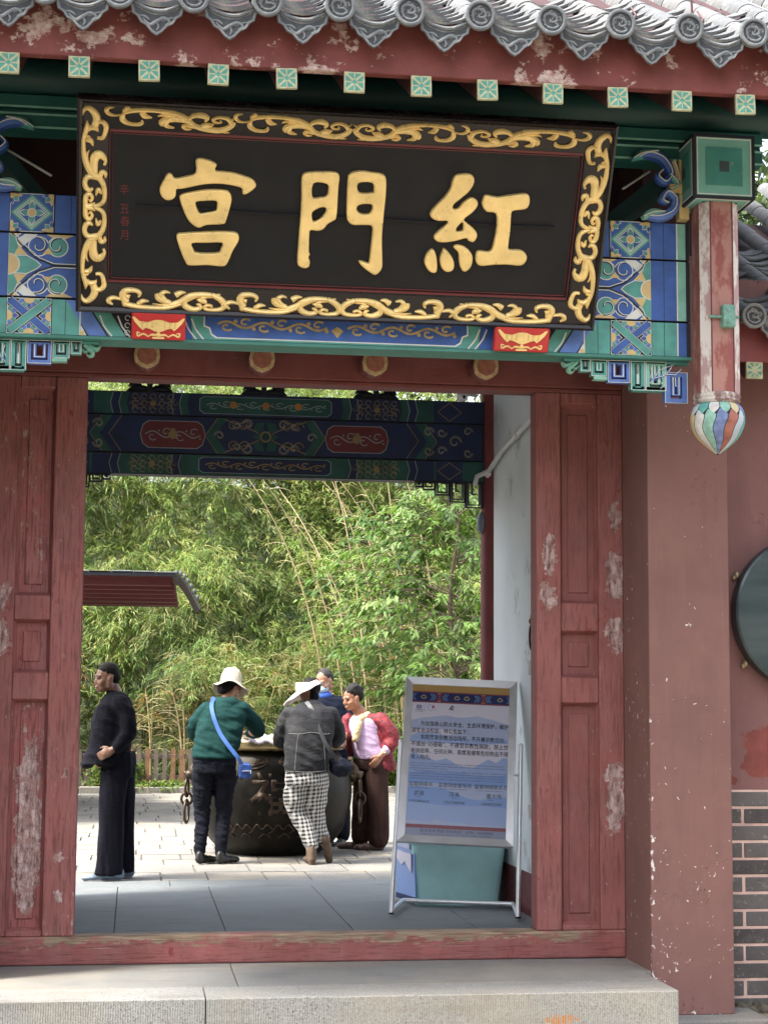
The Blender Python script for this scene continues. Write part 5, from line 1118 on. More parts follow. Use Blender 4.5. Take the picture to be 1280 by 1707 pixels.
# stand
LF, RFt = at(652, 1524, z=.02), at(863, 1531, z=.02)
ltop = at(668, 1236, y=2.42); rtop = at(868, 1243, y=2.16)
back = Vector((-bn.x, -bn.y, 0)).normalized()
for nm, f, tp in (('l', LF, ltop), ('r', RFt, rtop)):
    m = MB(); m.tube([tp, f+Vector((0, 0, .01))], .0155, 12); m.ell(tp, (.0155, .0155, .0155), 10, 6); m.build('stand_leg', M_steel, NBd, autos=40)
    m = MB(); m.tube([f+Vector((0, 0, .012)), f+Vector((0, 0, -.02+.0205))], .018, 12); m.build('rubber_foot', simple('rubber', (.02, .02, .02), .7), NBd)
    m = MB(); m.tube([f+Vector((0, 0, .02)), f+back*.62+Vector((.07 if nm == 'l' else .0, 0, .02))], .0155, 12); m.build('foot_tube', M_steel, NBd, autos=40)
    q = tp.lerp(f, .18); edge = bp_(0 if nm == 'l' else BWd, (q.z-BO.z)/max(bv.z, .1)); m = MB(); m.tube([q, Vector((edge.x, edge.y, q.z))], .008, 8); m.build('pivot', M_steel, NBd)
m = MB(); m.tube([LF+back*.62+Vector((.07, 0, .02)), RFt+back*.62+Vector((0, 0, .02))], .0155, 12); m.build('cross_tube', M_steel, NBd, autos=40)
# teal bin behind the stand and a small poster leaning on it
c1_, c2_ = at(692, 1503, z=.03), at(843, 1506, z=.03)
BN = empty('storage_bin', ((c1_.x+c2_.x)/2, 3.1, 0), 'pale teal plastic bin with tapering sides, standing behind the steel notice board', 'bin')
bxa, bxb, by = c1_.x+.02, c2_.x-.01, c1_.y+.02
def bin_ring(s, z, g_=0): 
    r = .05; pts = []
    for (cx_, cy_, a0_) in ((bxb-r+s, by+r-s, -90), (bxb-r+s, by+.42-r+s, 0), (bxa+r-s, by+.42-r+s, 90), (bxa+r-s, by+r-s, 180)):
        for k in range(4): a = R_(a0_+k*30); pts.append((cx_+(r+g_)*math.cos(a), cy_+(r+g_)*math.sin(a), z))
    return pts
rings = [bin_ring(0, .0), bin_ring(.006, .03), bin_ring(.045, .42), bin_ring(.06, .425), bin_ring(.06, .455), bin_ring(.03, .455), bin_ring(-.02, .06)]
m = MB(); n = 16; vs = [p for r_ in rings for p in r_]; m.add(vs, [(i*n+k, i*n+(k+1) % n, (i+1)*n+(k+1) % n, (i+1)*n+k) for i in range(len(rings)-1) for k in range(n)]+[tuple(range(n))[::-1], tuple((len(rings)-1)*n+k for k in range(n))])
M_bin = simple('bin_teal', (.52, .86, .84), .4, var=.06); m.build('tub', M_bin, BN, autos=40)
for fx in (.22, .74):
    x = bxa+(bxb-bxa)*fx; m = MB(); m.add([(x-.002, by-.003, .03), (x+.002, by-.003, .03), (x+.002, by-.043, .415), (x-.002, by-.043, .415)], [(0, 1, 2, 3)]); m.build('seam', simple('bin_seam', (.25, .48, .47), .5), BN)
pa = [at(666, 1412, y=2.95), at(691, 1412, y=2.78), at(694, 1502, y=2.80), at(673, 1484, y=3.02)]
pa = [Vector((c1_.x-.10, by+.35, .44)), Vector((c1_.x-.012, by-.02, .45)), Vector((c1_.x+.0, by-.03, .025)), Vector((c1_.x-.075, by+.33, .025))]
m = MB(); nn = (pa[1]-pa[0]).cross(pa[3]-pa[0]).normalized()*.006
m.add(pa+[p+nn for p in pa], [(0, 1, 2, 3), (7, 6, 5, 4), (0, 4, 5, 1), (1, 5, 6, 2), (2, 6, 7, 3), (3, 7, 4, 0)])
PSB = tag(m.build('poster_board', K_b2, None), 'narrow blue poster board leaning against the left side of the teal bin', 'poster')
D = Draw(pa[3], (pa[2]-pa[3]).normalized(), (pa[0]-pa[3]).normalized(), -nn.normalized() if nn.y > 0 else nn.normalized())
wq, hq = (pa[2]-pa[3]).length, (pa[0]-pa[3]).length
D.rect(.0, .0, wq, .035, K_navy, .0, .008); D.poly([(.02, .30), (wq*.4, .24), (wq*.6, .27), (wq*.9, .2), (wq*.95, .33), (.02, .34)], K_pink, 0, .008); D.poly([(.02, .37), (wq*.9, .36), (wq*.9, .42), (.02, .42)], K_b0, 0, .008); D.build('poster_print', PSB)
# ------------------------------------------------------------------ courtyard ground
M_pave = granite('paver_stone', (0.205, 0.198, 0.182), 90, warm=0.35)
M_gravelj = simple('paver_joint', (0.135, 0.122, 0.10), 0.95, var=.3, sc=20)
gm = MB(); gm.box(-300, 300, 4.665, 300, -0.5, -0.022); tag(gm.build('courtyard_bed', M_gravelj), kind='structure')
PVg = tag(empty('courtyard_paving', (1.5, 10.0, 0.0)), kind='structure')
slabs = []
y = 4.672
while y < 17.6:
    L = random.choice((.50, .58, .66)); x = -1.9-random.random()*.3+(y-4.7)*.02
    while x < 4.1 + (y-4.7)*.14:
        W = random.uniform(.32, .52); slabs.append((x, x+W, y, y+L)); x += W
    y += L
slabs.sort(key=lambda s_: s_[2]); prot = MB()
jn = MB()
for i, (x0, x1, y0, y1) in enumerate(slabs):
    zt_ = random.uniform(-.005, .0); g_ = .004; tg = jn if i >= 290 else MB()
    tg.add([(x0+g_, y0+g_, -.03), (x1-g_, y0+g_, -.03), (x1-g_, y1-g_, -.03), (x0+g_, y1-g_, -.03), (x0+g_+.004, y0+g_+.004, zt_), (x1-g_-.004, y0+g_+.004, zt_+random.uniform(-.002, .002)), (x1-g_-.004, y1-g_-.004, zt_), (x0+g_+.004, y1-g_-.004, zt_)],
          [(4, 5, 6, 7), (0, 1, 5, 4), (1, 2, 6, 5), (2, 3, 7, 6), (3, 0, 4, 7)])
    if i < 290: tg.build('paving_slab', M_pave, PVg)
o = jn.build('paving_slab_field', M_pave, PVg); o['kind'] = 'stuff'
m = MB(); xk = -1.6
K_ = empty('kerb', (1.5, 17.4, 0), 'low grey stone kerb between the paving and the fenced planting bed', 'kerb')
while xk < 6.5:
    m = MB(); m.box(xk+.005, xk+.79, 17.35, 17.50, -.03, .10+random.uniform(-.008, .008)); m.build('kerb_stone', M_pave, K_, bevel=.01); xk += .8
m = MB(); m.add([(-6, 17.5, .06), (9, 17.5, .06), (9, 32, 1.2), (-6, 32, 1.2)], [(0, 1, 2, 3)]); tag(m.build('planting_bed', simple('bed_soil', (.09, .07, .045), .95, var=.4, sc=6, bump=.8), None), kind='structure')
# picket fence
FN = empty('picket_fence', (1.3, 17.75, 0.06), 'low weathered wooden picket fence in front of the bamboo, behind the bronze vat', 'fence')
M_picket = [simple('picket_grey', (.13, .105, .08), .85, var=.3, sc=12, bump=.4, bsc=30), simple('picket_brown', (.20, .105, .055), .85, var=.3, sc=12, bump=.4, bsc=30)]
xf = -1.2; k = 0
while xf < 2.6:
    m = MB(); h = .63+random.uniform(-.012, .012); m.prism([(-.034, 0), (.034, 0), (.034, h-.03), (.018, h), (-.018, h), (-.034, h-.03)], (xf, 17.76, .03), (1, 0, 0), (0, 0, 1), (0, -1, 0), 0, .02); m.build('picket', M_picket[random.random() < .35], FN); xf += .128+random.uniform(-.006, .006)
for z in (.18, .50):
    m = MB(); m.box(-1.25, 2.65, 17.762, 17.79, z, z+.075); m.build('rail', M_picket[0], FN, bevel=.004)
# ------------------------------------------------------------------ leaves
def leaf_material(name, trans=0.35):
    b = NB(name); at_ = b.n('ShaderNodeAttribute', attribute_name='tint'); b.col(at_.outputs['Color']); b.rough(.5)
    b.bs.inputs['Specular IOR Level'].default_value = .35
    tr = b.n('ShaderNodeBsdfTranslucent'); b.l(b.mix(1.0, at_.outputs['Color'], (1.0, 1.0, .55), 'MULTIPLY'), tr.inputs['Color'])
    mx = b.n('ShaderNodeMixShader'); mx.inputs[0].default_value = trans; out = b.nt.nodes['Material Output']
    b.l(b.bs.outputs[0], mx.inputs[1]); b.l(tr.outputs[0], mx.inputs[2]); b.l(mx.outputs[0], out.inputs[0]); return b.m
M_leaf = leaf_material('leaf', .45)
def leaves(name, P, Dr, L, W, C, parent=None, fold=.35, droop=.18, loc=(0, 0, 0)):
    """P base points, Dr directions, L lengths, W widths, C colours: each leaf a folded blade of 4 triangles"""
    n = len(P); Dr = Dr/np.linalg.norm(Dr, axis=1, keepdims=True)
    up = rng.normal(size=(n, 3))*.35+np.array([0, 0, 1.0]); S = np.cross(Dr, up); S /= np.linalg.norm(S, axis=1, keepdims=True)+1e-9; Nn = np.cross(S, Dr)
    L = L[:, None]; W = W[:, None]; g = np.array([0, 0, -1.0])
    a = P; mid = P+Dr*L*.42; tip = P+Dr*L+g*L*droop
    l = mid+S*W*.5-Nn*W*fold*.5; r = mid-S*W*.5-Nn*W*fold*.5; m2 = P+Dr*L*.45+Nn*W*.1
    V = np.stack([a, l, tip, r, m2], 1).reshape(-1, 3)-np.array(loc)
    base = (np.arange(n)*5)[:, None]; F = np.concatenate([base+np.array([[0, 4, 1]]), base+np.array([[1, 4, 2]]), base+np.array([[0, 3, 4]]), base+np.array([[4, 3, 2]])], 1).reshape(-1, 3)
    me = bpy.data.meshes.new(name); me.vertices.add(len(V)); me.vertices.foreach_set('co', V.astype(np.float32).ravel()); nf = len(F)
    me.loops.add(nf*3); me.loops.foreach_set('vertex_index', F.astype(np.int32).ravel()); me.polygons.add(nf)
    me.polygons.foreach_set('loop_start', (np.arange(nf)*3).astype(np.int32)); me.polygons.foreach_set('loop_total', np.full(nf, 3, np.int32)); me.update(calc_edges=True)
    ca = me.color_attributes.new('tint', 'FLOAT_COLOR', 'POINT'); cc = np.repeat(np.concatenate([C, np.ones((n, 1))], 1), 5, axis=0); ca.data.foreach_set('color', cc.astype(np.float32).ravel())
    me.materials.append(M_leaf); o = bpy.data.objects.new(name, me); COL.objects.link(o); o.location = loc if parent is None else (0, 0, 0)
    if parent is not None: o.parent = parent
    return o
def merge(lst): return [np.concatenate(x) for x in zip(*lst)]
def unit(v): return v/(np.linalg.norm(v, axis=-1, keepdims=True)+1e-9)
# bamboo thicket: arching culms, side branches, drooping sprays of narrow leaves
culms = MB(); acc = []; twigs = MB()
M_culm = simple('culm', (.22, .22, .075), .5, var=.45, sc=2); M_culmd = simple('culm_dry', (.42, .33, .18), .6, var=.3, sc=2)
def bamboo(x, y, H, lean, dens, pal, dry=False, nseg=16):
    pts = []; az = math.atan2(lean[1], lean[0]); lm = math.hypot(*lean)
    for i in range(nseg+1):
        t = i/nseg; pts.append(np.array([x+math.cos(az)*lm*t**2.2*H*.30, y+math.sin(az)*lm*t**2.2*H*.30, .1+H*t*(1-.10*lm*t*t)]))
    culms.tube(pts, [.022*(1-.75*i/nseg) for i in range(nseg+1)], 5, 1 if dry else 0, caps=False)
    for i in range(2, nseg+1):
        nb = dens if i > 4 else max(1, dens//2)
        for b_ in range(nb):
            p = pts[i]+(pts[i-1]-pts[i])*random.random(); a = random.uniform(0, 6.283); bl = random.uniform(.35, .95)*(1-.35*i/nseg)
            d = np.array([math.cos(a), math.sin(a), random.uniform(.15, .75)]); d /= np.linalg.norm(d)
            q = [p + d*bl*t + np.array([0, 0, -.45*bl*t*t]) for t in (0, .35, .7, 1.0)]
            twigs.tube(q, [.004, .003, .002, .001], 3, 1 if dry else 0, caps=False)
            if dry and random.random() < .75: continue
            n = random.randint(12, 20)
            t = rng.uniform(.25, 1.05, n)[:, None]
            P = p + d*bl*t + np.array([0, 0, -.45])*bl*t*t + rng.normal(size=(n, 3))*.03
            Dd = d*np.array([1, 1, .3]) + rng.normal(size=(n, 3))*np.array([.55, .55, .35]) + np.array([0, 0, -.35])
            hue = random.random(); c = np.array(pal[int(hue*len(pal))]); c = c*random.uniform(.75, 1.25)
            Cc = c[None, :]*rng.uniform(.7, 1.3, (n, 1)); Cc[:, 0] *= rng.uniform(.85, 1.2, n)
            acc.append((P, Dd, rng.uniform(.09, .17, n), rng.uniform(.011, .018, n), Cc))
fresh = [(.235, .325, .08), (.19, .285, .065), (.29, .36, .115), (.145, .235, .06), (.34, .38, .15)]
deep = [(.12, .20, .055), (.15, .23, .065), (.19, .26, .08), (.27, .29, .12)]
straw = [(.28, .21, .09), (.20, .17, .07), (.09, .11, .03), (.15, .15, .05)]
for k in range(74):
    x = random.uniform(-2.2, 6.3); y = random.uniform(21.6, 23.2)
    H = random.uniform(6.2, 8.6) 
    H *= 1.0 if x < 3.2 else .97
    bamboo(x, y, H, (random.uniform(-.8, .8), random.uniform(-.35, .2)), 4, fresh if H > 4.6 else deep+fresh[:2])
for k in range(26):
    bamboo(random.uniform(-2.2, 6.3), random.uniform(18.0, 18.9), random.uniform(1.2, 2.9), (random.uniform(-1, 1), random.uniform(-1, .3)), 4, straw+deep if random.random() < .45 else deep+fresh, nseg=9)
for k in range(14):
    bamboo(random.uniform(3.0, 5.0), random.uniform(17.9, 18.6), random.uniform(4.5, 6.6), (random.uniform(-1.3, -.2), random.uniform(-.4, .4)), 1, straw, True)
for k in range(10): bamboo(random.uniform(0.2, 2.2), random.uniform(17.8, 18.3), random.uniform(1.3, 2.6), (random.uniform(-1, 1), -.2), 3, straw, k % 2 == 0, nseg=8)
P, Dd, L, W, Cc = merge(acc)
tag(leaves('bamboo_foliage', P, Dd, L, W, Cc), kind='stuff')
tag(culms.build('bamboo_culms', [M_culm, M_culmd], smooth=True), kind='stuff'); tag(twigs.build('bamboo_twigs', [M_culm, M_culmd]), kind='stuff')
# outer skin of the thicket: sprays hanging over uneven billows, with hollows between them
def billow(x, z):
    return (noise.noise(Vector((x*.55+3, z*.55, 1)))*1.1 + noise.noise(Vector((x*1.3, z*1.3, 7)))*.55 + noise.noise(Vector((x*3, z*3, 2)))*.22)
acc2 = []
NS = 21000
for k in range(NS):
    x = random.uniform(-2.6, 6.6); z = random.uniform(.35, 8.2); layer = random.random()
    if z > 7.3+.7*noise.noise(Vector((x*1.2, 0, 5))) - (.9 if x > 4 else 0): continue
    bw = billow(x, z)*1.25; bw = bw if bw > 0 else bw*.45
    if noise.noise(Vector((x*1.7, z*1.7, 11))) < -.22 and layer < .75: continue
    yy = 19.1 - bw + layer*1.0 + max(0, z-1.5)*.36
    if z < 1.5 and x < 3.4: yy = max(yy, 18.25+layer*.6)
    yy = max(yy, 18.0)
    if z < 1.0 and x > 3.0 and random.random() < .75: continue
    n = random.randint(12, 20); a = random.uniform(-math.pi*.95, -.05*math.pi)
    d = unit(np.array([math.cos(a), math.sin(a)*.8, random.uniform(-.35, .35)])); bl = random.uniform(.28, .62)
    t = rng.uniform(0, 1.0, n)[:, None]; p = np.array([x, yy, z])
    P = p + d*bl*t + np.array([0, 0, -.55])*bl*t*t + rng.normal(size=(n, 3))*.025
    Dd = d*np.array([1, 1, .4]) + rng.normal(size=(n, 3))*np.array([.5, .5, .32]) + np.array([0, 0, -.45])
    tone = noise.noise(Vector((x*.8, z*.8, 21)))+(z-3.2)*.16+random.uniform(-.25, .25)  # higher sprays get the lighter palette: sky light put into leaf colour
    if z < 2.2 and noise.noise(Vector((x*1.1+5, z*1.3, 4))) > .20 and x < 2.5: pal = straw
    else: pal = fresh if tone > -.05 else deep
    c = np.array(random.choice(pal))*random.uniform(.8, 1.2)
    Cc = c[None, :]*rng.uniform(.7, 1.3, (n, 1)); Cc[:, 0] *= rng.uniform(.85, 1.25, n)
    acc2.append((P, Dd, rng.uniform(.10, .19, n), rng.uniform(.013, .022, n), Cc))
P, Dd, L, W, Cc = merge(acc2)
tag(leaves('bamboo_leaf_skin', P, Dd, L, W, Cc), kind='stuff')
# wooded slope behind the thicket
hm = MB(); NXh, NZh = 60, 20; vs = []
for j in range(NZh+1):
    for i in range(NXh+1):
        x = -22+44*i/NXh+1; t = j/NZh; vs.append((x, 23.2+7*t+noise.noise(Vector((x*.3, t*4, 0))), -.3+6.6*t+.35*noise.noise(Vector((x*.5, t*3, 4)))))
hm.add(vs, [(j*(NXh+1)+i, j*(NXh+1)+i+1, (j+1)*(NXh+1)+i+1, (j+1)*(NXh+1)+i) for j in range(NZh) for i in range(NXh)])
tag(hm.build('hillside', simple('hill_green', (.03, .045, .018), .9, var=.6, sc=4, bump=1.0, bsc=6), None, smooth=True), kind='structure')
# broadleaf tree on the right
TR = empty('broadleaf_tree', (4.6, 16.3, 0.0), 'broadleaf tree with large drooping fresh green leaves, right of the bamboo behind the notice board', 'tree')
M_bark = simple('bark', (.10, .075, .05), .9, var=.3, sc=10, bump=.7)
br = MB(); acc = []
trunk = [(4.9, 16.4, 0), (4.85, 16.35, 1.0), (4.7, 16.2, 2.0), (4.6, 16.1, 3.0), (4.7, 16.0, 4.0), (4.6, 16.0, 4.9)]
br.tube(cr(trunk, 4), list(np.linspace(.055, .012, 21)), 8)
def spray(p, d, bl, n):
    q = [p+d*bl*t+np.array([0, 0, -.28*bl*t*t]) for t in (0, .3, .6, 1.0)]; br.tube(q, [.008, .006, .004, .002], 4, caps=False)
    t = rng.uniform(.15, 1.05, n)[:, None]; P = p+d*bl*t+np.array([0, 0, -.28])*bl*t*t+rng.normal(size=(n, 3))*.02
    side = np.cross(d, [0, 0, 1.0]); sgn = rng.choice([-1, 1], n)[:, None]
    Dd = d*.8+side*sgn*.75+np.array([0, 0, -.55])+rng.normal(size=(n, 3))*.28
    c = np.array(random.choice([(.14, .23, .065), (.10, .19, .05), (.20, .29, .10), (.075, .14, .04), (.15, .26, .06)]))
    acc.append((P, Dd, rng.uniform(.07, .18, n), rng.uniform(.034, .066, n), c[None, :]*rng.uniform(.75, 1.25, (n, 1))))
for k in range(560):
    ph = random.uniform(0, 6.283); zz = random.uniform(1.75, 4.75); rad = 1.75*math.sqrt(max(0.05, 1-((zz-3.2)/1.75)**2))
    base = np.array([4.7-.0*zz, 16.1, zz-.25]); r0 = random.uniform(.30, 1.0)*rad*(1+.22*noise.noise(Vector((math.cos(ph)*2, math.sin(ph)*2, zz*1.3))))
    p = base+np.array([math.cos(ph)*r0*1.05, math.sin(ph)*r0*.8, .0]); d = unit(np.array([math.cos(ph)+random.uniform(-.4, .4), math.sin(ph)+random.uniform(-.4, .4), random.uniform(-.1, .5)]))
    if k % 11 == 0: br.tube([base+np.array([0, 0, -.2]), (base+p)/2+np.array([0, 0, .05]), p], [.012, .009, .006], 5, caps=False)
    spray(p, d, random.uniform(.35, .65), random.randint(12, 20))
P, Dd, L, W, Cc = merge(acc)
leaves('crown', P, Dd, L, W, Cc, TR, fold=.25, droop=.25, loc=(4.6, 16.3, 0.0)); br.build('trunk', M_bark, TR, smooth=True)
# unseen trees: left ones added to shade forecourt, rear row inferred from plaque reflection
acc = []
fm = MB()
for (cx_, cy_, cz_, r_, h_) in [(-15+7*k+random.uniform(-1.5, 1.5), -24+random.uniform(-2, 2), 5.5, 4.6, 9) for k in range(7)]+[(-12, -4.5, 7.5, 3.6, 5), (-9.5, -9.5, 8, 3.4, 4.6), (-14, -12, 6, 4.5, 8), (-17, -1, 6, 4, 8), (17, -12, 5.5, 4.5, 8), (-6.5, -6.0, 9.2, 2.6, 3)]:
    n = 2600; q = rng.normal(size=(n, 3)); q = q/np.linalg.norm(q, axis=1, keepdims=True)*rng.uniform(.55, 1, (n, 1)); P = np.array([cx_, cy_, cz_])+q*np.array([r_, r_, h_/2])
    L = rng.uniform(.35, .6, n); acc.append((P, rng.normal(size=(n, 3)), L, L*.5, np.array([[.06, .10, .03]])*rng.uniform(.7, 1.3, (n, 1)))); fm.tube([(cx_, cy_, -.2), (cx_, cy_, cz_)], [.25, .15], 8)
P, Dd, L, W, Cc = merge(acc); tag(leaves('unseen_shade_trees', P, Dd, L, W, Cc), kind='stuff'); tag(fm.build('unseen_shade_trunks', M_bark), kind='stuff')
# low green plants at the foot of the fence and by the tree
acc = []
def clump(x, y, z, r, h, n, pal, Lr=(.05, .10), Wr=(.03, .05)):
    P = np.array([x, y, z])+rng.normal(size=(n, 3))*np.array([r*.5, r*.35, 0])+np.stack([np.zeros(n), np.zeros(n), rng.uniform(0, h, n)], 1)
    Dd = rng.normal(size=(n, 3))*.7+np.array([0, -.2, .25]); C = np.array([pal[i] for i in rng.integers(0, len(pal), n)])*rng.uniform(.75, 1.25, (n, 1)); acc.append((P, Dd, rng.uniform(*Lr, n), rng.uniform(*Wr, n), C))
gp = [(.16, .24, .05), (.10, .18, .035), (.07, .13, .03), (.22, .26, .07)]
for k in range(26): clump(random.uniform(-.6, .15), random.uniform(17.5, 18.0), .05, .16, random.uniform(.15, .5), 80, gp)
for k in range(26): clump(random.uniform(-.1, 1.6), random.uniform(17.42, 17.7), .05, .2, random.uniform(.05, .16), 60, gp)
for k in range(34): clump(random.uniform(3.4, 4.7), random.uniform(17.45, 18.2), .05, .22, random.uniform(.4, 1.25), 90, gp, (.07, .12), (.04, .06))
P, Dd, L, W, Cc = merge(acc); tag(leaves('ground_plants', P, Dd, L, W, Cc), kind='stuff')
# tall trees behind, seen in the gap above the rear beam and past the roofs
def big_tree(name, label, x, y, zc, r, h, n, pal, needle=False):
    T = empty(name, (x, y, 0), label, 'tree', 'trees behind the bamboo'); t = MB(); t.tube([(x, y, 0), (x+.1, y, zc-h*.3), (x, y, zc+h*.4)], [.22, .15, .04], 8)
    for k in range(30):
        a = random.uniform(0, 6.28); z = zc+random.uniform(-.5, .4)*h; rr = r*random.uniform(.4, .9); t.tube([(x, y, z-.4), (x+math.cos(a)*rr, y+math.sin(a)*rr, z)], [.05, .01], 4, caps=False)
    t.build('trunk', M_bark, T, smooth=True)
    cen = []; 
    for k in range(n//60):
        a = random.uniform(0, 6.28); z = random.uniform(-.5, .5); rr = r*math.sqrt(max(.02, 1-(z*1.9)**2))*random.uniform(.35, 1.0); cen.append((x+math.cos(a)*rr, y+math.sin(a)*rr, zc+z*h))
    cen = np.array(cen); idx = rng.integers(0, len(cen), n); P = cen[idx]+rng.normal(size=(n, 3))*.22; C = np.array([pal[i] for i in (idx % len(pal))])*rng.uniform(.7, 1.3, (n, 1))
    Dd = rng.normal(size=(n, 3)); Lr = rng.uniform(.12, .22, n) if not needle else rng.uniform(.18, .3, n); leaves('crown', P, Dd, Lr, Lr*(.35 if not needle else .10), C, T, loc=(x, y, 0))
dk = [(.035, .06, .03), (.05, .08, .035), (.08, .12, .04)]
big_tree('conifer_tree', 'dark conifer seen through the gap above the rear beam, left of the bamboo tops', -.3, 26, 8.4, 2.2, 4.6, 9000, dk, True)
big_tree('tall_tree', 'tall green tree top behind the middle of the bamboo', 3.6, 27, 7.7, 2.2, 4.0, 9000, [(.12, .17, .05), (.08, .12, .04)])
big_tree('tall_tree', 'tall green tree top behind the right end of the bamboo', 7.2, 26, 7.4, 2.4, 4.4, 9000, [(.14, .18, .05), (.08, .12, .04)])
big_tree('tall_tree', 'green tree glimpsed between the hanging column and the side wall roof', 7.2, 9, 5.6, 1.8, 3.2, 7000, dk+[(.12, .17, .05)])
# ------------------------------------------------------------------ small red pavilion on the left of the courtyard
KV = empty('red_pavilion', (-2.2, 13.0, 0), 'small red pavilion with a projecting eave, behind the man in the black coat', 'pavilion')
m = MB(); m.box(-4.5, -1.0, 14.0, 16.5, .42, 2.55); m.build('wall', simple('pav_red', (.25, .055, .05), .7, var=.12), KV)
for r in range(5):
    for k in range(10):
        m = MB(); a = -1.0-k*.3-(r % 2)*.15; m.box(a-.29, min(a, -1.001), 13.99, 14.2, .02+r*.08, .095+r*.08); m.build('brick', M_brick, KV)
m = MB(); m.box(-4.5, -.75, 13.5, 13.98, -.02, .06); m.build('step', simple('step_pink', (.36, .20, .17), .8), KV)
m = MB()
A0, A1, B1, B0 = Vector((-3.5, 10.6, 2.80)), Vector((.42, 10.6, 2.80)), Vector((.56, 14.6, 2.66)), Vector((-3.5, 14.6, 2.66))
nz = Vector((0, 0, .04)); m.add([A0, A1, B1, B0, A0+nz, A1+nz, B1+nz, B0+nz], [(3, 2, 1, 0), (4, 5, 6, 7), (0, 1, 5, 4), (1, 2, 6, 5), (2, 3, 7, 6), (3, 0, 4, 7)])
RFp = m.build('roof', simple('pav_soffit', (.06, .012, .013), .6, var=.2), KV)
for k in range(6):
    y0 = 10.75+k*.66; m = MB(); m.box(-3.5, .40+.03*k, y0, y0+.12, 2.705-.01*k, 2.80-.02*k); m.build('batten', simple('pav_batten', (.10, .018, .02), .6), RFp, bevel=.004)
for k in range(16):
    x0 = .45-(k+1)*.25; m = MB(); m.box(x0+.003, x0+.247, 10.50, 10.86, 2.838+.003*(k % 4), 2.850+.004*(k % 3)); m.build('roof_slate', simple('pav_slate', (.10, .115, .13), .6, var=.3), RFp, bevel=.006)
m = MB(); m.box(-3.5, .44, 10.52, 10.56, 2.800, 2.832); m.build('edge_board', M_black, RFp)
hb = cr([(.40, 2.845), (.49, 2.82), (.57, 2.72), (.64, 2.60), (.71, 2.475)], 4)
m = MB()
for (x, z), (x2, z2) in zip(hb[:-1], hb[1:]): m.obox((x, 10.55, z-.05), (x2-x, 0, z2-z), (0, 1.2, 0), (0.010, 0, .022))
m.build('hip_slope', simple('pav_dark', (.06, .06, .065), .6), RFp)
for k in range(7):
    i = 1+k*2; x, z = hb[min(i, len(hb)-1)]; m = MB(); m.ell((x+.02, 10.53, z), (.022, .02, .032), 8, 6); m.build('ridge_tile', simple('pav_tile', (.07, .075, .08), .5, var=.4), RFp, smooth=True)
# ------------------------------------------------------------------ bronze vat
VX, VY = 1.30, 7.13
VT = empty('bronze_vat', (VX, VY, 0), 'huge dark bronze vat with a rolled brass rim and lion ring handles', 'vat')
b = NB('bronze'); v = b.co(); f = b.noise(v, 6, 6, .65)
b.col(b.mix(b.ramp(f, .35, .65), (.006, .0055, .005), (.022, .019, .015))); b.rough(b.ramp(f, .3, .7, .35, .6)); b.bs.inputs['Metallic'].default_value = .75; b.bump(b.noise(v, 22, 8, .7), .4, .006); M_bronze = b.m
M_brass = simple('rim_brass', (.36, .29, .16), .32, metal=.8, var=.3, sc=10)
prof = [(.0, .0), (.36, .0), (.46, .02), (.56, .10), (.66, .24), (.72, .42), (.735, .56), (.715, .72), (.66, .86), (.60, .94), (.58, .965)]
m = MB(); m.lathe(cr(prof, 4), (VX, VY, 0), 64); m.build('vat_body', M_bronze, VT, smooth=True)
m = MB(); m.lathe(cr([(.585, .955), (.64, .955), (.675, .985), (.68, 1.03), (.655, 1.065), (.60, 1.075), (.56, 1.05), (.55, .98)], 4), (VX, VY, 0), 64); m.build('vat_rim', M_brass, VT, smooth=True)
m = MB(); m.lathe([(0, .93), (.57, .93)], (VX, VY, 0), 48); m.build('vat_water', simple('dark_water', (.01, .015, .015), .08), VT)
def on_vat(a, z, h=0.0):
    q = cr(prof, 4); r = .7
    for (r0, z0), (r1, z1) in zip(q[:-1], q[1:]):
        if z0 <= z <= z1: r = r0+(r1-r0)*(z-z0)/(z1-z0+1e-9)
    return Vector((VX+(r+h)*math.sin(a), VY-(r+h)*math.cos(a), z))
th = math.atan2(VX, VY+9.3)
# raised character facing the gate, with bats and clouds
a0 = math.atan2(at(455, 1330, y=VY-.7).x-VX, .72)
tb = text_obj('福', 'raised_character', .42, (0, 0, 0), (1, 0, 0), (0, 1, 0), (0, 0, 1), M_bronze, None, 0, .0, bold=.004)
sol = tb.modifiers.new('s', 'SOLIDIFY'); sol.thickness = .012
dg = bpy.context.evaluated_depsgraph_get(); me = bpy.data.meshes.new_from_object(tb.evaluated_get(dg)); bpy.data.objects.remove(tb)
for vv_ in me.vertices:
    a = a0+(vv_.co.x-.21)/.73; p = on_vat(a, .42+vv_.co.y, .003+vv_.co.z*.7); vv_.co = p-Vector((VX, VY, 0))
M_bronze_hi = simple('bronze_worn', (.060, .042, .028), .45, metal=.7, var=.3, sc=20)
me.materials.clear(); me.materials.append(M_bronze_hi); me.name = 'raised_character'; o = bpy.data.objects.new('raised_character', me); COL.objects.link(o); o.parent = VT
def vat_stroke(mb, pts, r): mb.tube([on_vat(a0+a/.73, z, .004) for a, z in cr(pts, 5)], r, 6)
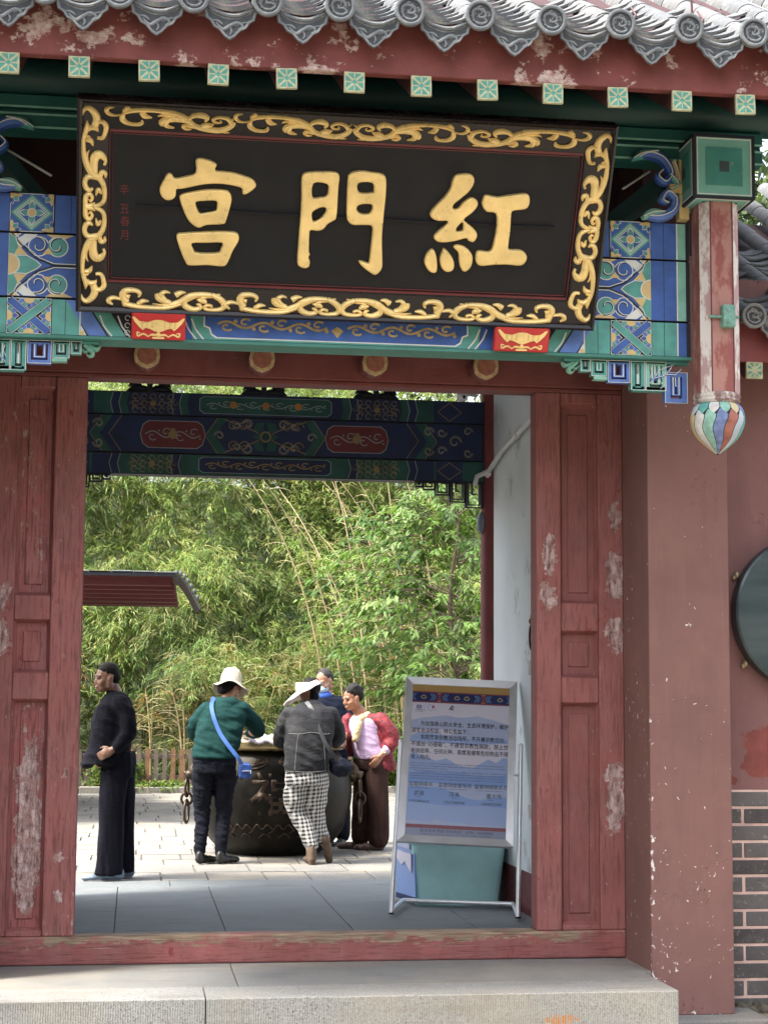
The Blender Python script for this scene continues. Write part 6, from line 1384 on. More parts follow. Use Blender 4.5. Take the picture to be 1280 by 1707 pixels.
for s in (-1, 1):
    m = MB()
    for k in range(5): a = k*.35; vat_stroke(m, [(s*.05-.0, .86), (s*(.12+.05*k), .90-.03*k), (s*(.17+.045*k), .84-.045*k)], .006)
    vat_stroke(m, [(s*.05, .85), (s*.15, .80), (s*.30, .78), (s*.36, .70)], .007); m.build('raised_bat', M_bronze_hi, VT, smooth=True)
    m = MB()
    for k in range(3):
        x = s*(.10+.2*k); vat_stroke(m, [(x-.10, .24), (x-.05, .30), (x, .26), (x+.05, .30), (x+.10, .25), (x+.06, .22)], .007); vat_stroke(m, [(x-.04, .18), (x+.02, .22), (x+.08, .18)], .006)
    m.build('raised_cloud', M_bronze_hi, VT, smooth=True)
for s in (-1, 1):
    hx, hy = (VX+s*.73, VY-.06); m = MB()
    m.ell((hx, hy, .74), (.075, .085, .09), 12, 9); m.ell((hx+s*.05, hy-.02, .72), (.055, .05, .045), 10, 8); m.ell((hx+s*.0, hy-.07, .80), (.03, .03, .035), 8, 6); m.ell((hx, hy+.06, .80), (.03, .03, .035), 8, 6); m.ell((hx+s*.09, hy-.02, .735), (.022, .03, .02), 8, 6)
    for k in range(7): a = k*.9; m.ell((hx-s*.01, hy+.075*math.cos(a), .745+.085*math.sin(a)), (.03, .022, .022), 7, 5)
    m.build('lion_mask', M_bronze_hi, VT, smooth=True)
    for k, (zc, rr_, fl) in enumerate(((.60, .062, 0), (.50, .055, 1), (.385, .085, 0))):
        m = MB(); q = []
        for a in np.linspace(0, 2*math.pi, 18)[:-1]:
            if fl: q.append((hx+s*.075+rr_*math.cos(a)*.9, hy-.03, zc+rr_*math.sin(a)))
            else: q.append((hx+s*.075+.25*rr_*math.cos(a), hy-.03+rr_*math.cos(a)*.8, zc+(rr_+.01)*math.sin(a)*1.1))
        m.tube(q, .013, 8, closed=True); m.build('chain_ring', M_bronze_hi, VT, smooth=True)
# pale scarf lying over the rim
m = MB(); vs = []; nx_, ny_ = 16, 8
for i in range(nx_+1):
    for j in range(ny_+1):
        u, v_ = i/nx_, j/ny_; a = -.42+.60*u; rr_ = .70-.34*v_
        z = 1.083+.012*math.sin(u*19+v_*5)+.010*math.sin(v_*14) - (.10*max(0, .25-v_)*4 if v_ < .25 else 0)*.5
        vs.append((VX+rr_*math.sin(a), VY-rr_*math.cos(a), z))
m.add(vs, [(i*(ny_+1)+j, (i+1)*(ny_+1)+j, (i+1)*(ny_+1)+j+1, i*(ny_+1)+j+1) for i in range(nx_) for j in range(ny_)])
o = m.build('folded_cloth', simple('cloth_lilac', (.62, .58, .66), .8), None, smooth=True); o.modifiers.new('s', 'SOLIDIFY').thickness = .01; tag(o, 'pale lilac cloth spread on the brass rim of the vat', 'cloth')
# ------------------------------------------------------------------ people
def skinned(mb, name, mats, parent, voxel=.010, smooth=3, fold=0.0, fs=(7, 7, 16), seed=0, thick=None):
    me0 = bpy.data.meshes.new('t'); me0.from_pydata([tuple(p) for p in mb.v], [], mb.f); me0.update()
    t = bpy.data.objects.new('t', me0); COL.objects.link(t)
    r = t.modifiers.new('r', 'REMESH'); r.mode = 'VOXEL'; r.voxel_size = voxel
    s = t.modifiers.new('s', 'SMOOTH'); s.factor = .6; s.iterations = smooth
    dg = bpy.context.evaluated_depsgraph_get(); me = bpy.data.meshes.new_from_object(t.evaluated_get(dg)); bpy.data.objects.remove(t)
    if fold:
        nn = [v.normal.copy() for v in me.vertices]
        for v, n in zip(me.vertices, nn):
            p = v.co; q = Vector((p.x*fs[0]+seed, p.y*fs[1], p.z*fs[2]+p.x*fs[0]*.8))
            d = noise.noise(q); e = noise.noise(q*2.1+Vector((4, 4, 4)))
            v.co = p + n*(fold*(abs(d)*-1.6+.35+e*.5))
    me.name = name; me.materials.clear()
    for m in (mats if isinstance(mats, (list, tuple)) else [mats]): me.materials.append(m)
    me.polygons.foreach_set('use_smooth', [True]*len(me.polygons))
    o = bpy.data.objects.new(name, me); COL.objects.link(o); o.parent = parent; return o
def limb(m, pts, rad, n=12):
    q = cr([(*p, r) for p, r in zip(pts, rad)], 5); m.tube([p[:3] for p in q], [p[3] for p in q], n)
    m.ell(q[0][:3], (q[0][3],)*3, 10, 8); m.ell(q[-1][:3], (q[-1][3],)*3, 10, 8)
def loft(m, rings, n=20, rz=0.0):
    q = cr(rings, 5); vs = []
    for (z, cx, cy, rx, ry) in q:
        for k in range(n):
            a = 2*math.pi*k/n; ca, sa = math.cos(a), math.sin(a); ex = 2/2.5
            x = rx*math.copysign(abs(ca)**ex, ca); y = ry*math.copysign(abs(sa)**ex, sa)
            vs.append((cx+x*math.cos(rz)-y*math.sin(rz), cy+x*math.sin(rz)+y*math.cos(rz), z))
    N = len(q); fs = [(i*n+k, i*n+(k+1) % n, (i+1)*n+(k+1) % n, (i+1)*n+k) for i in range(N-1) for k in range(n)]
    fs += [tuple(range(n))[::-1], tuple((N-1)*n+k for k in range(n))]
    if q[-1][0] < q[0][0]: fs = [f[::-1] for f in fs]
    m.add(vs, fs)
def hand(m, w, d, nrm, side=1, curl=.5, s=1.0):
    w, d, nrm = Vector(w), Vector(d).normalized(), Vector(nrm).normalized(); b_ = d.cross(nrm).normalized()*side
    R = Matrix((b_, d, nrm)).transposed(); m.ell(w+d*.045*s, (.040*s, .052*s, .017*s), 10, 8, R); m.tube([w-d*.03*s, w+d*.02*s], [.026*s, .028*s], 8)
    for k, (o, L) in enumerate(((-.030, .062), (-.010, .072), (.010, .068), (.028, .054))):
        p = w+d*.082*s+b_*o*s; pts = [p-d*.02*s]; dd = d.copy()
        for j in range(3):
            dd = (dd + nrm*curl*.55).normalized(); p = p+dd*(L*s)/3*1.05; pts.append(p.copy())
        m.tube(pts, [.0095*s, .009*s, .0085*s, .007*s], 6); m.ell(pts[-1], (.007*s,)*3, 6, 5)
    p = w+d*.025*s-b_*.032*s; m.tube([p, p+d*.028*s-b_*.022*s+nrm*.008*s, p+d*.058*s-b_*.026*s+nrm*.020*s], [.013*s, .011*s, .008*s], 6); m.ell(p+d*.058*s-b_*.026*s+nrm*.020*s, (.008*s,)*3, 6, 5)
def headframe(c, yaw, pitch, roll=0):      # yaw 0 looks to +Y; positive yaw turns to -X; pitch down is negative
    M = Matrix.Rotation(yaw, 3, 'Z') @ Matrix.Rotation(pitch, 3, 'X') @ Matrix.Rotation(roll, 3, 'Y'); c = Vector(c)
    return M, (lambda p: c + M @ Vector(p))
def head(m, c, yaw, pitch, roll=0, s=1.0, ears=True):
    M, T = headframe(c, yaw, pitch, roll)
    def e(p, r, n=14, k=10): m.ell(T([q*s for q in p]), [q*s for q in r], n, k, M)
    e((0, -.012, .028), (.073, .092, .090)); e((0, .022, -.020), (.066, .068, .080)); e((0, .038, -.068), (.046, .046, .040)); e((0, .070, -.086), (.022, .018, .018))
    for sx in (-1, 1):
        e((sx*.040, .060, -.030), (.024, .026, .026)); e((sx*.028, .080, .022), (.024, .014, .010)); e((sx*.062, -.002, -.050), (.016, .030, .035))
        if ears: e((sx*.074, -.004, -.010), (.010, .020, .032)); e((sx*.078, -.010, .006), (.008, .014, .016))
    m.tube([T((0, .082*s, .014*s)), T((0, .092*s, -.012*s)), T((0, .097*s, -.028*s))], [.007*s, .010*s, .012*s], 8); e((0, .093, -.031), (.016, .010, .008)); 
    e((0, .088, -.060), (.023, .010, .006)); e((0, .086, -.069), (.020, .011, .007))
    return M, T
def eyes(M, T, parent, s=1.0):
    m = MB()
    for sx in (-1, 1): m.ell(T((sx*.029*s, .083*s, .004*s)), (.012*s, .006*s, .005*s), 8, 6, M)
    m.build('eye', simple('eye_dark', (.02, .014, .012), .3), parent, local=True, smooth=True)
    m = MB()
    for sx in (-1, 1): m.tube([T((sx*.012*s, .091*s, .024*s)), T((sx*.032*s, .090*s, .030*s)), T((sx*.050*s, .074*s, .024*s))], [.003*s, .004*s, .002*s], 5)
    m.build('eyebrow', M_hair, parent, local=True)
    m = MB(); m.ell(T((0, .0935*s, -.0645*s)), (.019*s, .005*s, .0035*s), 8, 5, M); m.build('lips', simple('lip', (.26, .09, .075), .5), parent, local=True, smooth=True)
def cloth_mat(name, c, var=.12, sc=8, rough=.85, bump=.35, bsc=(5, 5, 11), fine=220):
    b = NB(name); v = b.co(); f = b.noise(v, sc, 5); b.col(b.mix(b.ramp(f, .3, .7), tuple(x*(1-var) for x in c), tuple(x*(1+var) for x in c))); b.rough(rough)
    b.bs.inputs['Specular IOR Level'].default_value = .12
    h = b.math('ADD', b.math('MULTIPLY', b.noise(b.co(bsc), 3, 5, .6, 1.5), 1.0), b.math('MULTIPLY', b.noise(v, fine, 2), .06)); b.bump(h, bump, .02); return b.m
M_skin = simple('skin', (.38, .20, .13), .5, var=.08, sc=30); M_skind = simple('skin_shaded', (.20, .105, .068), .5, var=.1, sc=30)  # second skin is darker: shade on the man by the gate mixed in
M_skin.node_tree.nodes['Principled BSDF'].inputs['Subsurface Weight'].default_value = .08; M_skin.node_tree.nodes['Principled BSDF'].inputs['Subsurface Scale'].default_value = .01
def hair_mat(name, c):
    b = NB(name); f = b.noise(b.co((60, 60, 12)), 3, 4); b.col(b.mix(b.ramp(f, .35, .65), tuple(x*.5 for x in c), c)); b.rough(.6); b.bs.inputs['Specular IOR Level'].default_value = .12; b.bump(f, .5, .004); return b.m
M_hair = hair_mat('hair_black', (.016, .013, .012)); M_hairg = hair_mat('hair_grey', (.055, .052, .05))
def shoe(m, heel, yaw, L=.25, h=.07, w=.045):
    M = Matrix.Rotation(yaw, 3, 'Z'); T = lambda p: Vector(heel)+M @ Vector(p)
    q = [(0, .0, .045), (0, .06, .04), (0, .13, .034), (0, .19, .028), (0, L-.02, .022)]
    for p, r in zip(q, (.040, w-.002, w+.001, w+.002, w-.008)): m.ell(T(p), (r, .055, p[2]), 12, 8, M)
    m.ell(T((0, -.005, .06)), (.036, .045, h-.01), 12, 8, M)
def sole(heel, yaw, parent, mat, L=.25, w=.046):
    M = Matrix.Rotation(yaw, 3, 'Z'); out = []
    for k in range(20):
        a = 2*math.pi*k/20; out.append((w*.98*math.cos(a)*(1.05 if math.sin(a) > 0 else .86), L/2-.01+(L/2+.025)*math.sin(a)))
    m = MB(); m.prism(out, heel, M @ Vector((1, 0, 0)), M @ Vector((0, 1, 0)), (0, 0, 1), .0, .013, cap0=True); return m.build('shoe_sole', mat, parent, local=True)

# --- A: man in a black coat, in profile to the left, in the shade of the gate
pA = at(184, 1466, z=0); A = empty('person', (pA.x, 4.79, 0), 'man in black coat and wide black trousers standing in profile, leftmost person', 'person')
bd = MB(); M, T = head(bd, (-.065, -.02, 1.575), R_(112), R_(-4)); limb(bd, [(-.03, 0, 1.53), (.02, 0, 1.42)], [.054, .062]); loft(bd, [(1.42, .02, 0, .09, .15), (1.2, 0, 0, .11, .17), (.95, .03, 0, .11, .16)])
for s in (-1, 1): limb(bd, [(.04, s*.08, .92), (.03, s*.08, .5), (.04, s*.08, .09)], [.085, .06, .04])
limb(bd, [(.06, -.17, 1.38), (.105, -.20, 1.18), (.05, -.22, 1.05), (.00, -.225, 1.02)], [.05, .042, .032, .026]); limb(bd, [(.03, .17, 1.38), (.08, .2, 1.15), (-.05, .19, 1.0)], [.05, .04, .028])
hand(bd, (.0, -.225, 1.02), (-.8, 0, -.45), (.2, 1, 0), 1, .8, 1.0); hand(bd, (-.05, .19, 1.0), (-.5, 0, -.8), (0, -1, 0), 1, .5)
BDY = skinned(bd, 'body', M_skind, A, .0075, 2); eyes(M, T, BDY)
hr = MB(); 
hr.ell(T((0, -.020, .056)), (.076, .090, .074), 14, 10, M); hr.ell(T((0, -.055, .012)), (.074, .062, .070), 14, 10, M); 
skinned(hr, 'hair', M_hair, A, .008, 1, .003, (40, 40, 40))
ct = MB(); loft(ct, [(1.475, .015, 0, .055, .075), (1.44, .02, 0, .095, .15), (1.38, .01, 0, .135, .205), (1.25, -.01, 0, .165, .215), (1.10, -.02, 0, .165, .205), (.98, -.045, 0, .175, .205), (.895, -.075, 0, .170, .21)])
limb(ct, [(.05, -.19, 1.385), (.105, -.225, 1.27), (.120, -.235, 1.17), (.075, -.235, 1.08), (.035, -.228, 1.035)], [.072, .070, .066, .056, .046]); limb(ct, [(.02, .18, 1.38), (.09, .21, 1.18), (-.04, .20, 1.03)], [.07, .065, .045])
ct.ell((-.20, -.02, .90), (.055, .17, .035), 10, 6); ct.ell(T((0, -.045, -.115)), (.062, .058, .035), 12, 8, M)
skinned(ct, 'coat', cloth_mat('coat_black', (.005, .005, .009), .2), A, .011, 2, .013, (6, 6, 9), seed=1)
tr = MB(); loft(tr, [(1.0, .045, 0, .125, .17), (.88, .045, 0, .135, .175), (.80, .045, 0, .13, .165)])
loft(tr, [(.86, .02, -.095, .112, .085), (.6, .00, -.10, .098, .082), (.35, -.0, -.105, .096, .085), (.045, -.015, -.11, .112, .092)]); loft(tr, [(.86, .075, .09, .105, .085), (.6, .085, .095, .092, .08), (.35, .09, .10, .094, .082), (.05, .085, .105, .110, .09)])
skinned(tr, 'trousers', cloth_mat('trouser_navy', (.005, .005, .010), .2), A, .011, 2, .016, (9, 9, 1.8), seed=5)
sh = MB(); shoe(sh, (.06, -.11, 0), R_(95)); shoe(sh, (.14, .10, 0), R_(85)); skinned(sh, 'shoes', simple('shoe_blue', (.12, .16, .22), .5), A, .009, 2)
for hh, yw in (((.06, -.11, 0), 95), ((.14, .10, 0), 85)): sole(hh, R_(yw), A, simple('sole_grey', (.2, .2, .2), .7))

# --- B: woman in a green hoodie leaning on the rim
pB = at(352, 1438, z=0); B = empty('person', (pB.x, 6.03, 0), 'woman in dark green hoodie and cream hat, seen from behind', 'person')
bd = MB(); hB = (.150, .235, 1.515); M, T = head(bd, hB, R_(-52), R_(-32), ears=True, s=.97); limb(bd, [(.135, .21, 1.46), (.10, .12, 1.36)], [.05, .06]); loft(bd, [(1.35, .09, .10, .14, .09), (1.15, .04, .05, .14, .10), (.9, .02, 0, .14, .11)])
limb(bd, [(-.085, .0, .88), (-.085, .05, .48), (-.10, .0, .10)], [.08, .055, .04]); limb(bd, [(.11, .0, .88), (.10, .06, .48), (.075, -.01, .10)], [.08, .055, .04])
limb(bd, [(.26, .10, 1.32), (.38, .20, 1.14), (.33, .40, 1.12)], [.045, .04, .028]); hand(bd, (.33, .40, 1.12), (-.3, 1, 0), (0, 0, -1), 1, .35); limb(bd, [(-.08, .10, 1.32), (-.15, .20, 1.12), (-.05, .42, 1.11)], [.045, .04, .028]); hand(bd, (-.05, .42, 1.11), (.3, 1, 0), (0, 0, -1), -1, .35)
BDY = skinned(bd, 'body', M_skin, B, .0075, 2); eyes(M, T, BDY, .97)
hr = MB(); hr.ell(T((0, -.03, .02)), (.080, .088, .088), 14, 10, M); hr.ell(T((0, -.07, -.045)), (.070, .04, .06), 12, 8, M); skinned(hr, 'hair', M_hair, B, .008, 1, .004, (30, 30, 60))
# hat: crown and drooping wavy brim
def hat(parent, c, M, crown, brim, mat, wav=.015, nw=5, ph=0.0, open_top=False, droop=.3, name='hat'):
    m = MB(); n = 48; vs = []; prof_ = crown+brim; R2 = crown[-1][0]
    for (r, z) in prof_:
        for k in range(n):
            a = 2*math.pi*k/n; f = max(0, (r-R2)/(brim[-1][0]-R2)); zz = z+wav*f*math.sin(nw*a+ph)*(1+.4*math.sin(2*a)); rr_ = r*(1+.05*f*math.sin(3*a+ph))
            vs.append(Vector(c)+M @ Vector((rr_*math.cos(a)*.95, rr_*math.sin(a)*1.05, zz)))
    m.add(vs, [(i*n+k, i*n+(k+1) % n, (i+1)*n+(k+1) % n, (i+1)*n+k) for i in range(len(prof_)-1) for k in range(n)])
    o = m.build(name, mat, parent, local=True, smooth=True); sd = o.modifiers.new('s', 'SOLIDIFY'); sd.thickness = .005; sd.offset = 0
    return o
b = NB('hat_cream'); v = b.co(); wv = b.n('ShaderNodeTexWave', wave_type='BANDS', bands_direction='Z'); wv.inputs['Scale'].default_value = 55; wv.inputs['Distortion'].default_value = 1; b.l(v, wv.inputs[0])
b.col(b.mix(b.ramp(b.noise(v, 90, 3), .35, .65), (.42, .37, .28), (.56, .51, .41))); b.rough(.9); b.bump(b.math('ADD', wv.outputs['Fac'], b.noise(v, 120, 3)), .6, .004)
Mh = Matrix.Rotation(R_(-20), 3, 'X') @ Matrix.Rotation(R_(8), 3, 'Y')
hat(B, Vector(hB)+Vector((0.0, -.012, .035)), Mh, cr([(.001, .145), (.05, .140), (.078, .118), (.092, .075), (.097, .03), (.100, .0)], 4), cr([(.105, -.004), (.125, -.022), (.150, -.040), (.168, -.048)], 3), b.m, .016, 4, 1.2)
ct = MB(); loft(ct, [(1.43, .115, .15, .075, .07), (1.39, .11, .12, .13, .10), (1.33, .10, .10, .195, .135), (1.20, .065, .06, .205, .15), (1.05, .035, .02, .205, .16), (.93, .012, 0, .200, .165), (.905, .010, 0, .190, .16)])
limb(ct, [(.25, .10, 1.325), (.335, .14, 1.24), (.395, .19, 1.15), (.385, .30, 1.125), (.34, .38, 1.12)], [.078, .078, .070, .055, .045]); limb(ct, [(-.06, .10, 1.31), (-.135, .12, 1.22), (-.165, .20, 1.12), (-.08, .38, 1.11)], [.078, .078, .065, .045])
ct.ell((.115, .055, 1.385), (.105, .07, .055), 14, 8, Matrix.Rotation(R_(25), 3, 'X')); ct.ell((.105, .02, 1.345), (.085, .05, .045), 12, 8)
skinned(ct, 'hoodie', cloth_mat('hoodie_green', (.009, .040, .038), .12), B, .010, 2, .015, (5, 5, 12), seed=3)
tr = MB(); loft(tr, [(.96, .012, 0, .175, .14), (.86, .012, 0, .188, .155), (.78, .012, 0, .18, .15)])
limb(tr, [(-.085, 0, .80), (-.09, .03, .60), (-.085, .045, .42), (-.095, .01, .25), (-.105, 0, .09)], [.102, .088, .070, .060, .050]); limb(tr, [(.105, 0, .80), (.10, .03, .60), (.10, .05, .42), (.085, .01, .25), (.075, 0, .09)], [.102, .088, .070, .060, .050])
skinned(tr, 'jeans', cloth_mat('jeans_black', (.008, .009, .015), .25, bump=.5), B, .009, 2, .011, (8, 8, 20), seed=8)
sh = MB(); shoe(sh, (-.10, -.03, 0), R_(-38), .22); shoe(sh, (.075, -.04, 0), R_(-42), .22); skinned(sh, 'shoes', simple('shoe_black', (.008, .008, .008), .45), B, .009, 2)
# strap and bag
def strap(parent, pts, wdt, mat, name='strap'):
    m = MB(); q = [Vector(p) for p in cr(pts, 5)]
    for i in range(len(q)-1):
        t = (q[i+1]-q[i]); s_ = t.cross(Vector((0, 1, 0))).normalized()*wdt/2; h = Vector((0, -.004, 0)); m.add([q[i]-s_, q[i]+s_, q[i+1]+s_, q[i+1]-s_, q[i]-s_+h, q[i]+s_+h, q[i+1]+s_+h, q[i+1]-s_+h], [(4, 5, 6, 7), (3, 2, 1, 0), (0, 4, 7, 3), (1, 2, 6, 5)])
    return m.build(name, mat, parent, local=True)
M_bagb = simple('bag_blue', (.015, .05, .20), .45, var=.3, sc=20)
gB = empty('shoulder_bag', (pB.x+.27, 5.93, .80), 'small shiny dark blue shoulder bag on a bright blue strap', 'bag')
off = -Vector((.27, -.10, .80))
def rel(p, o_): return tuple(Vector(p)+o_)
strap(gB, [rel(p, off) for p in ((.0, .06, 1.435), (-.025, -.02, 1.37), (-.01, -.085, 1.27), (.045, -.125, 1.13), (.12, -.16, 1.02), (.20, -.175, .92), (.235, -.16, .86))], .034, simple('strap_blue', (.05, .14, .42), .6))
bg_ = MB(); bg_.ell((0, -.03, .0), (.062, .045, .075), 14, 10); bg_.box(-.055, .055, -.07, .01, -.06, .06); skinned(bg_, 'pouch', M_bagb, gB, .008, 3, .006, (18, 18, 18))
m = MB(); m.box(-.03, .035, -.078, -.074, .0, .006); m.box(.04, .048, -.075, -.068, -.02, .01); m.build('zip', M_steel, gB, local=True)

# --- C: woman in black denim jacket and gingham trousers, legs crossed
pC = at(525, 1438, z=0); Cc_ = empty('person', (pC.x, 5.97, 0), 'woman in black denim jacket and gingham trousers, seen from behind with legs crossed', 'person')
hC = (-.055, .20, 1.485)
bd = MB(); M, T = head(bd, hC, R_(72), R_(-30), s=.97); limb(bd, [(-.06, .18, 1.42), (-.06, .10, 1.33)], [.05, .058]); loft(bd, [(1.32, -.06, .08, .14, .09), (1.1, -.07, .03, .14, .10), (.85, -.08, 0, .14, .11)])
limb(bd, [(-.16, 0, .84), (-.17, .08, .50), (-.04, -.02, .10)], [.08, .055, .04]); limb(bd, [(.0, .0, .84), (-.02, .1, .48), (.10, .06, .14)], [.08, .055, .04])
limb(bd, [(.13, .08, 1.28), (.18, .18, 1.06), (.10, .42, 1.10)], [.045, .04, .028]); hand(bd, (.10, .42, 1.10), (-.2, 1, 0), (0, 0, -1), 1, .35); limb(bd, [(-.25, .08, 1.28), (-.29, .18, 1.06), (-.20, .42, 1.10)], [.045, .04, .028]); hand(bd, (-.20, .42, 1.10), (.2, 1, 0), (0, 0, -1), -1, .35)
BDY = skinned(bd, 'body', M_skin, Cc_, .0075, 2); eyes(M, T, BDY, .97)
hr = MB(); hr.ell(T((0, -.03, .03)), (.082, .092, .090), 14, 10, M); hr.ell(T((0, -.09, .055)), (.040, .034, .042), 12, 8, M); hr.ell((-.02, .11, 1.45), (.045, .04, .05), 12, 8); skinned(hr, 'hair', M_hair, Cc_, .008, 1, .003, (30, 30, 60))
Mc = Matrix.Rotation(R_(72), 3, 'Z') @ Matrix.Rotation(R_(-26), 3, 'X')
hm_ = simple('hat_white', (.60, .54, .54), .85, var=.06, sc=20, bump=.3, bsc=30)
m = MB(); n = 44; vs = []; prof_ = [(.070, .105, 0), (.086, .080, 0), (.094, .045, 0), (.096, .012, 0), (.03, .004, 1), (.08, -.010, 1), (.125, -.028, 1), (.145, -.040, 1)]
for (r, z, f) in prof_:          # open crown, brim only over the brow and sides
    for k in range(n):
        a = 2*math.pi*k/n; fr_ = max(0.0, .5+.5*math.sin(a))**.55
        rr_ = r if not f else .096+r*fr_; zz = (z-(.035*(1-math.sin(a)) if not f and z > .06 else 0)) if not f else z*fr_+.006*math.sin(9*a)*fr_+.010
        vs.append(Vector(hC)+Mc @ Vector((rr_*math.cos(a)*.95, rr_*math.sin(a)*1.12-.008, zz+.018)))
m.add(vs, [(i*n+k, i*n+(k+1) % n, (i+1)*n+(k+1) % n, (i+1)*n+k) for i in range(len(prof_)-1) for k in range(n)])
o = m.build('sun_visor', hm_, Cc_, local=True, smooth=True); o.modifiers.new('s', 'SOLIDIFY').thickness = .006
ct = MB(); loft(ct, [(1.40, -.055, .12, .075, .07), (1.365, -.055, .10, .13, .10), (1.31, -.06, .07, .20, .13), (1.15, -.07, .03, .215, .15), (.98, -.085, .0, .205, .155), (.84, -.095, -.01, .195, .155), (.785, -.095, -.01, .190, .15)])
limb(ct, [(.115, .08, 1.285), (.17, .11, 1.18), (.195, .18, 1.06), (.15, .34, 1.09), (.11, .40, 1.10)], [.078, .078, .070, .055, .045]); limb(ct, [(-.235, .08, 1.285), (-.285, .11, 1.18), (-.305, .18, 1.05), (-.25, .34, 1.09), (-.20, .40, 1.10)], [.078, .078, .070, .055, .045])
ct.ell((-.055, .07, 1.375), (.10, .06, .045), 12, 8, Matrix.Rotation(R_(20), 3, 'X'))
b = NB('denim_black'); v = b.co(); f = b.noise(b.co((1, 1, .8)), 4.5, 5, .6, .8); f2 = b.noise(b.co((4, 4, 12)), 3, 5, .6, 1)
b.col(b.mix(b.ramp(f, .52, .72), b.mix(b.ramp(f2, .4, .6), (.005, .0055, .008), (.011, .012, .016)), (.036, .036, .036))); b.rough(.85); b.bump(b.math('ADD', f2, b.math('MULTIPLY', b.noise(v, 200, 2), .1)), .4, .02)
CJ = skinned(ct, 'jacket', b.m, Cc_, .010, 2, .013, (6, 6, 9), seed=11)
M_seam = simple('seam_thread', (.12, .12, .12), .9)
def surf_strokes(parent, obj, lines, r, mat, name):       # seams that follow the cloth, found by casting onto it
    from mathutils.bvhtree import BVHTree
    bv_ = BVHTree.FromPolygons([v_.co.copy() for v_ in obj.data.vertices], [tuple(p.vertices) for p in obj.data.polygons]); m = MB()
    for ln in lines:
        pts = []
        for (x, z) in cr(ln, 8):
            h = bv_.ray_cast(Vector((x, -1.5, z)), Vector((0, 1, 0)))
            if h[0] is not None: pts.append(h[0]+Vector((0, -.001, 0)))
        if len(pts) > 2: m.tube(pts, r, 4)
    return m.build(name, mat, parent, local=True)
surf_strokes(CJ, CJ, [[(-.26, 1.125), (-.17, 1.12), (-.06, 1.135), (.03, 1.12), (.10, 1.125)], [(-.28, .80), (-.09, .795), (.09, .805)], [(-.18, 1.12), (-.20, .95), (-.21, .81)], [(.04, 1.12), (.05, .95), (.06, .81)]], .0035, M_seam, 'seam')
tr = MB(); loft(tr, [(.87, -.09, 0, .175, .14), (.76, -.095, .0, .185, .155), (.68, -.095, .01, .18, .155)])
limb(tr, [(-.165, 0, .72), (-.185, .03, .58), (-.165, .06, .45), (-.10, .02, .32), (-.045, -.01, .17)], [.105, .105, .092, .078, .064]); limb(tr, [(-.005, .0, .72), (-.01, .04, .55), (-.01, .06, .42), (.03, .08, .28), (.07, .08, .20)], [.11, .105, .09, .075, .06])
b = NB('gingham'); sep = b.n('ShaderNodeSeparateXYZ'); v = b.co(rot=(0, R_(7), 0)); b.l(v, sep.inputs[0])
def stripe(o_, per): return b.math('GREATER_THAN', b.math('FRACT', b.math('MULTIPLY', o_, 1/per)), .5)
sx_ = stripe(b.math('ADD', sep.outputs[0], b.math('MULTIPLY', sep.outputs[1], .6)), .034); sz_ = stripe(sep.outputs[2], .034)
b.col(b.mix(b.math('MULTIPLY', b.math('ADD', sx_, sz_), .5), (.55, .54, .52), (.012, .012, .014))); b.rough(.85); b.bump(b.noise(b.co((5, 5, 10)), 3, 5, .6, 1), .4, .02)
skinned(tr, 'trousers', b.m, Cc_, .010, 3, .010, (7, 7, 12), seed=14)
m = MB(); limb(m, [(-.045, -.01, .18), (-.045, -.01, .13)], [.040, .040]); m.build('sock', simple('sock_grey', (.25, .2, .2), .9), Cc_, local=True, smooth=True)
M_boot = simple('boot_brown', (.10, .065, .042), .75, var=.3, sc=20, bump=.3)
sh = MB(); shoe(sh, (-.045, -.045, 0), R_(4), .23, .13); sh.tube([(-.045, -.03, .03), (-.045, -.02, .13)], [.046, .048], 12); skinned(sh, 'boot', M_boot, Cc_, .009, 2)
sh = MB(); Ms = Matrix.Rotation(R_(-12), 3, 'Y') @ Matrix.Rotation(R_(-68), 3, 'X')
for p, r in (((0, .0, 0), (.040, .05, .042)), ((0, .07, -.008), (.044, .06, .036)), ((0, .14, -.012), (.044, .05, .030)), ((0, .19, -.016), (.036, .04, .024))): sh.ell(Vector((.085, .03, .205))+Ms @ Vector(p), r, 12, 8, Ms)
skinned(sh, 'boot', M_boot, Cc_, .009, 2)
gC = empty('handbag', (pC.x+.20, 5.95, .83), 'black handbag with a wide strap at the right hip of the woman in gingham trousers', 'bag'); off = -Vector((.20, -.02, .83))
strap(gC, [rel(p, off) for p in ((-.10, .04, 1.40), (-.06, -.03, 1.34), (-.02, -.09, 1.22), (.05, -.15, 1.05), (.12, -.16, .95), (.17, -.12, .90))], .034, simple('strap_black', (.025, .025, .03), .5))
bg_ = MB(); bg_.ell((0, -.03, .0), (.105, .06, .085), 14, 10, Matrix.Rotation(R_(18), 3, 'Y')); bg_.ell((-.02, -.02, .05), (.09, .06, .045), 14, 10); skinned(bg_, 'pouch', cloth_mat('bag_black', (.010, .012, .022), .3, rough=.6), gC, .009, 3, .010, (12, 12, 12), seed=2)

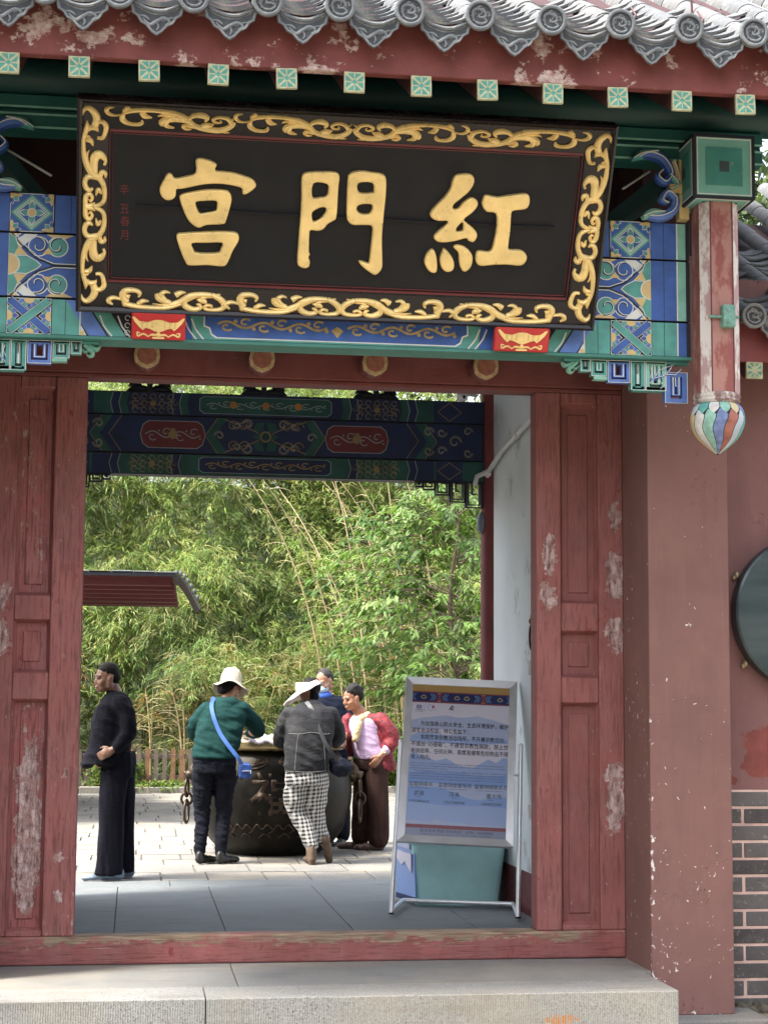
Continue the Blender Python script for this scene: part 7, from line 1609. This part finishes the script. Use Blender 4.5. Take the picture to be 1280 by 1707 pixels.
# --- D: man in a face mask behind the vat
pD = at(560, 1408, z=0); Dp = empty('person', (pD.x, 7.95, 0), 'man in navy jacket and pale blue face mask, behind the others', 'person')
hD = (-.135, -.02, 1.60)
bd = MB(); M, T = head(bd, hD, R_(140), R_(-22)); limb(bd, [(-.12, 0, 1.53), (-.10, 0, 1.42)], [.054, .062]); loft(bd, [(1.42, -.09, 0, .16, .10), (1.2, -.08, 0, .16, .11), (.95, -.06, 0, .15, .11)])
for s in (-1, 1): limb(bd, [(-.02+s*.09, 0, .92), (-.02+s*.08, 0, .5), (-.02+s*.08, 0, .09)], [.085, .06, .04])
limb(bd, [(.08, 0, 1.38), (.12, -.10, 1.15), (.0, -.25, 1.12)], [.05, .042, .03]); hand(bd, (.0, -.25, 1.12), (-.4, -.9, 0), (0, 0, -1), 1, .5); limb(bd, [(-.27, 0, 1.38), (-.32, -.10, 1.15), (-.28, -.25, 1.12)], [.05, .042, .03]); hand(bd, (-.28, -.25, 1.12), (0, -1, 0), (0, 0, -1), -1, .5)
BDY = skinned(bd, 'body', M_skin, Dp, .0075, 2); eyes(M, T, BDY)
hr = MB(); hr.ell(T((0, -.026, .050)), (.078, .090, .076), 14, 10, M); hr.ell(T((0, -.055, .012)), (.075, .062, .070), 14, 10, M); skinned(hr, 'hair', M_hairg, Dp, .008, 1, .004, (40, 40, 40))
mk = MB(); mk.ell(T((0, .045, -.055)), (.063, .068, .052), 14, 10, M); skinned(mk, 'face_mask', simple('mask_blue', (.42, .60, .70), .8, var=.1, sc=30), Dp, .007, 2)
mk = MB()
for s in (-1, 1): mk.tube([T((s*.055, .06, -.035)), T((s*.076, .0, .0))], .0025, 5)
mk.build('mask_loop', M_wline, Dp, local=True)
ct = MB(); loft(ct, [(1.47, -.12, .01, .075, .065), (1.44, -.10, 0, .14, .09), (1.38, -.095, 0, .205, .12), (1.2, -.085, -.01, .215, .14), (1.0, -.07, -.01, .205, .145), (.86, -.06, 0, .20, .145)])
limb(ct, [(.075, 0, 1.385), (.115, -.05, 1.27), (.13, -.11, 1.16), (.04, -.22, 1.12)], [.075, .07, .062, .045]); limb(ct, [(-.265, 0, 1.385), (-.31, -.05, 1.27), (-.325, -.11, 1.16), (-.29, -.22, 1.12)], [.075, .07, .062, .045])
skinned(ct, 'jacket', cloth_mat('jacket_navy', (.007, .010, .022), .2), Dp, .012, 3, .008, seed=21)
m = MB(); m.ell((-.125, -.045, 1.455), (.07, .055, .05), 12, 8, Matrix.Rotation(R_(-20), 3, 'X')); skinned(m, 'shirt_collar', simple('shirt_blue', (.02, .07, .32), .8), Dp, .009, 2)
tr = MB(); loft(tr, [(.95, -.05, 0, .16, .12), (.8, -.045, 0, .17, .13)])
for s in (-1, 1): limb(tr, [(-.04+s*.09, 0, .82), (-.02+s*.08, .02, .5), (-.01+s*.08, 0, .10)], [.10, .085, .075])
skinned(tr, 'trousers', cloth_mat('trouser_dark', (.010, .011, .018), .2), Dp, .012, 2, .008, (9, 9, 4), seed=6)
sh = MB(); shoe(sh, (.07, .04, 0), R_(165), .25); shoe(sh, (-.09, .04, 0), R_(185), .25); skinned(sh, 'shoes', simple('shoe_black', (.008, .008, .008), .45), Dp, .009, 2)

# --- E: woman in the red jacket
pE = at(606, 1413, z=0); E_ = empty('person', (pE.x, 7.36, 0), 'woman in patterned red jacket, lilac jumper and brown trousers looking down', 'person')
hE = (-.155, -.03, 1.435)
bd = MB(); M, T = head(bd, hE, R_(118), R_(-16), s=1.0); limb(bd, [(-.12, 0, 1.36), (-.06, 0, 1.28)], [.054, .062]); loft(bd, [(1.27, -.03, 0, .14, .10), (1.1, -.01, 0, .15, .12), (.85, .04, 0, .15, .12)])
limb(bd, [(.07, -.04, .84), (.10, -.06, .46), (.10, -.04, .09)], [.085, .06, .04]); limb(bd, [(-.03, .10, .84), (-.04, .10, .46), (-.06, .10, .09)], [.085, .06, .04])
limb(bd, [(.13, -.08, 1.23), (.205, -.12, 1.06), (.165, -.17, .96), (.10, -.20, .895)], [.05, .045, .034, .028]); hand(bd, (.10, -.20, .895), (-.55, .05, -.75), (-.2, .9, 0), 1, .5, .95)
limb(bd, [(-.19, .04, 1.20), (-.22, -.02, 1.06), (-.26, -.20, 1.09)], [.05, .042, .03]); hand(bd, (-.245, -.16, 1.09), (-.7, -.6, .05), (0, 0, -1), 1, .9, .95)
BDY = skinned(bd, 'body', simple('skin_warm', (.34, .165, .10), .5, var=.1, sc=30), E_, .0070, 2); eyes(M, T, BDY)
hr = MB(); hr.ell(T((0, -.028, .052)), (.082, .094, .082), 14, 10, M); hr.ell(T((0, -.06, .02)), (.080, .065, .078), 14, 10, M)
for k in range(26): a = random.uniform(0, 6.28); e_ = random.uniform(.1, 1.3); hr.ell(T((.078*math.cos(a)*math.cos(e_), -.035+.088*math.sin(a)*math.cos(e_) - .0, .05+.078*math.sin(e_))), (.020, .020, .020), 7, 5)
skinned(hr, 'hair', hair_mat('hair_salt', (.030, .027, .026)), E_, .008, 1, .005, (35, 35, 35))
sw_ = MB(); loft(sw_, [(1.27, -.045, 0, .10, .09), (1.22, -.035, -.01, .155, .13), (1.08, -.020, -.015, .155, .14), (.95, .005, -.015, .155, .15), (.86, .03, -.01, .150, .15)]); 
limb(sw_, [(.21, -.13, 1.03), (.155, -.175, .945)], [.050, .044])
skinned(sw_, 'jumper', cloth_mat('jumper_lilac', (.52, .38, .56), .06), E_, .010, 3, .006, (7, 7, 14), seed=31)
jk = MB(); 
loft(jk, [(1.29, .005, .02, .09, .09), (1.25, .02, .02, .17, .14), (1.14, .055, .03, .175, .16), (1.0, .085, .03, .155, .165), (.88, .125, .02, .125, .16), (.76, .155, .0, .10, .14)])
limb(jk, [(.115, -.09, 1.225), (.185, -.12, 1.14), (.215, -.135, 1.05), (.19, -.155, .985)], [.082, .080, .074, .064]); limb(jk, [(-.18, .03, 1.215), (-.225, .0, 1.12), (-.235, -.10, 1.08)], [.075, .07, .055])
loft(jk, [(1.27, -.13, .04, .055, .08), (1.15, -.175, .05, .055, .09), (1.0, -.17, .06, .045, .09), (.88, -.15, .07, .03, .08)])
jk.ell((.21, -.04, .80), (.075, .10, .06), 12, 8, Matrix.Rotation(R_(30), 3, 'Y'))
b = NB('jacket_red'); v = b.co(); n1 = b.noise(v, 16, 2, .5, 2.2); n2 = b.noise(b.co(rot=(1, .4, .2)), 22, 2, .5, 2.5)
k1 = b.ramp(b.math('ABSOLUTE', b.math('SUBTRACT', n1, .5)), .02, .045, 1, 0); k2 = b.ramp(b.math('ABSOLUTE', b.math('SUBTRACT', n2, .5)), .015, .035, 1, 0)
b.col(b.mix(b.math('MAXIMUM', k1, k2), (.26, .016, .026), (.045, .006, .011))); b.rough(.7); b.bump(b.noise(b.co((5, 5, 10)), 3, 5, .6, 1), .35, .02)
skinned(jk, 'jacket', b.m, E_, .009, 2, .013, (7, 7, 9), seed=33)
tr = MB(); loft(tr, [(.92, .035, 0, .145, .14), (.84, .035, 0, .16, .155), (.76, .035, .02, .16, .16)])
limb(tr, [(.075, -.05, .80), (.09, -.06, .55), (.105, -.06, .35), (.105, -.05, .11)], [.118, .110, .102, .100]); limb(tr, [(-.02, .09, .80), (-.03, .10, .50), (-.045, .10, .12)], [.11, .10, .092])
skinned(tr, 'trousers', cloth_mat('trouser_brown', (.038, .020, .017), .15), E_, .010, 2, .013, (9, 9, 2.5), seed=36)
M_loaf = simple('loafer', (.16, .10, .08), .4); sh = MB(); shoe(sh, (.12, -.05, 0), R_(80), .22, .05); shoe(sh, (-.03, .10, 0), R_(75), .22, .05); skinned(sh, 'shoes', M_loaf, E_, .008, 2)
for hh, yw in (((.12, -.05, 0), 80), ((-.03, .10, 0), 75)): sole(hh, R_(yw), E_, simple('sole_dark', (.03, .025, .02), .7), .22)
b = NB('scarf'); v = b.co(); f = b.noise(v, 26, 3, .5, 1.5); b.col(b.mix(b.ramp(f, .42, .56), (.52, .36, .12), (.45, .30, .22))); cc = b.mix(b.ramp(b.noise(v, 45, 2), .55, .6), (.55, .38, .14), (.16, .05, .03)); b.col(b.mix(b.ramp(f, .42, .56), cc, (.60, .50, .36))); b.rough(.6); 
sc_ = MB(); limb(sc_, [(-.03, .06, 1.29), (-.01, -.05, 1.28), (-.08, -.115, 1.235), (-.12, -.15, 1.15), (-.14, -.165, 1.05)], [.024, .030, .036, .042, .034]); limb(sc_, [(-.05, .05, 1.29), (-.13, -.02, 1.25), (-.13, -.11, 1.20), (-.12, -.15, 1.10)], [.020, .030, .040, .034])
skinned(sc_, 'scarf', b.m, E_, .008, 2, .006, (20, 20, 20), seed=40)
m = MB(); m.tube([(.135+.036*math.cos(a)*.7, -.18+.036*math.sin(a), .922+.014*math.cos(a)) for a in np.linspace(0, 6.283, 16)[:-1]], .005, 6, closed=True); m.build('bracelet', simple('jade', (.45, .5, .42), .3), E_, local=True, smooth=True)
m = MB(); m.ell((0, 0, 0), (.05, .055, .045), 12, 8); m.ell((-.02, -.02, .03), (.04, .03, .04), 10, 8); m.ell((.025, .01, -.04), (.035, .03, .04), 10, 8)
pb = empty('crumpled_pouch', (pE.x-.29, 7.22, 1.10), 'small brown and cream crumpled pouch held in the hand of the woman in red', 'pouch'); skinned(m, 'pouch_cloth', cloth_mat('pouch_c', (.25, .19, .13), .5, 20), pb, .007, 2, .008, (25, 25, 25))
